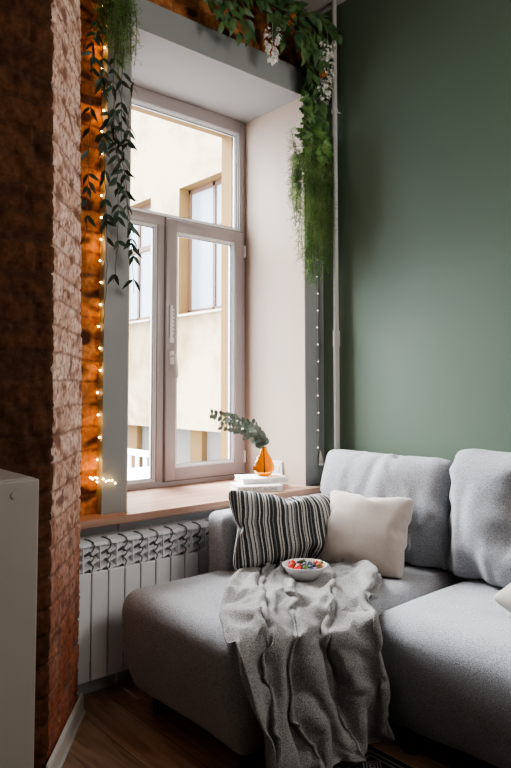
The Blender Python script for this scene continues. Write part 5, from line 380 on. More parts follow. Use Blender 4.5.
3222,3124,66,3266,3105,69,3299,3077,78,3273,3105,93,3275,3081,98,3293,3080,98,3308,3074,95,3328,3066,80,3349,3104,87,3379,3141,87,3429,3139,94,3480,3144,92,3532,3151,94,3551,3104,87,3565,3061,95,3590,3039,103,3620,3032,92,3628,3013,101,3639,3014,109,3629,3053,112,
3672,3074,99,3701,3112,101,3732,3153,108,3782,3162,106,3827,3137,104,3875,3117,113,3905,3079,114,3932,3048,121,3921,3022,115])


# ------------------------------------------------------------------ helpers
def tag(o, label=None, cat=None, group=None, kind=None):
    if label: o['label'] = label
    if cat: o['category'] = cat
    if group: o['group'] = group
    if kind: o['kind'] = kind
    return o

def empty(name, loc, label, cat, group=None, rz=0):
    o = bpy.data.objects.new(name, None); COL.objects.link(o)
    o.location = loc; o.rotation_euler = (0, 0, rz); o.empty_display_size = .05
    return tag(o, label, cat, group)

def link_mesh(name, me, mat, parent=None, smooth=False, world=True):
    """Link a mesh. When it has a parent and world is True the coordinates are world ones."""
    ob = bpy.data.objects.new(name, me); COL.objects.link(ob)
    if mat is not None: me.materials.append(mat)
    if smooth:
        me.polygons.foreach_set('use_smooth', [True] * len(me.polygons))
    if parent is not None:
        ob.parent = parent
        if world:
            ob.matrix_parent_inverse = (Matrix.Translation(parent.location) @ parent.rotation_euler.to_matrix().to_4x4()).inverted()
    return ob

def link_bm(name, bm, mat, parent=None, smooth=False, world=True, angle=None):
    bmesh.ops.recalc_face_normals(bm, faces=bm.faces)
    me = bpy.data.meshes.new(name); bm.to_mesh(me); bm.free()
    ob = link_mesh(name, me, mat, parent, smooth or angle is not None, world)
    if angle is not None:
        sharp(me, angle)
    return ob

def sharp(me, angle):
    bm = bmesh.new(); bm.from_mesh(me)
    for e in bm.edges:
        if len(e.link_faces) == 2 and e.calc_face_angle(0) > angle: e.smooth = False
    bm.to_mesh(me); bm.free()

def add_box(bm, x0, x1, y0, y1, z0, z1, bev=0, seg=2, mat=None):
    r = bmesh.ops.create_cube(bm, size=1)
    vs = r['verts']
    for v in vs:
        v.co = Vector(((x0 + x1) / 2 + v.co.x * (x1 - x0), (y0 + y1) / 2 + v.co.y * (y1 - y0), (z0 + z1) / 2 + v.co.z * (z1 - z0)))
    if bev > 0:
        es = list({e for v in vs for e in v.link_edges})
        r2 = bmesh.ops.bevel(bm, geom=es, offset=bev, segments=seg, profile=.5, affect='EDGES')
        vs = list({v for f in r2['faces'] for v in f.verts} | set(v for v in vs if v.is_valid))
    if mat is not None:
        for v in vs: v.co = mat @ v.co
    return vs

def add_tube(bm, pts, r, n=8, caps=True, taper=None):
    pts = [Vector(p) for p in pts]
    rings = []
    up = Vector((.123, .456, .88)).normalized()
    for i, p in enumerate(pts):
        d = (pts[min(i + 1, len(pts) - 1)] - pts[max(i - 1, 0)])
        d = d.normalized() if d.length > 1e-9 else Vector((0, 0, 1))
        a = d.cross(up)
        if a.length < 1e-4: a = d.cross(Vector((1, 0, 0)))
        a.normalize(); b = d.cross(a)
        rr = r if taper is None else r * (1 + (taper - 1) * i / max(1, len(pts) - 1))
        rings.append([bm.verts.new(p + (a * math.cos(2 * PI * k / n) + b * math.sin(2 * PI * k / n)) * rr) for k in range(n)])
    for i in range(len(rings) - 1):
        for k in range(n):
            bm.faces.new((rings[i][k], rings[i][(k + 1) % n], rings[i + 1][(k + 1) % n], rings[i + 1][k]))
    if caps:
        bm.faces.new(rings[0][::-1]); bm.faces.new(rings[-1])

def add_lathe(bm, prof, c, n=40, close=False):
    """prof: list of (r, z); r==0 makes a pole."""
    rings = []
    for r, z in prof:
        if r < 1e-6: rings.append([bm.verts.new((c[0], c[1], c[2] + z))])
        else: rings.append([bm.verts.new((c[0] + r * math.cos(2 * PI * k / n), c[1] + r * math.sin(2 * PI * k / n), c[2] + z)) for k in range(n)])
    for i in range(len(rings) - 1):
        a, b = rings[i], rings[i + 1]
        for k in range(n):
            k2 = (k + 1) % n
            if len(a) == 1 and len(b) == 1: continue
            if len(a) == 1: bm.faces.new((a[0], b[k2], b[k]))
            elif len(b) == 1: bm.faces.new((a[k], a[k2], b[0]))
            else: bm.faces.new((a[k], a[k2], b[k2], b[k]))

def quad_obj(name, pts, mat, parent=None):
    bm = bmesh.new(); vs = [bm.verts.new(p) for p in pts]; bm.faces.new(vs)
    me = bpy.data.meshes.new(name); bm.to_mesh(me); bm.free()
    return link_mesh(name, me, mat, parent)

# ------------------------------------------------------------------ materials
def nodes(name):
    m = bpy.data.materials.new(name); m.use_nodes = True
    nt = m.node_tree; b = nt.nodes['Principled BSDF']
    return m, nt, b

def N(nt, t, **kw):
    n = nt.nodes.new(t)
    for k, v in kw.items():
        if k in n.inputs: n.inputs[k].default_value = v
        else: setattr(n, k, v)
    return n

def mat_plain(name, col, rough=.6, noise_amt=0, noise_scale=8, bump=0, bump_scale=200, metal=0, spec=.5, sheen=0, coat=0):
    m, nt, b = nodes(name)
    b.inputs['Base Color'].default_value = (*col, 1); b.inputs['Roughness'].default_value = rough
    b.inputs['Metallic'].default_value = metal; b.inputs['Specular IOR Level'].default_value = spec
    b.inputs['Sheen Weight'].default_value = sheen; b.inputs['Coat Weight'].default_value = coat
    tc = N(nt, 'ShaderNodeTexCoord')
    if noise_amt:
        nz = N(nt, 'ShaderNodeTexNoise', Scale=noise_scale, Detail=4.0)
        nt.links.new(tc.outputs['Object'], nz.inputs['Vector'])
        mx = N(nt, 'ShaderNodeMix', data_type='RGBA')
        mx.inputs[6].default_value = (*[c * (1 - noise_amt) for c in col], 1)
        mx.inputs[7].default_value = (*[min(1, c * (1 + noise_amt)) for c in col], 1)
        nt.links.new(nz.outputs['Fac'], mx.inputs[0]); nt.links.new(mx.outputs[2], b.inputs['Base Color'])
    if bump:
        n2 = N(nt, 'ShaderNodeTexNoise', Scale=bump_scale, Detail=3.0)
        nt.links.new(tc.outputs['Object'], n2.inputs['Vector'])
        bp = N(nt, 'ShaderNodeBump', Strength=bump, Distance=.002)
        nt.links.new(n2.outputs['Fac'], bp.inputs['Height']); nt.links.new(bp.outputs['Normal'], b.inputs['Normal'])
    return m

def mat_fabric(name, col, fleck=.25, scale=260, bump=.5, sheen=.25, broad=.08, dist=.002):
    """woven melange cloth: fine flecks, a broad mottling and a weave bump"""
    m, nt, b = nodes(name)
    b.inputs['Roughness'].default_value = .95; b.inputs['Specular IOR Level'].default_value = .15
    b.inputs['Sheen Weight'].default_value = sheen; b.inputs['Sheen Roughness'].default_value = .5
    tc = N(nt, 'ShaderNodeTexCoord')
    n1 = N(nt, 'ShaderNodeTexNoise', Scale=float(scale), Detail=2.0); n2 = N(nt, 'ShaderNodeTexNoise', Scale=7.0, Detail=3.0)
    for n in (n1, n2): nt.links.new(tc.outputs['Object'], n.inputs['Vector'])
    r1 = N(nt, 'ShaderNodeMapRange'); r1.inputs[1].default_value = .3; r1.inputs[2].default_value = .7
    r1.inputs[3].default_value = 1 - fleck; r1.inputs[4].default_value = 1 + fleck
    r2 = N(nt, 'ShaderNodeMapRange'); r2.inputs[1].default_value = .3; r2.inputs[2].default_value = .7
    r2.inputs[3].default_value = 1 - broad; r2.inputs[4].default_value = 1 + broad
    nt.links.new(n1.outputs['Fac'], r1.inputs[0]); nt.links.new(n2.outputs['Fac'], r2.inputs[0])
    mu = N(nt, 'ShaderNodeMath', operation='MULTIPLY'); nt.links.new(r1.outputs[0], mu.inputs[0]); nt.links.new(r2.outputs[0], mu.inputs[1])
    vm = N(nt, 'ShaderNodeVectorMath', operation='SCALE'); vm.inputs[0].default_value = col
    nt.links.new(mu.outputs[0], vm.inputs['Scale']); nt.links.new(vm.outputs[0], b.inputs['Base Color'])
    bp = N(nt, 'ShaderNodeBump', Strength=bump, Distance=dist)
    nt.links.new(n1.outputs['Fac'], bp.inputs['Height']); nt.links.new(bp.outputs['Normal'], b.inputs['Normal'])
    return m

def mat_attr(name, rough=.9, bump=.6, bscale=90, dist=.004):
    """colour from the mesh's own colour attribute, broken up by fine noise"""
    m, nt, b = nodes(name)
    b.inputs['Roughness'].default_value = rough; b.inputs['Specular IOR Level'].default_value = .25
    at = N(nt, 'ShaderNodeAttribute', attribute_name='Col')
    tc = N(nt, 'ShaderNodeTexCoord'); nz = N(nt, 'ShaderNodeTexNoise', Scale=60.0, Detail=5.0)
    nt.links.new(tc.outputs['Object'], nz.inputs['Vector'])
    r = N(nt, 'ShaderNodeMapRange'); r.inputs[1].default_value = .3; r.inputs[2].default_value = .7; r.inputs[3].default_value = .72; r.inputs[4].default_value = 1.25
    nt.links.new(nz.outputs['Fac'], r.inputs[0])
    vm = N(nt, 'ShaderNodeVectorMath', operation='SCALE'); nt.links.new(at.outputs['Color'], vm.inputs[0]); nt.links.new(r.outputs[0], vm.inputs['Scale'])
    nt.links.new(vm.outputs[0], b.inputs['Base Color'])
    n2 = N(nt, 'ShaderNodeTexNoise', Scale=float(bscale), Detail=6.0); nt.links.new(tc.outputs['Object'], n2.inputs['Vector'])
    bp = N(nt, 'ShaderNodeBump', Strength=bump, Distance=dist); nt.links.new(n2.outputs['Fac'], bp.inputs['Height']); nt.links.new(bp.outputs['Normal'], b.inputs['Normal'])
    return m

def mat_emit(name, col, strength):
    m, nt, b = nodes(name)
    b.inputs['Base Color'].default_value = (*col, 1)
    b.inputs['Emission Color'].default_value = (*col, 1); b.inputs['Emission Strength'].default_value = strength
    return m

def mat_pane(name, tint=(.97, .98, .98), gloss=.06):
    m, nt, b = nodes(name)
    out = nt.nodes['Material Output']; nt.nodes.remove(b)
    tr = N(nt, 'ShaderNodeBsdfTransparent'); tr.inputs[0].default_value = (*tint, 1)
    gl = N(nt, 'ShaderNodeBsdfGlossy', Roughness=.02); mx = N(nt, 'ShaderNodeMixShader')
    lw = N(nt, 'ShaderNodeFresnel', IOR=1.35)
    nt.links.new(lw.outputs[0], mx.inputs[0]); nt.links.new(tr.outputs[0], mx.inputs[1]); nt.links.new(gl.outputs[0], mx.inputs[2])
    nt.links.new(mx.outputs[0], out.inputs[0])
    return m

def mat_wood(name, c1, c2, along='X', plank=None, rough=.45, scale=1.0, bump=.1):
    """planked wood; plank=(length, width) in metres; along = axis of the boards"""
    m, nt, b = nodes(name)
    b.inputs['Roughness'].default_value = rough
    tc = N(nt, 'ShaderNodeTexCoord'); mp = N(nt, 'ShaderNodeMapping')
    if along == 'Y': mp.inputs['Rotation'].default_value = (0, 0, PI / 2)
    nt.links.new(tc.outputs['Object'], mp.inputs['Vector'])
    m2 = N(nt, 'ShaderNodeMapping'); m2.inputs['Scale'].default_value = (2.2 * scale, 26 * scale, 26 * scale)
    nt.links.new(mp.outputs[0], m2.inputs['Vector'])
    last = None
    if plank:
        br = N(nt, 'ShaderNodeTexBrick', Scale=1.0); br.offset = .37
        br.inputs['Brick Width'].default_value = plank[0]; br.inputs['Row Height'].default_value = plank[1]
        br.inputs['Mortar Size'].default_value = .0018; br.inputs['Mortar Smooth'].default_value = .2
        br.inputs['Color1'].default_value = (.62, .62, .62, 1); br.inputs['Color2'].default_value = (1.2, 1.2, 1.2, 1); br.inputs['Mortar'].default_value = (.25, .25, .25, 1)
        nt.links.new(mp.outputs[0], br.inputs['Vector']); last = br
        ad = N(nt, 'ShaderNodeVectorMath', operation='MULTIPLY_ADD'); ad.inputs[1].default_value = (7, 7, 7)
        nt.links.new(br.outputs['Color'], ad.inputs[0]); nt.links.new(m2.outputs[0], ad.inputs[2]); vec = ad.outputs[0]
    else: vec = m2.outputs[0]
    nz = N(nt, 'ShaderNodeTexNoise', Scale=1.0, Detail=6.0, Distortion=1.2); nt.links.new(vec, nz.inputs['Vector'])
    cr = N(nt, 'ShaderNodeValToRGB'); cr.color_ramp.elements[0].position = .32; cr.color_ramp.elements[0].color = (*c1, 1)
    cr.color_ramp.elements[1].position = .7; cr.color_ramp.elements[1].color = (*c2, 1)
    nt.links.new(nz.outputs['Fac'], cr.inputs[0])
    if last:
        mx = N(nt, 'ShaderNodeMix', data_type='RGBA', blend_type='MULTIPLY'); mx.inputs[0].default_value = 1
        nt.links.new(cr.outputs[0], mx.inputs[6]); nt.links.new(last.outputs['Color'], mx.inputs[7]); nt.links.new(mx.outputs[2], b.inputs['Base Color'])
    else: nt.links.new(cr.outputs[0], b.inputs['Base Color'])
    bp = N(nt, 'ShaderNodeBump', Strength=bump, Distance=.002); nt.links.new(nz.outputs['Fac'], bp.inputs['Height']); nt.links.new(bp.outputs['Normal'], b.inputs['Normal'])
    return m

M = {}
M['green'] = mat_plain('green_paint', (.108, .158, .112), .55, .05, 2.5, .12, 160)
M['grey_panel'] = mat_plain('grey_panel_paint', (.27, .285, .285), .6, .04, 5, .06, 200)
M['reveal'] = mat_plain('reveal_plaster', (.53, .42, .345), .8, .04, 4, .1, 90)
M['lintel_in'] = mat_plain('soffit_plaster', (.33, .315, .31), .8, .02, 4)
M['under'] = mat_plain('under_sill_plaster', (.68, .70, .70), .8, .05, 6, .1, 90)
M['ceiling'] = mat_plain('ceiling_paint', (.40, .39, .37), .8, .02, 3)
M['dark_wall'] = mat_plain('back_room_plaster', (.30, .27, .24), .8, .05, 3)
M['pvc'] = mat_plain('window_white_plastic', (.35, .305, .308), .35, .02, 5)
M['rubber'] = mat_plain('black_gasket', (.03, .03, .03), .6)
M['seal'] = mat_plain('grey_seal', (.14, .13, .13), .6)
M['white_metal'] = mat_plain('white_enamel', (.72, .72, .72), .35, .02, 8)
M['radiator'] = mat_plain('radiator_enamel', (.86, .88, .92), .35, .02, 8)
M['dark_gap'] = mat_plain('radiator_shadow_steel', (.12, .12, .13), .6)  # dark colour standing in for shade between the radiator sections
M['pane'] = mat_pane('window_pane')
M['brick'] = mat_attr('old_brick')
M['sofa'] = mat_fabric('sofa_fabric', (.335, .345, .372), .42, 250, .8, .22, .05)
M['sofa_cush'] = mat_fabric('sofa_cushion_fabric', (.275, .282, .300), .42, 250, .8, .22, .05)
M['throw'] = mat_fabric('woven_throw', (.265, .263, .262), .48, 230, 1.0, .15, .08, .004)
M['velvet'] = mat_fabric('beige_velvet', (.385, .335, .30), .10, 300, .15, .6, .10)
M['cream'] = mat_fabric('cream_cloth', (.40, .385, .355), .12, 300, .2, .3, .05)
M['leg'] = mat_plain('black_leg', (.015, .014, .013), .4)
M['floor'] = mat_wood('floor_laminate', (.24, .14, .085), (.50, .33, .215), 'Y', (1.25, .16), .38)
M['sill'] = mat_wood('sill_oak', (.30, .165, .115), (.47, .29, .215), 'X', None, .4, .7)
M['skirting'] = mat_plain('skirting_white', (.66, .64, .62), .35)
M['cab'] = mat_plain('cabinet_white', (.40, .375, .34), .4, .02, 4)
M['pipe_paint'] = mat_plain('pipe_paint', (.40, .40, .38), .45, .05, 6)
M['cord'] = mat_plain('cord_plastic', (.7, .68, .62), .4)
M['copper'] = mat_plain('copper_wire', (.45, .28, .14), .4, metal=.6)
M['bulb_warm'] = mat_emit('warm_bulb', (1, .62, .25), 30)
M['bulb_white'] = mat_emit('cool_bulb', (1, .93, .8), 4)

# ------------------------------------------------------------------ room shell
XW, YP, YB, YF, ZC = 2.815, 2.63, 2.68, 3.15, 3.55   # green wall, grey panels, brick, window, ceiling
XL, XR, ZT = 1.53, 2.66, 3.005                       # reveal left, right, soffit
def st(name, bm, mat, **kw): return tag(link_bm(name, bm, mat, **kw), kind='structure')

bm = bmesh.new(); add_box(bm, -1.8, XW, -2.2, 2.72, -.1, 0); st('floor', bm, M['floor'])
bm = bmesh.new(); add_box(bm, -1.8, XW + .2, -2.2, 3.4, ZC, ZC + .15); st('ceiling', bm, M['ceiling'])
bm = bmesh.new(); add_box(bm, XW, XW + .25, -2.2, 3.4, -.1, ZC); st('wall_right', bm, M['green'])
bm = bmesh.new(); add_box(bm, -2.0, -1.8, -2.2, 3.4, -.1, ZC); st('wall_left', bm, M['dark_wall'])
bm = bmesh.new(); add_box(bm, -2.0, XW + .25, -2.4, -2.2, -.1, ZC); st('wall_front', bm, M['dark_wall'])
# window wall: masonry block with the opening, faced with plaster
bm = bmesh.new()
add_box(bm, -1.8, XL - .01, YB + .02, 3.325, -.1, ZC)
add_box(bm, XR + .01, XW, YB + .02, 3.325, -.1, ZC)
add_box(bm, XL, XR, YB + .02, 3.325, ZT + .02, ZC)
add_box(bm, XL, XR, YB + .02, 3.325, -.1, .735)
st('wall_back', bm, M['under'])
# reveal linings
bm = bmesh.new()
add_box(bm, XR, XR + .006, YP + .001, YF + .02, .77, ZT); add_box(bm, XL - .006, XL, YP + .001, YF + .02, .77, ZT)
st('trim_1', bm, M['reveal'])
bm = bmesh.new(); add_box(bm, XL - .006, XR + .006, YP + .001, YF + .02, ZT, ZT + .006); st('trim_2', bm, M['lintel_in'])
# grey surround: left panel, lintel band and right panel
bm = bmesh.new()
add_box(bm, 1.403, XL - .0065, YP, YB + .02, .77, ZT + .0065)
add_box(bm, XR + .0065, XW - .001, YP, YB + .02, .77, ZT + .0065)
add_box(bm, 1.403, XW - .001, YP, YB + .02, ZT + .0065, 3.158)
st('trim_3', bm, M['grey_panel'])

# ---- brickwork with real relief
def brick_fn(u, z, seed, L=.262, Hc=.096, rough=1.0):
    wz = z + .010 * noise.noise(Vector((u * 3 + seed, z * 2, 1.7))) + .004 * noise.noise(Vector((u * 14, z * 14, seed)))
    row = math.floor(wz / Hc); fz = wz / Hc - row
    uu = u + .01 * noise.noise(Vector((u * 12, z * 12, 5 + seed))) + (L * .5 if row % 2 else 0) + .05 * noise.noise(Vector((row * 3.7, seed, 0)))
    ci = math.floor(uu / L); fu = uu / L - ci
    rnd = noise.noise(Vector((ci * 7.31 + seed, row * 3.17, 2.2)))
    dz = min(fz, 1 - fz) * Hc; du = min(fu, 1 - fu) * L
    d = min(dz, du) + .004 * noise.noise(Vector((u * 50, z * 50, seed)))
    t = max(0, min(1, (d - .002) / .006)); t = t * t * (3 - 2 * t)
    n1 = noise.noise(Vector((u * 22, z * 22, seed + 3))); n2 = noise.noise(Vector((u * 60, z * 60, seed + 9)))
    chip = max(0, noise.noise(Vector((u * 9, z * 17, seed + 20))) - .12)
    h = (.005 * t + .005 * rnd * t + .0045 * n1 + .004 * n2 - .012 * chip) * rough
    return h, t, rnd, n1, chip

def brick_panel(name, p0, d, length, z0, z1, nrm, step, seed, colfn, rough=1.0, edge=None, lean=0):
    nu = max(2, int(length / step)); nz = int((z1 - z0) / step)
    d = Vector(d).normalized(); nrm = Vector(nrm).normalized(); p0 = Vector(p0)
    verts, cols = [], []
    for j in range(nz + 1):
        z = z0 + (z1 - z0) * j / nz
        for i in range(nu + 1):
            u = length * i / nu
            h, t, rnd, n1, chip = brick_fn(u, z, seed, rough=rough)
            if edge: h -= edge(u, z)
            p = p0 + d * u + nrm * h
            verts.append((p.x - lean * max(0, z - 1.2), p.y, z)); cols.append(colfn(u, z, t, rnd, n1, chip))
    faces = [(j * (nu + 1) + i, j * (nu + 1) + i + 1, (j + 1) * (nu + 1) + i + 1, (j + 1) * (nu + 1) + i) for j in range(nz) for i in range(nu)]
    me = bpy.data.meshes.new(name); me.from_pydata(verts, [], faces)
    ca = me.color_attributes.new('Col', 'FLOAT_COLOR', 'POINT')
    ca.data.foreach_set('color', [c for q in cols for c in (*q, 1)])
    return tag(link_mesh(name, me, M['brick'], smooth=True), kind='structure')

def mixc(a, b, t):
    t = max(0, min(1, t)); return tuple(x + (y - x) * t for x, y in zip(a, b))
def col_lit(u, z, t, rnd, n1, chip):
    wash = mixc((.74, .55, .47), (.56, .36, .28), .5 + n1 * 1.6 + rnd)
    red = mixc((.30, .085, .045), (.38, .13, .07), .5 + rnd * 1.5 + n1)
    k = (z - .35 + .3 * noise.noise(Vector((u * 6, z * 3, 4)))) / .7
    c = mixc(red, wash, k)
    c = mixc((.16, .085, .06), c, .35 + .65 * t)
    a = noise.noise(Vector((u * 7 + z * 5, z * 13 - u * 9, 31))); b_ = noise.noise(Vector((u * 30, z * 18, 40)))
    crack = max(0, 1 - abs(a + .3 * b_) / .07) * (.7 + b_)
    n3 = noise.noise(Vector((u * 75, z * 40, 7))) + .6 * noise.noise(Vector((u * 30, z * 22, 17)))
    c = mixc(c, (.26, .13, .09), max(0, n3 - .18) * 2.2)
    c = mixc(c, (.17, .08, .055), crack)
    return mixc(c, (.22, .11, .08), chip * 2.4)
def col_dark(u, z, t, rnd, n1, chip):  # same pier brick, darkened: the dimness of this face is put into the colour
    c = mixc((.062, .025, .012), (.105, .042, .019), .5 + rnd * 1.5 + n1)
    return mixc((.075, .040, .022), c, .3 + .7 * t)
def col_orange(u, z, t, rnd, n1, chip):
    c = mixc((.30, .115, .04), (.46, .20, .075), .5 + rnd * 1.2 + n1)
    return mixc(mixc((.2, .09, .05), c, .3 + .7 * t), (.07, .03, .02), chip * 4)

PN, PF = Vector((.985, 2.20, 0)), Vector((1.262, 2.548, 0))
pd = (PF - PN); plen = pd.length; pd.normalize(); pn = Vector((pd.y, -pd.x, 0))
def edge_lit(u, z):
    w = .011 + .007 * noise.noise(Vector((z * 9, 0, 3))) + .006 * noise.noise(Vector((z * 31, 0, 8)))
    e = 0
    for q in (u, plen - u):
        if q < w: e += (w - q) * .9
    return e
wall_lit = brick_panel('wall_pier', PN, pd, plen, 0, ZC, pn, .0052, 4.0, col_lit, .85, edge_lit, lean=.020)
def edge_dark(u, z):
    q = 1.40 - u; w = .012 + .006 * noise.noise(Vector((z * 9, 0, 3)))
    return (w - q) * .8 if q < w else 0
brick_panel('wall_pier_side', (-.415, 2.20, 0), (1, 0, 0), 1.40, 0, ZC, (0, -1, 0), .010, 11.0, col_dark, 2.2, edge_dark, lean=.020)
bm = bmesh.new()   # core of the pier behind the brick skins
poly = [(-1.8, 2.225), (.915, 2.225), (1.185, 2.56), (1.185, 2.70), (-1.8, 2.70)]
lo = [bm.verts.new((x, y, 0)) for x, y in poly]; hi = [bm.verts.new((x, y, ZC)) for x, y in poly]
bm.faces.new(lo[::-1]); bm.faces.new(hi)
for i in range(5): bm.faces.new((lo[i], lo[(i + 1) % 5], hi[(i + 1) % 5], hi[i]))
st('wall_pier_core', bm, M['dark_wall'])
brick_panel('wall_pier_return', (1.256, 2.54, 0), (0, 1, 0), .155, 0, ZC, (1, 0, 0), .008, 2.0, col_orange, .5, lean=.020)
brick_panel('wall_window_brick', (1.16, YB, 0), (1, 0, 0), .25, .77, ZC, (0, -1, 0), .005, 17.0, col_orange, .9)
brick_panel('wall_lintel_brick', (1.40, YB, 0), (1, 0, 0), XW - 1.40, 3.12, ZC, (0, -1, 0), .008, 23.0, col_orange, .9)

# skirting along the pier: profile swept along the lit face
bm = bmesh.new()
prof = [(0, 0), (.020, 0), (.020, .006), (.013, .014), (.011, .066), (.006, .078), (0, .080)]
a0 = PN + pn * .010 + pd * -.06; a1 = PN + pn * .010 + pd * (plen + .022)
rings = [[bm.verts.new((p.x + pn.x * q[0], p.y + pn.y * q[0], q[1])) for q in prof] for p in (a0, a1)]
n = len(prof)
for k in range(n): bm.faces.new((rings[0][k], rings[0][(k + 1) % n], rings[1][(k + 1) % n], rings[1][k]))
bm.faces.new(rings[0][::-1]); bm.faces.new(rings[1])
st('baseboard_left', bm, M['skirting'])

# ------------------------------------------------------------------ window
win = empty('window_1', (2.095, YF, .77), None, None); win['kind'] = 'structure'
def rect_ring(bm, x0, x1, z0, z1, w, y0, y1, bev=.004, wt=None, wb=None):
    """mitred frame made of four bevelled bars"""
    wt = w if wt is None else wt; wb = w if wb is None else wb
    add_box(bm, x0, x0 + w, y0, y1, z0, z1, bev); add_box(bm, x1 - w, x1, y0, y1, z0, z1, bev)
    add_box(bm, x0 + w - .002, x1 - w + .002, y0, y1, z1 - wt, z1, bev); add_box(bm, x0 + w - .002, x1 - w + .002, y0, y1, z0, z0 + wb, bev)
bm = bmesh.new()
rect_ring(bm, XL, XR - .001, .772, ZT - .001, .048, YF, YF + .07, .004, wt=.078, wb=.030)
add_box(bm, XL + .06, XR - .06, YF, YF + .07, 2.245, 2.302, .004)          # transom
add_box(bm, 2.012, 2.072, YF, YF + .07, .800, 2.25, .004)                   # mullion
link_bm('frame', bm, M['pvc'], win, angle=.6)
# glazing beads (stepped lines round each pane) and gaskets
def beads(bm, x0, x1, z0, z1, y):
    rect_ring(bm, x0 - .001, x1 + .001, z0 - .001, z1 + .001, .010, y, y + .03, .002)
bm = bmesh.new()
beads(bm, 1.577, 2.612, 2.302, 2.928, YF + .010); beads(bm, 1.586, 2.603, 2.310, 2.919, YF + .018)
beads(bm, 1.577, 2.013, .801, 2.246, YF + .010); beads(bm, 1.585, 2.005, .809, 2.238, YF + .018)
link_bm('glazing_bead', bm, M['white_metal'], win)
bm = bmesh.new()
rect_ring(bm, 1.594, 2.596, 2.318, 2.911, .004, YF + .022, YF + .034, 0)
rect_ring(bm, 1.592, 1.998, .816, 2.231, .004, YF + .022, YF + .034, 0)
link_bm('gasket', bm, M['rubber'], win)
def pane(x0, x1, z0, z1, y, par):
    bm = bmesh.new(); vs = [bm.verts.new(p) for p in ((x0, y, z0), (x1, y, z0), (x1, y, z1), (x0, y, z1))]; bm.faces.new(vs)
    return link_bm('pane', bm, M['pane'], par)
pane(1.59, 2.60, 2.31, 2.925, YF + .034, win)
pane(1.59, 2.00, .81, 2.24, YF + .034, win)
# opening sash
bm = bmesh.new()
rect_ring(bm, 2.060, 2.632, .800, 2.290, .070, YF - .016, YF + .05, .005)
sash = link_bm('sash', bm, M['pvc'], win, angle=.6)
bm = bmesh.new(); beads(bm, 2.130, 2.562, .870, 2.220, YF - .008); beads(bm, 2.138, 2.554, .878, 2.212, YF + .0)
link_bm('glazing_bead', bm, M['white_metal'], sash)
bm = bmesh.new(); rect_ring(bm, 2.146, 2.546, .886, 2.204, .004, YF + .004, YF + .014, 0); link_bm('gasket', bm, M['rubber'], sash)
pane(2.14, 2.55, .88, 2.21, YF + .014, sash)
bm = bmesh.new(); rect_ring(bm, 2.054, 2.638, .794, 2.296, .006, YF - .004, YF + .004, 0)
link_bm('gasket', bm, M['seal'], sash)
# lever handle, pointing down
bm = bmesh.new()
add_box(bm, 2.098, 2.126, YF - .026, YF - .014, 1.455, 1.530, .004, 2)
add_tube(bm, [(2.112, YF - .02, 1.500), (2.112, YF - .052, 1.500), (2.114, YF - .058, 1.495)], .008, 10)
add_tube(bm, [(2.113, YF - .056, 1.508), (2.116, YF - .058, 1.47), (2.122, YF - .058, 1.41), (2.124, YF - .056, 1.375)], .0085, 10)
for v in bm.verts: v.co.x -= .016
link_bm('handle', bm, M['white_metal'], sash, angle=.7)
# opening limiter comb above the handle
bm = bmesh.new()
add_box(bm, 2.092, 2.110, YF - .030, YF - .014, 1.600, 1.790, .005, 2)
for k in range(7): add_box(bm, 2.108, 2.118, YF - .030, YF - .020, 1.625 + k * .022, 1.635 + k * .022, .001, 1)
add_box(bm, 2.088, 2.120, YF - .028, YF - .014, 1.575, 1.605, .006, 2)
for v in bm.verts: v.co.x -= .012
link_bm('opening_limiter', bm, M['white_metal'], sash)
for z in (2.17, .90):
    bm = bmesh.new(); add_tube(bm, [(2.640, YF - .014, z - .035), (2.640, YF - .014, z + .035)], .008, 10); link_bm('hinge', bm, M['white_metal'], win)
# sill board
bm = bmesh.new()
poly = [(1.262, 2.555), (XW - .001, 2.555), (XW - .001, YB + .02), (XR, YB + .02), (XR, YF + .01), (XL, YF + .01), (XL, YB + .02), (1.262, YB + .02)]
lo = [bm.verts.new((x, y, .736)) for x, y in poly]; hi = [bm.verts.new((x, y, .770)) for x, y in poly]
bm.faces.new(lo[::-1]); bm.faces.new(hi)
for i in range(len(poly)): bm.faces.new((lo[i], lo[(i + 1) % len(poly)], hi[(i + 1) % len(poly)], hi[i]))
bmesh.ops.bevel(bm, geom=[e for e in bm.edges if abs(e.verts[0].co.y - 2.555) < 1e-5 and abs(e.verts[1].co.y - 2.555) < 1e-5 and abs(e.verts[0].co.z - e.verts[1].co.z) < 1e-5], offset=.005, segments=2, affect='EDGES')
link_bm('sill', bm, M['sill'], win)

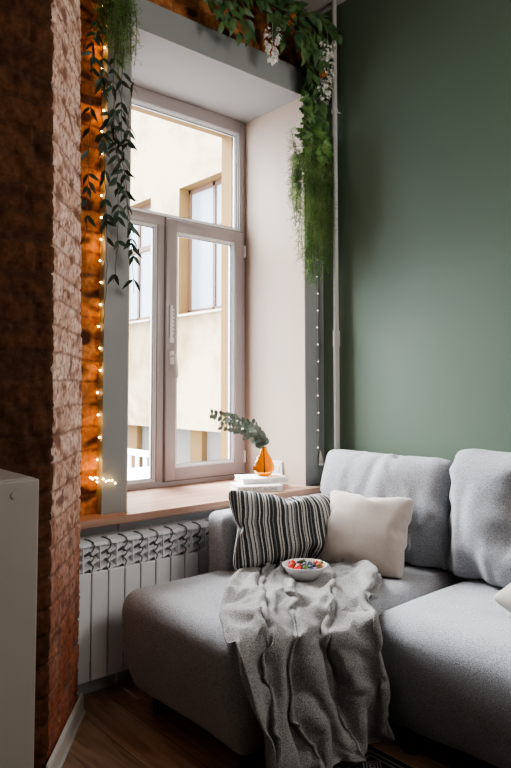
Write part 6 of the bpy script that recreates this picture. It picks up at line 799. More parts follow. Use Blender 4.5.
# ------------------------------------------------------------------ radiator
rad = empty('radiator', (1.79, 2.64, .09), 'white sectional radiator under the window sill', 'radiator')
rs = []
RX0, RP, NS = 1.269, .0797, 14
def section_bm(x):
    bm = bmesh.new(); w = RP - .005
    add_box(bm, x, x + w, 2.600, 2.612, .092, .540, .004, 2)                 # front plate
    add_box(bm, x + w / 2 - .006, x + w / 2 + .006, 2.610, 2.672, .10, .66)  # web
    add_box(bm, x, x + w, 2.664, 2.676, .10, .66)                            # back plate
    # top deck: thin curved cap
    n = 6
    for k in range(n):
        a0, a1 = k / n, (k + 1) / n
        y0, y1 = 2.602 + .070 * a0, 2.602 + .070 * a1
        z0, z1 = .664 + .018 * math.sin(a0 * PI * .5), .664 + .018 * math.sin(a1 * PI * .5)
        vs = [bm.verts.new(p) for p in ((x, y0, z0), (x + w, y0, z0), (x + w, y1, z1), (x, y1, z1))]; bm.faces.new(vs)
        vs = [bm.verts.new(p) for p in ((x, y0, z0 - .004), (x + w, y0, z0 - .004), (x + w, y1, z1 - .004), (x, y1, z1 - .004))]; bm.faces.new(vs[::-1])
    vs = [bm.verts.new(p) for p in ((x, 2.602, .664), (x + w, 2.602, .664), (x + w, 2.602, .648), (x, 2.602, .648))]; bm.faces.new(vs)
    m = x + w / 2
    for k in range(3):                       # three sloping louvres either side of the centre rib
        z = .640 - k * .037
        add_quad_slab(bm, (x, 2.603, z - .030), (m, 2.603, z - .012), (m, 2.650, z + .014), (x, 2.650, z + .002), .003)
        add_quad_slab(bm, (m, 2.603, z - .020), (x + w, 2.603, z - .004), (x + w, 2.650, z + .014), (m, 2.650, z + .010), .003)
    add_box(bm, m - .0025, m + .0025, 2.601, 2.66, .54, .664)
    return bm
def add_quad_slab(bm, a, b, c, d, t):
    lo = [bm.verts.new((p[0], p[1], p[2] - t)) for p in (a, b, c, d)]; hi = [bm.verts.new(p) for p in (a, b, c, d)]
    bm.faces.new(hi); bm.faces.new(lo[::-1])
    for i in range(4): bm.faces.new((lo[i], lo[(i + 1) % 4], hi[(i + 1) % 4], hi[i]))
first = None
for k in range(NS):
    if first is None:
        first = link_bm('section', section_bm(RX0), M['radiator'], rad); c = first
    else:
        c = first.copy(); COL.objects.link(c); c.location = first.location + Vector((RP * k, 0, 0))
bm = bmesh.new()
for z in (.14, .61): add_tube(bm, [(RX0, 2.640, z), (RX0 + RP * NS, 2.640, z)], .016, 10)
add_box(bm, RX0, RX0 + RP * NS, 2.613, 2.655, .100, .112)
link_bm('manifold', bm, M['dark_gap'], rad)
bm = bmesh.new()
for k in range(1, NS):                       # dark tube drawn for the shaded gap between neighbouring sections
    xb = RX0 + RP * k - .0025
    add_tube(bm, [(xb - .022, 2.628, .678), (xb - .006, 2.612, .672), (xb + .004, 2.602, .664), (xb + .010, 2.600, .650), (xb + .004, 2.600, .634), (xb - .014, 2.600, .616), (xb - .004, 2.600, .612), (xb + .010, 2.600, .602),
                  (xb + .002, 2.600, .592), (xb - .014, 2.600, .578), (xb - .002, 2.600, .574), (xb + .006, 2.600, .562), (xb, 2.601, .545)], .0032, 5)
link_bm('section_gap_shade', bm, M['dark_gap'], rad)
for x in (RX0 + .2, RX0 + .85):
    bm = bmesh.new(); add_box(bm, x, x + .03, 2.655, 2.705, .56, .60, .002, 1); link_bm('wall_bracket', bm, M['white_metal'], rad)

# riser pipe in the corner
pipe = empty('heating_pipe', (2.768, 2.49, 0), 'white vertical heating pipe in front of the green wall, beside the window', 'pipe')
bm = bmesh.new(); add_tube(bm, [(2.768, 2.49, .0), (2.768, 2.49, 1.62)], .0165, 20); add_tube(bm, [(2.768, 2.49, 1.60), (2.768, 2.49, ZC)], .0145, 20)
link_bm('tube', bm, M['pipe_paint'], pipe, angle=.8)
bm = bmesh.new(); add_tube(bm, [(2.768, 2.49, 1.55), (2.768, 2.49, 1.64)], .0205, 20); link_bm('coupling', bm, M['pipe_paint'], pipe, angle=.8)
for z in (.6, 2.9):
    bm = bmesh.new(); add_tube(bm, [(2.768, 2.49, z - .01), (2.768, 2.49, z + .01)], .019, 20); add_tube(bm, [(2.77, 2.49, z), (2.815, 2.49, z)], .005, 8); link_bm('pipe_clip', bm, M['pipe_paint'], pipe)

# ------------------------------------------------------------------ outside
def mat_render(name, c1, c2):
    m, nt, b = nodes(name); b.inputs['Roughness'].default_value = .95; b.inputs['Specular IOR Level'].default_value = .05
    tc = N(nt, 'ShaderNodeTexCoord'); a = N(nt, 'ShaderNodeTexNoise', Scale=.55, Detail=8.0, Roughness=.62, Distortion=.6); nt.links.new(tc.outputs['Object'], a.inputs['Vector'])
    cr = N(nt, 'ShaderNodeValToRGB'); cr.color_ramp.elements[0].position = .40; cr.color_ramp.elements[0].color = (*c1, 1); cr.color_ramp.elements[1].position = .56; cr.color_ramp.elements[1].color = (*c2, 1)
    nt.links.new(a.outputs['Fac'], cr.inputs[0]); nt.links.new(cr.outputs[0], b.inputs['Base Color'])
    return m
M['render'] = mat_render('cream_render', (.25, .175, .095), (.45, .355, .235))
M['ochre'] = mat_plain('ochre_reveal', (.16, .088, .025), .9, .15, 3)
M['brown_frame'] = mat_plain('brown_window_frame', (.10, .045, .022), .6)
M['curtained'] = mat_plain('net_curtained_glass', (.30, .32, .34), .12, .10, 3)
M['concrete'] = mat_plain('grey_render', (.19, .17, .15), .9, .12, 1.2)
M['snow'] = mat_plain('white_roof_sheet', (.85, .87, .92), .6)
M['yard'] = mat_plain('yard_ground', (.22, .21, .20), .9, .2, 1)
M['tin'] = mat_plain('sheet_metal', (.45, .42, .38), .5)
# outer jamb of the own window, painted ochre
bm = bmesh.new()
add_box(bm, 2.602, 2.68, YF + .071, 3.325, .70, 2.985); add_box(bm, 1.50, 2.68, YF + .071, 3.325, 2.945, 3.02); add_box(bm, 1.48, 1.572, YF + .071, 3.325, .70, 2.985)
st('trim_4', bm, M['ochre'])
bm = bmesh.new(); add_box(bm, 1.45, 2.75, YF + .072, 3.50, .74, .765); st('trim_5', bm, M['tin'])
bm = bmesh.new(); add_box(bm, -4, 14, 3.45, 20, -.8, -.7); st('yard_ground', bm, M['yard'])
BX = 6.5
bld = empty('courtyard_building', (BX, 9.5, -.7), 'cream rendered courtyard building with brown framed windows seen through the glass', 'building')
YW = [(10.43, 11.95, 2.60, 4.86), (8.02, 9.51, 2.60, 4.82)]
holes = YW + [(y0, y1, z0 + 4.9, z1 + 4.9) for (y0, y1, z0, z1) in YW] + [(5.2, 6.7, 2.60, 4.82), (12.9, 14.4, 2.6, 4.85)]
def wall_with_holes(bm, X, y0, y1, z0, z1, hs, depth):
    ys = sorted({y0, y1, *[h[0] for h in hs], *[h[1] for h in hs]}); zs = sorted({z0, z1, *[h[2] for h in hs], *[h[3] for h in hs]})
    for i in range(len(ys) - 1):
        for j in range(len(zs) - 1):
            cy, cz = (ys[i] + ys[i + 1]) / 2, (zs[j] + zs[j + 1]) / 2
            if any(h[0] < cy < h[1] and h[2] < cz < h[3] for h in hs): continue
            vs = [bm.verts.new(p) for p in ((X, ys[i], zs[j]), (X, ys[i + 1], zs[j]), (X, ys[i + 1], zs[j + 1]), (X, ys[i], zs[j + 1]))]; bm.faces.new(vs)
bm = bmesh.new(); wall_with_holes(bm, BX, 3.6, 18, .62, 10.8, holes, .3)
vs = [bm.verts.new(p) for p in ((BX, 3.6, .62), (BX, 18, .62), (BX + .5, 18, .62), (BX + .5, 3.6, .62))]; bm.faces.new(vs)
link_bm('facade', bm, M['render'], bld)
for (y0, y1, z0, z1) in holes:
    bm = bmesh.new(); D = .28
    for q in (((BX, y0, z0), (BX + D, y0, z0), (BX + D, y0, z1), (BX, y0, z1)), ((BX, y1, z0), (BX, y1, z1), (BX + D, y1, z1), (BX + D, y1, z0)), ((BX, y0, z1), (BX + D, y0, z1), (BX + D, y1, z1), (BX, y1, z1)), ((BX, y0, z0), (BX, y1, z0), (BX + D, y1, z0), (BX + D, y0, z0))):
        bm.faces.new([bm.verts.new(p) for p in q])
    link_bm('window_reveal', bm, M['ochre'], bld)
    bm = bmesh.new(); X = BX + .2
    for (a, b_) in ((y0, y0 + .07), (y1 - .07, y1), ((y0 + y1) / 2 - .035, (y0 + y1) / 2 + .035)): add_box(bm, X, X + .07, a, b_, z0, z1, .006, 1)
    for (a, b_) in ((z0, z0 + .08), (z1 - .08, z1), (z0 + 1.36, z0 + 1.46)): add_box(bm, X, X + .07, y0, y1, a, b_, .006, 1)
    fr = link_bm('window_frame', bm, M['brown_frame'], bld)
    bm = bmesh.new(); add_box(bm, X + .03, X + .04, y0, y1, z0, z1); link_bm('pane', bm, M['curtained'], fr)
    bm = bmesh.new(); add_quad_slab(bm, (BX - .10, y0 - .1, z0 - .03), (BX - .10, y1 + .1, z0 - .03), (BX + .25, y1 + .1, z0 + .03), (BX + .25, y0 - .1, z0 + .03), .03); link_bm('window_ledge', bm, M['tin'], bld)
bm = bmesh.new(); add_box(bm, BX + .35, BX + .5, 3.6, 18, -.7, .62); link_bm('recessed_base', bm, M['concrete'], bld)
for y in (9.30, 11.4, 6.7):
    bm = bmesh.new(); add_box(bm, BX + .23, BX + .35, y - .17, y + .17, -.7, .62, .01, 1); link_bm('pillar', bm, M['ochre'], bld)
# white railing and low roof in the yard
rl = empty('yard_railing', (6.0, 10.5, -.7), 'white railing low in the courtyard behind the fixed pane', 'railing')
bm = bmesh.new()
for z in (.22, -.35): add_box(bm, 5.9, 5.96, 9.55, 13.4, z - .05, z + .05)
link_bm('rail', bm, M['snow'], rl)
bm = bmesh.new()
for k in range(16): add_box(bm, 5.91, 5.95, 9.6 + k * .25, 9.66 + k * .25, -.7, .2)
link_bm('balusters', bm, M['snow'], rl)
bm = bmesh.new(); add_box(bm, 4.9, 6.3, 4.0, 9.45, -.7, .03, .02, 1)
tag(link_bm('shed_roof', bm, M['snow']), 'low white sheet roof at the foot of the courtyard building', 'roof')

# ------------------------------------------------------------------ sofa
def rbody(bm, x0, x1, y0, y1, z0, z1, r, prof=None, n=(30, 30, 14), crown=0.0, seed=0, arch=None):
    """Upholstered block: rounded box, sides inset by prof(z), slightly crowned top, arched underside."""
    hx, hy, hz = (x1 - x0) / 2, (y1 - y0) / 2, (z1 - z0) / 2; c = Vector(((x0 + x1) / 2, (y0 + y1) / 2, (z0 + z1) / 2))
    def grid(a, b, w, na, nb, flip):
        vs = {}
        for i in range(na + 1):
            for j in range(nb + 1):
                p = [0, 0, 0]; p[a] = -math.cos(PI * i / na); p[b] = -math.cos(PI * j / nb); p[3 - a - b] = w
                # even out the cosine spacing a little
                for ax in (a, b):
                    t = (i / na if ax == a else j / nb) * 2 - 1; p[ax] = .5 * p[ax] + .5 * t
                vs[i, j] = bm.verts.new(shape(p))
        for i in range(na):
            for j in range(nb):
                q = [vs[i, j], vs[i + 1, j], vs[i + 1, j + 1], vs[i, j + 1]]
                bm.faces.new(q[::-1] if flip else q)
    def shape(p):
        P = Vector((p[0] * hx, p[1] * hy, p[2] * hz))
        rt = r if p[2] > -.2 else r * .6
        q = Vector((max(-hx + rt, min(hx - rt, P.x)), max(-hy + rt, min(hy - rt, P.y)), max(-hz + rt, min(hz - rt, P.z))))
        d = P - q
        if d.length > 1e-9: P = q + d.normalized() * min(rt, d.length if max(abs(d.x), abs(d.y), abs(d.z)) < rt * .999 else rt)
        z = P.z + c.z
        if prof:
            k = prof(z); P.x *= (hx - k) / hx; P.y *= (hy - k) / hy
        top = max(0, (P.z / hz)) ** 2
        P.z += crown * top * (1 - (P.x / hx) ** 2) * (1 - (P.y / hy) ** 2)
        if arch and P.z < 0:
            P.z += arch(P.x / hx, P.y / hy) * min(1, -P.z / hz * 1.2)
        w = c + P
        nn = noise.noise(Vector((w.x * 3.1 + seed, w.y * 3.1, w.z * 3.1))) * .005
        return w + Vector((0, 0, nn))
    nx, ny, nz = n
    grid(0, 1, 1, nx, ny, False); grid(0, 1, -1, nx, ny, True)
    grid(0, 2, -1, nx, nz, False); grid(0, 2, 1, nx, nz, True)
    grid(1, 2, 1, ny, nz, False); grid(1, 2, -1, ny, nz, True)
    bmesh.ops.remove_doubles(bm, verts=bm.verts, dist=.0008)

sofa = empty('corner_sofa', (2.1, 1.7, 0), 'grey fabric corner sofa with chaise beside the radiator', 'sofa')
pf = lambda z: .062 * max(0, (.36 - z) / .28) ** 1.6
bm = bmesh.new(); rbody(bm, 1.385, 2.80, 1.668, 2.475, .08, .495, .085, pf, (44, 32, 16), .014, 1, arch=lambda x, y: .012 * (1 - y * y))
link_bm('chaise_seat', bm, M['sofa'], sofa, smooth=True)
bm = bmesh.new(); rbody(bm, 1.960, 2.80, .20, 1.655, .058, .495, .10, pf, (32, 44, 16), .014, 5, arch=lambda x, y: .028 * (1 - y * y))
link_bm('main_seat', bm, M['sofa'], sofa, smooth=True)
bm = bmesh.new(); rbody(bm, 1.870, 2.80, 2.345, 2.505, .12, .752, .040, None, (30, 12, 22), .006, 9)
link_bm('armrest', bm, M['sofa'], sofa, smooth=True)
bm = bmesh.new(); rbody(bm, 2.768, 2.808, .20, 2.34, .12, .72, .018, None, (8, 40, 20), .0, 12)
link_bm('backrest', bm, M['sofa'], sofa, smooth=True)
for (x, y) in ((1.53, 2.35), (1.53, 1.80), (2.70, 2.42), (2.06, 1.50), (2.08, .40), (2.70, .40)):
    bm = bmesh.new(); add_lathe(bm, [(0, 0), (.026, 0), (.029, .006), (.036, .118), (0, .118)], (x, y, .001), 20)
    link_bm('leg', bm, M['leg'], sofa, angle=.7)
# seam piping along the chaise end
# ------------------------------------------------------------------ baked soft goods
def baked_pillow(key):
    w, h, nx, ny, raw = DATA[key]
    n = len(raw) // 3
    co = [(raw[i * 3] / 2000, raw[i * 3 + 1] / 2000, raw[i * 3 + 2] / 2000) for i in range(n)]   # half millimetres
    idx = {}; k = 0
    for s in (0, 1):
        for j in range(ny + 1):
            for i in range(nx + 1):
                if s == 1 and (i in (0, nx) or j in (0, ny)): idx[1, i, j] = idx[0, i, j]
                else: idx[s, i, j] = k; k += 1
    faces, uvs = [], []
    for s in (0, 1):
        for j in range(ny):
            for i in range(nx):
                q = [(i, j), (i + 1, j), (i + 1, j + 1), (i, j + 1)]
                if s: q = q[::-1]
                faces.append([idx[s, a, b_] for a, b_ in q]); uvs += [(a / nx, b_ / ny) for a, b_ in q]
    me = bpy.data.meshes.new(key); me.from_pydata(co, [], faces)
    uv = me.uv_layers.new(name='UVMap'); uv.data.foreach_set('uv', [c for u in uvs for c in u])
    return me
def straighten(me, key, amt):
    w, h, nx, ny, raw = DATA[key]
    co = [v.co.copy() for v in me.vertices]; k = 0; rows = {}
    for s in (0, 1):
        for j in range(ny + 1):
            for i in range(nx + 1):
                if s == 1 and (i in (0, nx) or j in (0, ny)): continue
                rows[s, i, j] = k; k += 1
    X = max(abs(co[rows[0, 0, 0]].x), abs(co[rows[0, nx, 0]].x)); Z = max(abs(co[rows[0, 0, ny]].z), abs(co[rows[0, 0, 0]].z))
    cx = (co[rows[0, 0, 0]].x + co[rows[0, nx, ny]].x) / 2; cz = (co[rows[0, 0, 0]].z + co[rows[0, nx, ny]].z) / 2
    for (s, i, j), k in rows.items():
        l, r_ = co[rows[0, 0, j]].x, co[rows[0, nx, j]].x; b_, t = co[rows[0, i, 0]].z, co[rows[0, i, ny]].z
        u = (co[k].x - l) / (r_ - l); v = (co[k].z - b_) / (t - b_)
        nxp = -w / 2 * .94 + u * w * .94; nzp = -h / 2 * .94 + v * h * .94
        me.vertices[k].co.x = co[k].x * (1 - amt) + nxp * amt; me.vertices[k].co.z = co[k].z * (1 - amt) + nzp * amt
        # blunt the ears
        eu, ev = abs(2 * i / nx - 1), abs(2 * j / ny - 1); c = max(0, eu * ev - .72) / .28
        me.vertices[k].co.x *= 1 - .05 * c * c; me.vertices[k].co.z *= 1 - .05 * c * c
def pillow(name, key, mat, loc, yaw, tilt, roll, size, label, cat, warp=None, group=None, amt=.6):
    """size scales (width, thickness, height); yaw about z, tilt = lean back, roll in its own plane"""
    me = baked_pillow(key); straighten(me, key, amt)
    for v in me.vertices:
        v.co.x *= size[0]; v.co.y *= size[1]; v.co.z *= size[2]
        if warp: v.co = warp(v.co.copy())
    ob = link_mesh(name, me, mat, smooth=True)
    sub = ob.modifiers.new('sub', 'SUBSURF'); sub.levels = 1; sub.render_levels = 2
    ob.location = loc
    ob.rotation_euler = (Matrix.Rotation(yaw, 3, 'Z') @ Matrix.Rotation(tilt, 3, 'X') @ Matrix.Rotation(roll, 3, 'Y')).to_euler()
    bpy.context.view_layer.update()
    W = Matrix.LocRotScale(ob.location, ob.rotation_euler, None); Wi = W.inverted()
    for v in me.vertices:                    # press the pillow against seat, wall and arm
        p = W @ v.co
        p.z = max(p.z, .507 + (.002 if p.x > 2.0 else 0)); p.x = min(p.x, 2.764)
        if p.z < .77: p.y = min(p.y, 2.340)
        v.co = Wi @ p
    return tag(ob, label, cat, group)

def mat_stripes():
    m, nt, b = nodes('striped_cloth'); b.inputs['Roughness'].default_value = .95; b.inputs['Specular IOR Level'].default_value = .1
    uv = N(nt, 'ShaderNodeUVMap', uv_map='UVMap'); sp = N(nt, 'ShaderNodeSeparateXYZ'); nt.links.new(uv.outputs[0], sp.inputs[0])
    tc = N(nt, 'ShaderNodeTexCoord'); wn = N(nt, 'ShaderNodeTexNoise', Scale=5.0, Detail=1.0); nt.links.new(tc.outputs['Object'], wn.inputs['Vector'])
    wob = N(nt, 'ShaderNodeMath', operation='MULTIPLY_ADD'); nt.links.new(wn.outputs['Fac'], wob.inputs[0]); wob.inputs[1].default_value = .012; nt.links.new(sp.outputs[0], wob.inputs[2])
    mu = N(nt, 'ShaderNodeMath', operation='MULTIPLY'); nt.links.new(wob.outputs[0], mu.inputs[0]); mu.inputs[1].default_value = 4.3
    fr = N(nt, 'ShaderNodeMath', operation='FRACT'); nt.links.new(mu.outputs[0], fr.inputs[0])
    cr = N(nt, 'ShaderNodeValToRGB'); cr.color_ramp.interpolation = 'CONSTANT'
    D = (.036, .040, .043); L = (.47, .46, .435); G = (.17, .18, .18)
    seq = [(0, L), (.05, D), (.09, L), (.12, D), (.19, G), (.22, D), (.30, L), (.34, D), (.37, L), (.41, D), (.50, L), (.53, G), (.57, D), (.60, L), (.67, D), (.70, L), (.74, G), (.80, D), (.85, L), (.88, D), (.95, L), (.975, D)]
    el = cr.color_ramp.elements
    el[0].position = 0; el[0].color = (*seq[0][1], 1); el[1].position = seq[1][0]; el[1].color = (*seq[1][1], 1)
    for p, c in seq[2:]:
        e = el.new(p); e.color = (*c, 1)
    nt.links.new(fr.outputs[0], cr.inputs[0])
    fl = N(nt, 'ShaderNodeTexNoise', Scale=350.0, Detail=1.0); nt.links.new(tc.outputs['Object'], fl.inputs['Vector'])
    r = N(nt, 'ShaderNodeMapRange'); r.inputs[1].default_value = .3; r.inputs[2].default_value = .7; r.inputs[3].default_value = .6; r.inputs[4].default_value = 1.35; nt.links.new(fl.outputs['Fac'], r.inputs[0])
    vm = N(nt, 'ShaderNodeVectorMath', operation='SCALE'); nt.links.new(cr.outputs[0], vm.inputs[0]); nt.links.new(r.outputs[0], vm.inputs['Scale']); nt.links.new(vm.outputs[0], b.inputs['Base Color'])
    bp = N(nt, 'ShaderNodeBump', Strength=.5, Distance=.002); nt.links.new(fl.outputs['Fac'], bp.inputs['Height']); nt.links.new(bp.outputs['Normal'], b.inputs['Normal'])
    return m
M['stripes'] = mat_stripes()

def folds(v, amp, cx):
    low = max(0, .5 - v.z / .5); k = noise.noise(Vector((v.x * 13 + cx, v.z * 2.5, 3)))
    v.y += amp * low * abs(k) * 1.6 - amp * .25
    return v
def crease_a(v):
    if v.y < 0:
        v = folds(v, .060, 2)
        line = v.x - (-.02 + .18 * (v.z - .1)); v.y += .020 * math.exp(-(line / .016) ** 2) * max(0, min(1, (v.z + .12) / .2))
        line = v.x - (.20 - .5 * (v.z + .1)); v.y += .014 * math.exp(-(line / .02) ** 2) * max(0, min(1, (.15 - v.z) / .2))
    return v
def crease_b(v):
    if v.y < 0:
        v = folds(v, .070, 9)
        dx, dz = v.x - .06, v.z - .02; rr = math.hypot(dx, dz); a = math.atan2(dz, dx)
        v.y += .050 * math.exp(-(rr / .055) ** 2) + .018 * math.exp(-(rr / .16) ** 2) * (1 + math.sin(a * 7 + 1))
    return v
# back cushions lean on the green wall; local y- faces the room
pillow('back_cushion', 'backA', M['sofa_cush'], (2.655, 2.088, .728), -PI / 2, math.radians(-9), 0, (1.03, .78, .97), 'grey back cushion behind the beige pillow, at the window end of the sofa', 'cushion', amt=.9, warp=crease_a)
pillow('back_cushion', 'backB', M['sofa_cush'], (2.655, 1.318, .758), -PI / 2, math.radians(-9), 0, (1.0, .95, 1.0), 'grey tufted back cushion farther from the window, with a dimple', 'cushion', amt=.9, warp=crease_b)
pillow('striped_pillow', 'striped', M['stripes'], (2.200, 2.215, .672), math.radians(-10), math.radians(-20), math.radians(5), (1.30, .85, .88), 'black and white striped pillow leaning on the sofa arm', 'pillow', amt=.32)
pillow('beige_pillow', 'beige', M['velvet'], (2.375, 1.975, .662), math.radians(-70), math.radians(-28), math.radians(2), (.96, .85, .91), 'plain beige velvet pillow in front of the grey back cushion', 'pillow', amt=.45)
pillow('cream_pillow', 'beige', M['cream'], (2.38, 1.055, .57), math.radians(-60), math.radians(-66), math.radians(40), (.90, .60, .90), 'cream pillow on the main seat, only its corner in view', 'pillow')
def make_throw():
    w, h, nx, ny, raw = DATA['throw']
    co = [(raw[i] / 2000, raw[i + 1] / 2000, raw[i + 2] / 2000) for i in range(0, len(raw), 3)]
    def rest(p):                              # the weight of the bowl presses the cloth flat
        d = math.hypot(p[0] - 1.975, p[1] - 1.96)
        return (p[0], p[1], min(p[2], .525 + max(0, d - .058) * .8))
    co = [rest(p) if p[2] > .49 else p for p in co]
    fs = [(j * (nx + 1) + i, j * (nx + 1) + i + 1, (j + 1) * (nx + 1) + i + 1, (j + 1) * (nx + 1) + i) for j in range(ny) for i in range(nx)]
    me = bpy.data.meshes.new('throw_blanket'); me.from_pydata(co, [], fs)
    ob = link_mesh('throw_blanket', me, M['throw'], smooth=True)
    so_ = ob.modifiers.new('thick', 'SOLIDIFY'); so_.thickness = .006; so_.offset = 1 if THROW_UP else -1
    sb_ = ob.modifiers.new('sub', 'SUBSURF'); sb_.levels = 1; sb_.render_levels = 2
    tag(ob, 'grey woven throw blanket draped over the chaise and down to the floor', 'blanket')
THROW_UP = False
make_throw()


# ------------------------------------------------------------------ rug
def mat_rug(x1, y1):
    m, nt, b = nodes('rug_pattern'); b.inputs['Roughness'].default_value = 1; b.inputs['Specular IOR Level'].default_value = .05
    tc = N(nt, 'ShaderNodeTexCoord'); sp = N(nt, 'ShaderNodeSeparateXYZ'); nt.links.new(tc.outputs['Object'], sp.inputs[0])
    def mth(op, a, b_=None):
        n = N(nt, 'ShaderNodeMath', operation=op)
        for i, q in enumerate((a, b_)):
            if q is None: continue
            if isinstance(q, (int, float)): n.inputs[i].default_value = q
            else: nt.links.new(q, n.inputs[i])
        return n.outputs[0]
    dx = mth('SUBTRACT', x1, sp.outputs[0]); dy = mth('SUBTRACT', y1, sp.outputs[1])
    d = mth('MINIMUM', dx, dy); s = mth('MAXIMUM', dx, dy)
    def band(v, a, w): return mth('LESS_THAN', mth('ABSOLUTE', mth('SUBTRACT', v, a)), w)
    tot = None
    for a, w in ((.030, .004), (.052, .0035), (.150, .004), (.172, .0035)):
        q = band(d, a, w); tot = q if tot is None else mth('MAXIMUM', tot, q)
    # key pattern between the lines: nested square spirals repeating every 11 cm
    u = mth('SUBTRACT', mth('FRACT', mth('DIVIDE', mth('SUBTRACT', s, .052), .098)), .5); v = mth('DIVIDE', mth('SUBTRACT', d, .101), .098)
    ch = mth('ADD', mth('ABSOLUTE', u), mth('ABSOLUTE', v))
    inb = mth('MULTIPLY', mth('GREATER_THAN', d, .056), mth('LESS_THAN', d, .146))
    for a in (.12, .27, .42): tot = mth('MAXIMUM', tot, mth('MULTIPLY', band(ch, a, .035), inb))
    mx = N(nt, 'ShaderNodeMix', data_type='RGBA'); nt.links.new(tot, mx.inputs[0])
    mx.inputs[6].default_value = (.035, .037, .038, 1); mx.inputs[7].default_value = (.30, .30, .27, 1); nt.links.new(mx.outputs[2], b.inputs['Base Color'])
    n2 = N(nt, 'ShaderNodeTexNoise', Scale=400.0); nt.links.new(tc.outputs['Object'], n2.inputs['Vector'])
    bp = N(nt, 'ShaderNodeBump', Strength=.6, Distance=.003); nt.links.new(n2.outputs['Fac'], bp.inputs['Height']); nt.links.new(bp.outputs['Normal'], b.inputs['Normal'])
    return m
bm = bmesh.new(); add_box(bm, .75, 1.965, -.45, 1.625, .0005, .010, .003, 1)
tag(link_bm('rug', bm, mat_rug(1.965, 1.625)), 'charcoal rug with pale geometric border lines on the floor before the sofa', 'rug')

# ------------------------------------------------------------------ cabinet in the foreground
cb = empty('white_cabinet', (.36, 1.78, 0), 'tall white cabinet in the near foreground before the brick pier', 'cabinet')
bm = bmesh.new(); add_box(bm, .10, .672, 1.60, 2.14, .0, 1.10, .003, 2); link_bm('carcass', bm, M['cab'], cb)
bm = bmesh.new(); add_box(bm, .10, .674, 1.578, 1.598, .06, 1.098, .004, 2); dr = link_bm('door', bm, M['cab'], cb)
bm = bmesh.new(); add_tube(bm, [(.612, 1.580, 1.065), (.612, 1.576, 1.065)], .0085, 20); link_bm('cover_cap', bm, M['cab'], dr)

# ------------------------------------------------------------------ socket on the reveal
so = empty('wall_socket', (2.659, 2.852, .857), 'white socket plate on the window reveal behind the amber vase', 'socket')
bm = bmesh.new(); add_box(bm, 2.650, 2.6598, 2.812, 2.892, .815, .895, .003, 2); link_bm('plate', bm, M['white_metal'], so)
bm = bmesh.new(); add_tube(bm, [(2.6505, 2.852, .855), (2.647, 2.852, .855)], .021, 24); link_bm('insert', bm, M['cord'], so)

# ------------------------------------------------------------------ books
M['cover'] = mat_plain('book_cover_white', (.74, .73, .72), .5, .02, 20)
M['paper'] = mat_plain('book_pages', (.72, .69, .63), .9, .08, 300)
M['ink'] = mat_plain('printed_ink', (.05, .05, .055), .6)
def book(loc, ang, w, d, h, text, tsize, label, tcol):
    t = empty('book', loc, label, 'book', 'white books stacked on the window sill', ang)
    bm = bmesh.new()
    add_box(bm, -w / 2, w / 2, 0, d, 0, .0025, .0006, 1); add_box(bm, -w / 2, w / 2, 0, d, h - .0025, h, .0006, 1)
    add_box(bm, -w / 2, w / 2, -.001, .0025, 0, h, .0008, 1)
    link_bm('cover', bm, M['cover'], t, world=False)
    bm = bmesh.new(); add_box(bm, -w / 2 + .004, w / 2 - .004, .0025, d - .004, .0025, h - .0025); link_bm('page_block', bm, M['paper'], t, world=False)
    cu = bpy.data.curves.new('txt', 'FONT'); cu.body = text; cu.size = tsize; cu.align_x = 'CENTER'; cu.align_y = 'CENTER'; cu.extrude = .0001; cu.space_character = 1.15
    tmp = bpy.data.objects.new('tmp', cu); COL.objects.link(tmp)
    bpy.context.view_layer.update()
    me = bpy.data.meshes.new_from_object(tmp.evaluated_get(bpy.context.evaluated_depsgraph_get())); bpy.data.objects.remove(tmp)
    me.materials.clear()
    for v in me.vertices: v.co = Vector((v.co.x, -.0012 - v.co.z, v.co.y + h / 2))
    link_mesh('spine_lettering', me, tcol, t, world=False)
    return t
book((2.345, 2.655, .770), math.radians(-27), .250, .185, .030, 'BUT NOT ALONE', .021, 'lower of the two white books on the sill, with dark spine capitals', M['ink'])
M['ink2'] = mat_plain('grey_ink', (.25, .25, .26), .6)
book((2.435, 2.710, .8005), math.radians(-24), .258, .185, .028, 'THE  CLASSIC  HOME', .0125, 'upper white book on the sill, directly under the amber vase', M['ink2'])

# ------------------------------------------------------------------ amber vase with eucalyptus
def mat_amber():
    m, nt, b = nodes('amber_glass')
    b.inputs['Base Color'].default_value = (.86, .50, .12, 1); b.inputs['Roughness'].default_value = .03
    b.inputs['Transmission Weight'].default_value = 1; b.inputs['IOR'].default_value = 1.15
    return m
vx, vy, vz = 2.500, 2.800, .8295
bm = bmesh.new()
prof_o = [(0, 0), (.026, 0), (.032, .004), (.046, .018), (.0525, .036), (.051, .055), (.043, .080), (.031, .108), (.020, .132), (.0135, .150), (.0115, .160)]
prof_i = [(r - .0022 if r > .004 else 0, z + (.004 if z < .02 else 0)) for r, z in prof_o[::-1]]
add_lathe(bm, prof_o + [(.0100, .161)] + [(max(r, 0), z) for r, z in prof_i[1:]], (0, 0, 0), 48)
for v in bm.verts: v.co = Vector((vx + v.co.x * 1.16, vy + v.co.y * 1.16, vz + v.co.z))
M['amber'] = mat_amber()
tag(link_bm('glass_vase', bm, M['amber'], smooth=True), 'amber glass teardrop vase standing on the white books', 'vase')

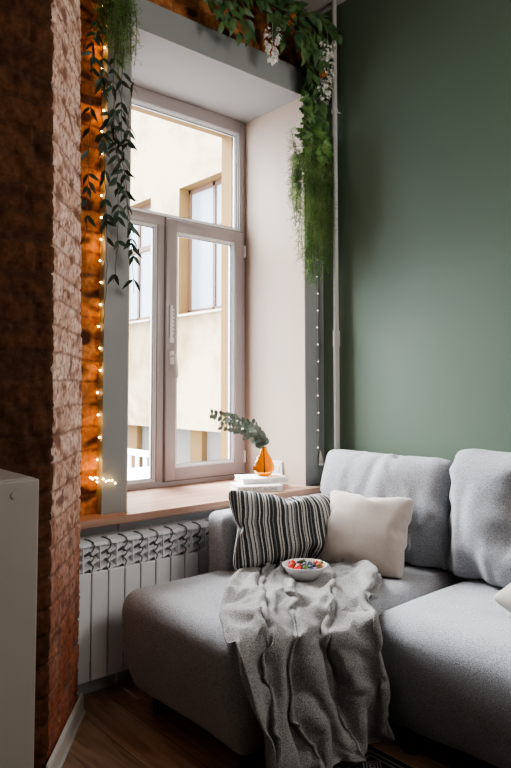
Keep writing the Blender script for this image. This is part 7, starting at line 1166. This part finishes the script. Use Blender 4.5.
def add_leaf(bm, p, d, nrm, L, W, fold=.25, droop=.2, round_=False, seg=4):
    """one leaf blade: base p, direction d, face normal nrm"""
    d = d.normalized(); s = d.cross(nrm)
    if s.length < 1e-4: s = d.cross(Vector((1, 0, 0)))
    s.normalize(); n = s.cross(d).normalized()
    prev = None
    for i in range(seg + 1):
        t = i / seg
        w = W * .5 * (math.sin(PI * t) ** .6 if round_ else math.sin(PI * min(1, t ** .75)) ** 1.1)
        if i == 0 or i == seg: w = 0
        c = p + d * (L * t) - n * (droop * L * t * t)
        row = [bm.verts.new(c)] if w == 0 else [bm.verts.new(c + s * w + n * fold * w), bm.verts.new(c), bm.verts.new(c - s * w + n * fold * w)]
        if prev:
            if len(prev) == 1 and len(row) == 3:
                bm.faces.new((prev[0], row[1], row[0])); bm.faces.new((prev[0], row[2], row[1]))
            elif len(prev) == 3 and len(row) == 1:
                bm.faces.new((prev[0], prev[1], row[0])); bm.faces.new((prev[1], prev[2], row[0]))
            elif len(prev) == 3:
                bm.faces.new((prev[0], prev[1], row[1], row[0])); bm.faces.new((prev[1], prev[2], row[2], row[1]))
        prev = row
def plain_mesh(bm, name, mat, parent=None, smooth=False):
    me = bpy.data.meshes.new(name); bm.to_mesh(me); bm.free(); return link_mesh(name, me, mat, parent, smooth)
def mat_leaf(name, c1, c2, rough=.5, scale=14, trans=.0):
    m, nt, b = nodes(name); b.inputs['Roughness'].default_value = rough; b.inputs['Specular IOR Level'].default_value = .35
    tc = N(nt, 'ShaderNodeTexCoord'); nz = N(nt, 'ShaderNodeTexNoise', Scale=float(scale), Detail=2.0); nt.links.new(tc.outputs['Object'], nz.inputs['Vector'])
    cr = N(nt, 'ShaderNodeValToRGB'); cr.color_ramp.elements[0].position = .35; cr.color_ramp.elements[0].color = (*c1, 1); cr.color_ramp.elements[1].position = .65; cr.color_ramp.elements[1].color = (*c2, 1)
    nt.links.new(nz.outputs['Fac'], cr.inputs[0]); nt.links.new(cr.outputs[0], b.inputs['Base Color'])
    return m
M['euca'] = mat_leaf('eucalyptus_leaf', (.085, .115, .09), (.20, .235, .195), .6, 30)
M['willow'] = mat_leaf('dark_vine_leaf', (.020, .042, .030), (.050, .085, .055), .45)
M['broad'] = mat_leaf('garland_leaf', (.028, .070, .026), (.080, .15, .05), .45)
M['ivy'] = mat_leaf('ivy_leaf', (.035, .11, .028), (.15, .26, .08), .45)
M['fern_dark'] = mat_leaf('fern_needles', (.11, .20, .06), (.22, .35, .13), .7, 10)
M['fern'] = mat_leaf('bright_fern_needles', (.085, .165, .045), (.22, .32, .11), .7, 8)
M['stem'] = mat_plain('brown_stem', (.10, .065, .035), .7)
M['petal'] = mat_plain('white_petals', (.75, .74, .70), .7)
R = random.Random(7)
def rv(s=1): return Vector((R.uniform(-s, s), R.uniform(-s, s), R.uniform(-s, s)))
def bez(p0, p1, p2, p3, n):
    out = []
    for i in range(n + 1):
        t = i / n; out.append(p0 * (1 - t) ** 3 + p1 * 3 * t * (1 - t) ** 2 + p2 * 3 * t * t * (1 - t) + p3 * t ** 3)
    return out
eu = empty('eucalyptus_branch', (vx, vy, vz + .01), 'grey green eucalyptus branches leaning left out of the amber vase', 'branch')
lb, sb = bmesh.new(), bmesh.new()
base = Vector((vx, vy, vz + .012)); neck = Vector((vx, vy, vz + .158))
for tip, mid, nl in ((Vector((2.150, 2.86, 1.182)), Vector((2.36, 2.82, 1.165)), 26), (Vector((2.200, 2.83, 1.115)), Vector((2.40, 2.81, 1.10)), 19), (Vector((2.30, 2.90, 1.165)), Vector((2.44, 2.84, 1.13)), 13), (Vector((2.38, 2.76, 1.13)), Vector((2.45, 2.79, 1.07)), 9), (Vector((2.34, 2.80, 1.06)), Vector((2.44, 2.79, 1.05)), 8)):
    pts = [base + rv(.006), neck + rv(.003)] + bez(neck, neck + Vector((-.02, 0, .05)), mid, tip, 22)[1:]
    add_tube(sb, pts, .0018, 6, taper=.5)
    P = pts[2:]
    for i in range(nl):
        t = (i + .6) / nl; k = min(len(P) - 2, int(t * (len(P) - 1))); p = P[k]; d = (P[k + 1] - P[k]).normalized()
        size = .048 * (1 - .35 * t)
        for s in (-1, 1):
            side = d.cross(Vector((0, 1, .2))).normalized() * s
            dd = (side * .9 + d * .5 + rv(.35)).normalized()
            add_leaf(lb, p, dd, (Vector((-.4, -.7, .5)) + rv(.6)).normalized(), size * R.uniform(.8, 1.15), size * .72, .15, .15, True, 5)
plain_mesh(sb, 'stem', M['stem'], eu, True); plain_mesh(lb, 'leaves', M['euca'], eu, True)

# ------------------------------------------------------------------ hanging greenery
def needle_strand(fb, sb, pts, dens=.011, ln=.034, spread=1.0):
    acc = 0
    add_tube(sb, pts, .0012, 4, caps=False)
    for i in range(len(pts) - 1):
        a, b_ = pts[i], pts[i + 1]; L = (b_ - a).length; n = max(1, int(L / dens))
        for k in range(n):
            p = a.lerp(b_, k / n); d = (b_ - a).normalized()
            for q in range(3):
                dd = (rv(1) * spread * 1.1 + d * .55).normalized(); l = ln * R.uniform(.5, 1.15)
                e = p + dd * l; w = dd.cross(rv(1)).normalized() * .0011
                fb.faces.new([fb.verts.new(p - w), fb.verts.new(p + w), fb.verts.new(e)])
                for u in (.35, .65, .85):
                    p2 = p + dd * l * u
                    for s_ in (0, 1):
                        d2 = (dd * .8 + rv(.9)).normalized(); w2 = d2.cross(rv(1)).normalized() * .0010
                        fb.faces.new([fb.verts.new(p2 - w2), fb.verts.new(p2 + w2), fb.verts.new(p2 + d2 * l * .38)])
def fern(label, strands, mat, loc, dens, ln):
    t = empty('hanging_fern', loc, label, 'artificial plant')
    fb, sb = bmesh.new(), bmesh.new()
    for (a, b_, sway) in strands:
        n = 9; c = a.lerp(b_, .35) + sway; pts = bez(a, c, a.lerp(b_, .7) + sway * .6, b_, n)
        needle_strand(fb, sb, pts, dens, ln)
    plain_mesh(fb, 'fronds', mat, t); plain_mesh(sb, 'stems', M['stem'], t)
    return t
S1 = []
for k in range(52):
    x = R.uniform(1.31, 1.46); y = R.uniform(2.50, 2.60); zt = R.uniform(3.0, 3.30)
    u = (x - 1.31) / .15
    zb = 2.63 + .22 * abs(u - .7) + R.uniform(0, .36)
    S1.append((Vector((x, y, zt)), Vector((x + R.uniform(-.02, .05), y + R.uniform(-.03, .02), zb)), Vector((R.uniform(-.03, .04), R.uniform(-.04, .0), 0))))
fern('dark feathery fern hanging at the top of the left window panel', S1, M['fern_dark'], (1.40, 2.6, 3.15), .012, .042)
S2 = []
for k in range(46):
    x = R.uniform(2.52, 2.76); y = R.uniform(2.52, 2.60); zt = R.uniform(2.50, 2.78)
    zb = 2.06 + R.uniform(-.14, .30)
    if x < 2.57: zb += .02
    S2.append((Vector((x, y, zt)), Vector((x + R.uniform(-.02, .03), y - R.uniform(0, .03), zb)), Vector((R.uniform(-.03, .03), R.uniform(-.04, 0), 0))))
for k in range(9): S2.append((Vector((R.uniform(2.56, 2.62), 2.57, 2.62)), Vector((R.uniform(2.44, 2.52), 2.53, R.uniform(2.28, 2.45))), Vector((-.04, -.02, .05))))
for k in range(5): S2.append((Vector((R.uniform(2.60, 2.66), 2.57, 2.4)), Vector((R.uniform(2.60, 2.66), 2.55, R.uniform(1.88, 1.96))), Vector((-.02, -.02, .0))))
fern('bright green feathery fern hanging over the right grey window panel', S2, M['fern'], (2.66, 2.6, 2.78), .012, .046)

# willow leaved vine on the left panel
vt = empty('willow_vine', (1.42, 2.6, 3.0), 'dark slender leaved vine trailing down the left window panel', 'artificial plant')
lb, sb = bmesh.new(), bmesh.new()
V = [((1.36, 2.58, 3.02), (1.30, 2.55, 2.40), (1.42, 2.57, 2.10), (1.36, 2.56, 1.60), 46),
     ((1.46, 2.58, 2.85), (1.40, 2.55, 2.30), (1.50, 2.56, 2.15), (1.50, 2.54, 1.74), 34),
     ((1.32, 2.58, 2.95), (1.27, 2.56, 2.60), (1.30, 2.56, 2.40), (1.27, 2.56, 1.92), 26),
     ((1.42, 2.58, 2.85), (1.36, 2.55, 2.45), (1.46, 2.55, 2.20), (1.40, 2.54, 1.78), 32),
     ((1.50, 2.56, 2.72), (1.47, 2.55, 2.6), (1.46, 2.55, 2.5), (1.46, 2.55, 2.38), 14),
     ((1.39, 2.58, 2.55), (1.36, 2.55, 2.40), (1.50, 2.55, 2.25), (1.46, 2.54, 1.98), 20)]
for a, b_, c, d, nl in V:
    pts = bez(*[Vector(q) for q in (a, b_, c, d)], 40); pts = [p + rv(.004) for p in pts]; add_tube(sb, pts, .0016, 5)
    for i in range(nl):
        t = (i + R.random() * .6) / nl * .97 + .03; k = min(39, int(t * 40)); p = pts[k]; dd = (pts[k + 1] - pts[k]).normalized()
        if R.random() < .22 or noise.noise(Vector((p.z * 9, p.x * 20, nl))) < -.12: continue
        for s in (-1, 1):
            if R.random() < .2: continue
            side = Vector((s, R.uniform(-.8, .3), 0)).normalized()
            add_leaf(lb, p, side * R.uniform(.35, .9) + dd * .75 + rv(.2), (Vector((-.5, -.8, .3)) + rv(.7)).normalized(), R.uniform(.050, .074), .019, .2, .25)
plain_mesh(sb, 'stems', M['stem'], vt, True); plain_mesh(lb, 'leaves', M['willow'], vt, True)

# broad leaved garland across the lintel
gl = empty('leafy_garland', (2.2, 2.62, 3.3), 'broad leaved green garland draped over the brick above the window', 'artificial plant')
lb, sb = bmesh.new(), bmesh.new()
def spray(a, b_, sag, nl, L, W, toothed=True):
    a, b_ = Vector(a), Vector(b_); pts = bez(a, a.lerp(b_, .3) + Vector((0, -.03, sag)), a.lerp(b_, .7) + Vector((0, -.03, sag)), b_, 16)
    add_tube(sb, pts, .0022, 5)
    for i in range(nl):
        t = (i + .5) / nl; k = min(15, int(t * 16)); p = pts[k].lerp(pts[k + 1], R.random()); d = (pts[k + 1] - pts[k]).normalized()
        for s in (-1, 1):
            side = d.cross(Vector((0, -1, 0))).normalized() * s
            add_leaf(lb, p + rv(.006), side * R.uniform(.5, 1) + d * .8 + rv(.3) + Vector((0, -.15, -.2)), (Vector((-.3, -.9, .35)) + rv(.6)).normalized(), L * R.uniform(.75, 1.15), W * R.uniform(.8, 1.1), .22, .25, False, 5)
for q in (((1.72, 2.60, 3.52), (1.96, 2.50, 3.13), -.0, 9), ((1.80, 2.60, 3.50), (2.06, 2.48, 3.10), .0, 10), ((1.95, 2.60, 3.50), (2.14, 2.50, 3.14), .02, 9),
          ((1.70, 2.60, 3.45), (2.40, 2.54, 3.46), -.05, 18), ((2.10, 2.60, 3.50), (2.75, 2.54, 3.42), -.05, 18), ((2.1, 2.56, 3.44), (2.5, 2.45, 3.16), .03, 11),
          ((2.2, 2.58, 3.48), (2.36, 2.48, 3.16), .0, 9), ((2.35, 2.58, 3.48), (2.62, 2.46, 3.12), .04, 11), ((2.5, 2.58, 3.45), (2.76, 2.50, 3.20), .04, 11),
          ((1.9, 2.55, 3.40), (2.5, 2.50, 3.36), -.06, 14), ((2.45, 2.58, 3.40), (2.60, 2.50, 3.02), .02, 11), ((2.55, 2.58, 3.35), (2.68, 2.52, 2.92), .02, 12),
          ((2.60, 2.60, 3.35), (2.78, 2.52, 3.00), .02, 12), ((2.0, 2.58, 3.5), (2.3, 2.50, 3.30), .02, 9), ((2.3, 2.58, 3.45), (2.8, 2.47, 3.34), .02, 13),
          ((2.62, 2.58, 3.2), (2.72, 2.52, 2.72), .0, 13), ((1.62, 2.58, 3.5), (1.84, 2.50, 3.24), .0, 8)):
    spray(*q, .084, .040)
for v in lb.verts: v.co.x = min(v.co.x, 2.806 - .2 * max(0, v.co.y - 2.60)); v.co.y = min(v.co.y, 2.668)
plain_mesh(sb, 'stems', M['stem'], gl, True); plain_mesh(lb, 'leaves', M['broad'], gl, True)
# wisteria clusters: a stalk with layered petals
for (x, y, z, L) in ((2.285, 2.49, 3.20, .17), (2.69, 2.47, 3.27, .25), (2.69, 2.50, 3.03, .10)):
    fb = bmesh.new()
    n = int(L / .012)
    for i in range(n):
        t = i / n; r = .026 * (1 - t) ** .6 + .004
        for k in range(5):
            a = R.uniform(0, 2 * PI); c = Vector((x, y, z - L * t)) + Vector((math.cos(a) * r, math.sin(a) * r, 0))
            add_leaf(fb, c, Vector((math.cos(a), math.sin(a), -.4)) + rv(.4), Vector((0, 0, 1)) + rv(.6), .026, .022, .5, .5, True, 3)
    add_tube(fb, [(x, y, z + .04), (x, y, z - L)], .0012, 4)
    plain_mesh(fb, 'flower_cluster', M['petal'], gl, True)
for (x, y, z) in ((2.40, 2.47, 3.30), (2.64, 2.48, 3.06)):
    fb = bmesh.new()
    for k in range(9): add_leaf(fb, Vector((x, y, z)) + rv(.008), rv(1) + Vector((0, -.5, 0)), rv(1), .036, .02, .3, .3)
    plain_mesh(fb, 'dry_leaf_cluster', mat_plain('dry_orange_leaf', (.42, .15, .04), .7) if 'dry' not in M else M['dry'], gl, True)

# ivy with lobed leaves
iv = empty('ivy_vine', (2.64, 2.6, 2.95), 'lighter lobed ivy hanging between the garland and the bright fern', 'artificial plant')
lb, sb = bmesh.new(), bmesh.new()
def ivy_leaf(p, d, nrm, S):
    d = d.normalized(); s = d.cross(nrm).normalized(); n = s.cross(d).normalized()
    out = [(0, 0), (.30, -.10), (.62, .05), (.36, .28), (.52, .62), (.20, .55), (0, 1.0), (-.20, .55), (-.52, .62), (-.36, .28), (-.62, .05), (-.30, -.10)]
    c = lb.verts.new(p + d * S * .35 - n * S * .06)
    vs = [lb.verts.new(p + s * (x * S) + d * (y * S) - n * (.12 * S * (abs(x) + y * y))) for x, y in out]
    for i in range(len(vs)): lb.faces.new((c, vs[i], vs[(i + 1) % len(vs)]))
for a, b_, nl in (((2.60, 2.58, 3.02), (2.54, 2.50, 2.60), 24), ((2.66, 2.58, 3.0), (2.63, 2.50, 2.58), 26), ((2.60, 2.56, 2.9), (2.70, 2.50, 2.6), 24), ((2.56, 2.56, 2.80), (2.50, 2.50, 2.66), 7), ((2.72, 2.58, 2.95), (2.74, 2.52, 2.62), 18)):
    pts = bez(Vector(a), Vector(a) + Vector((0, -.03, -.1)), Vector(b_) + Vector((0, -.02, .1)), Vector(b_), 14); add_tube(sb, pts, .002, 5)
    for i in range(nl):
        p = pts[min(13, int((i + .5) / nl * 14))] + rv(.02)
        ivy_leaf(p, Vector((R.uniform(-1, 1), -.3, -.7)) + rv(.2), (Vector((-.5, -.9, .3)) + rv(.5)).normalized(), R.uniform(.036, .060))
plain_mesh(sb, 'stems', M['stem'], iv, True); plain_mesh(lb, 'leaves', M['ivy'], iv)

# ------------------------------------------------------------------ string lights
def string_lights(label, pts, bulbs, mat, r, loc, wire):
    t = empty('string_lights', loc, label, 'string lights')
    bm = bmesh.new(); add_tube(bm, pts, .0009, 5); link_bm('wire', bm, wire, t)
    first = None
    for b_ in bulbs:
        if first is None:
            bm = bmesh.new(); bmesh.ops.create_icosphere(bm, subdivisions=2, radius=r)
            me = bpy.data.meshes.new('bulb'); bm.to_mesh(me); bm.free(); me.materials.append(mat); first = me
        o = bpy.data.objects.new('bulb', first); COL.objects.link(o); o.parent = t; o.location = Vector(b_) - t.location
    return t
pts, bl = [], []
for k in range(25):
    z = 3.25 - k * .0975; p = Vector((1.393 + .004 * math.sin(k * 2.1), 2.650 - .006 * math.cos(k * 1.7), z)); pts.append(p); bl.append(p)
for i in range(9):                      # the bunched end of the string, tied in a bow
    a = i / 8; s = -1 if i % 2 else 1
    p = Vector((1.393 + s * (.012 + .05 * a), 2.622 - .015 * a, .925 - s * .018 * a + .006 * math.sin(i * 2.3)))
    pts += [Vector((1.395, 2.628, .925)), p]; bl.append(p)
string_lights('warm glowing fairy lights down the edge beside the orange brick', pts, bl, M['bulb_warm'], .0042, (1.393, 2.65, 3.25), M['copper'])
pts, bl = [], []
for k in range(17):
    z = 2.55 - k * .098; p = Vector((2.758 + .004 * math.sin(k * 1.9), 2.624, z)); pts.append(p); bl.append(p)
pts.append(Vector((2.762, 2.622, .955)))
t2 = string_lights('pale unlit looking fairy lights down the grey panel near the pipe', pts, bl, M['bulb_white'], .0032, (2.758, 2.624, 2.55), M['cord'])
bm = bmesh.new()
for k in range(16):
    a = R.uniform(0, 2 * PI); add_tube(bm, [(2.762, 2.612, .965), (2.762 + .010 * math.cos(a), 2.608 + .008 * math.sin(a), .92), (2.762 + .012 * math.cos(a), 2.606 + .01 * math.sin(a), .885)], .0025, 5)
link_bm('tassel', bm, M['cord'], t2, smooth=True)
bm = bmesh.new()
add_tube(bm, bez(Vector((2.645, 2.84, .772)), Vector((2.62, 2.70, .772)), Vector((2.64, 2.60, .772)), Vector((2.70, 2.575, .772)), 14) + [Vector((2.735, 2.56, .772)), Vector((2.75, 2.553, .755)), Vector((2.752, 2.551, .70))], .0022, 6)
tag(link_bm('power_cable', bm, M['cord'], smooth=True), 'thin pale cable lying on the sill right of the books', 'cable')
for z, e in ((3.15, 1.6), (2.85, 1.8), (2.55, 2.2), (2.25, 2.2), (1.95, 1.8), (1.65, 1.3), (1.40, 1.2), (1.17, 1.4), (.99, 2.2), (.92, 1.6)):
    l = bpy.data.lights.new('fairy_glow', 'POINT'); l.energy = e * .085; l.color = (1, .46, .09); l.shadow_soft_size = .012
    o = bpy.data.objects.new('fairy_glow', l); COL.objects.link(o); o.location = (1.375, 2.628, z)

# ------------------------------------------------------------------ bowl of fruit
BZ = .530; BC = Vector((1.975, 1.960, BZ))
bowl_prof = [(0, .002), (.030, .002), (.032, 0), (.040, .002), (.062, .018), (.080, .036), (.0915, .052), (.093, .0535), (.0915, .0545), (.0885, .052), (.076, .036), (.058, .021), (.036, .009), (0, .007)]
bowl_prof = [(a, b * 1.2) for a, b in bowl_prof]
bm = bmesh.new(); add_lathe(bm, bowl_prof, BC, 48)
M['china'] = mat_plain('white_china', (.74, .73, .71), .25)
tag(link_bm('fruit_bowl', bm, M['china'], smooth=True), 'white china bowl of berries on the grey throw', 'bowl')
M['blue'] = mat_plain('blueberry_skin', (.030, .038, .085), .5, .4, 60)
M['bluebloom'] = mat_plain('pale_blueberry_skin', (.10, .13, .22), .6, .3, 60)
M['straw'] = mat_plain('strawberry_skin', (.62, .035, .03), .3, .25, 70)
M['strawcut'] = mat_plain('strawberry_flesh', (.82, .30, .22), .4, .3, 60)
M['fig'] = mat_plain('green_calyx', (.10, .17, .04), .6, .3, 60)
M['cavity'] = mat_plain('berry_crown', (.012, .014, .03), .8)
RB = random.Random(3)
def berry_me():
    bm = bmesh.new(); bmesh.ops.create_uvsphere(bm, u_segments=16, v_segments=12, radius=.0085)
    for v in bm.verts:
        v.co.z *= .86
        if v.co.z > .0062: v.co.z -= .0025
    me = bpy.data.meshes.new('blueberry'); bm.to_mesh(me); bm.free(); me.polygons.foreach_set('use_smooth', [True] * len(me.polygons)); me.materials.append(M['blue']); return me
bme = berry_me(); bme2 = bme.copy(); bme2.materials.clear(); bme2.materials.append(M['bluebloom'])
bowl_r = .072
placed = []
def bowl_floor(r): return .008 + .043 * max(0, (r - .03) / .058) ** 1.1
spots = []
for ring, cnt, zz in ((.0, 1, .040), (.020, 6, .038), (.040, 12, .044), (.022, 6, .057), (.0, 1, .064), (.054, 14, .055), (.038, 8, .060)):
    for k in range(cnt):
        a = 2 * PI * k / max(1, cnt) + ring * 40; spots.append((ring * math.cos(a) + RB.uniform(-.002, .002), ring * math.sin(a) + RB.uniform(-.002, .002), zz))
straw_at = [(-.050, .026, .058, .2), (-.050, -.010, .060, 1.4), (-.026, .046, .060, 2.6), (.052, -.020, .060, 4.0), (.040, -.046, .057, 5.2)]
k = 0
for (x, y, z) in spots:
    if any((x - s[0]) ** 2 + (y - s[1]) ** 2 < .017 ** 2 for s in straw_at): continue
    o = bpy.data.objects.new('blueberry', bme if k % 3 else bme2); COL.objects.link(o); k += 1
    o.location = BC + Vector((x, y, z)); o.rotation_euler = (RB.uniform(-1.2, 1.2), RB.uniform(-1.2, 1.2), 0)
    tag(o, 'small dark blueberry heaped in the middle of the white bowl', 'blueberry', 'blueberries in the bowl')
def strawberry(half):
    prof = [(0, -.017), (.004, -.0155), (.009, -.009), (.0125, 0), (.0135, .006), (.0115, .011), (.005, .0135), (0, .014)]
    bm = bmesh.new(); add_lathe(bm, prof, (0, 0, 0), 20)
    for v in bm.verts: v.co *= 1.12; v.co.x += .0006 * math.sin(v.co.z * 900 + v.co.y * 700)
    if half:
        g = bmesh.ops.bisect_plane(bm, geom=bm.verts[:] + bm.edges[:] + bm.faces[:], plane_co=(0, 0, 0), plane_no=(0, 1, 0), clear_outer=True)
        es = [e for e in g['geom_cut'] if isinstance(e, bmesh.types.BMEdge)]
        bmesh.ops.contextual_create(bm, geom=es)
    me = bpy.data.meshes.new('strawberry'); bm.to_mesh(me); bm.free(); me.materials.append(M['straw'])
    return me
lab = ['strawberry at the window side of the bowl', 'strawberry at the left rim of the bowl', 'strawberry at the back of the bowl', 'strawberry at the right rim of the bowl', 'strawberry at the right end nearest the beige pillow']
for i, (x, y, z, a) in enumerate(straw_at):
    t = empty('strawberry', BC + Vector((x, y, z)), 'ripe red ' + lab[i], 'strawberry', 'strawberries in the bowl'); t.rotation_euler = (1.2, .4, a)
    fl = link_mesh('flesh', strawberry(False), None, t, True, world=False)
    bm = bmesh.new()
    for q in range(7):
        b_ = 2 * PI * q / 7; add_leaf(bm, Vector((0, 0, .0155)), Vector((math.cos(b_), math.sin(b_), .15)), Vector((0, 0, 1)), .012, .006, .1, .3)
    me = bpy.data.meshes.new('calyx'); bm.to_mesh(me); bm.free(); link_mesh('calyx', me, M['fig'], t, True, world=False)
for i, (x, y, a, l) in enumerate(((-.030, -.034, 1.0, 'green kiwi chunk at the front left of the bowl'), (.026, .040, 2.0, 'green kiwi chunk at the back of the bowl'), (.062, -.030, 3.0, 'green kiwi chunk by the right rim of the bowl'))):
    bm = bmesh.new(); add_box(bm, -.013, .013, -.009, .009, -.007, .007, .004, 2)
    for v in bm.verts: v.co += Vector((0, 0, .002 * math.sin(v.co.x * 300)))
    o = tag(link_bm('kiwi_chunk', bm, M['fig'], smooth=True), l, 'fruit', 'kiwi chunks in the bowl'); o.location = BC + Vector((x, y, .063)); o.rotation_euler = (.3, .4, a)

# ------------------------------------------------------------------ camera, sky and light
F_PX, CY, YAW, TH, H = 661.13, 349.88, 0.0, math.radians(3.3), 1.32
yaw = math.atan((1015 - 255.5) / F_PX)
cam = bpy.data.cameras.new('camera'); co = bpy.data.objects.new('camera', cam); COL.objects.link(co)
cam.sensor_width = 36; cam.lens = 36 * F_PX / 768; cam.shift_y = (CY - 384) / 768; cam.clip_start = .02
co.location = (0, 0, H); co.rotation_euler = (PI / 2 + TH, 0, -(PI / 2 - yaw))
scene.camera = co

def sun(name, d, e, ang, col):
    l = bpy.data.lights.new(name, 'SUN'); l.energy = e; l.angle = math.radians(ang); l.color = col
    o = bpy.data.objects.new(name, l); COL.objects.link(o); o.rotation_euler = Vector(d).to_track_quat('-Z', 'Y').to_euler(); o.location = (0, 6, 8)
sun('sky_sun', (.0, -.74, -.64), 50, 60, (1, .985, .975))
w = bpy.data.worlds.new('world'); scene.world = w; w.use_nodes = True
bg = w.node_tree.nodes['Background']; bg.inputs[0].default_value = (.80, .88, 1, 1); bg.inputs[1].default_value = 12
def area(name, loc, target, size, e, col):
    l = bpy.data.lights.new(name, 'AREA'); l.energy = e; l.size = size; l.color = col
    o = bpy.data.objects.new(name, l); COL.objects.link(o); o.location = loc; o.rotation_euler = (Vector(target) - Vector(loc)).to_track_quat('-Z', 'Y').to_euler()
area('room_fill', (1.3, -1.7, 2.6), (1.5, 2.5, .6), 1.4, 17, (1, .91, .82))  # added fill light behind the camera, not a lamp of the room
area('side_fill', (2.6, .35, 2.4), (1.1, 2.4, 1.7), .8, 34, (1, .93, .86))  # added fill from out of view on the right, brightens the pier face
scene.view_settings.view_transform = 'AgX'; scene.view_settings.look = 'AgX - Medium High Contrast'; scene.view_settings.exposure = 0
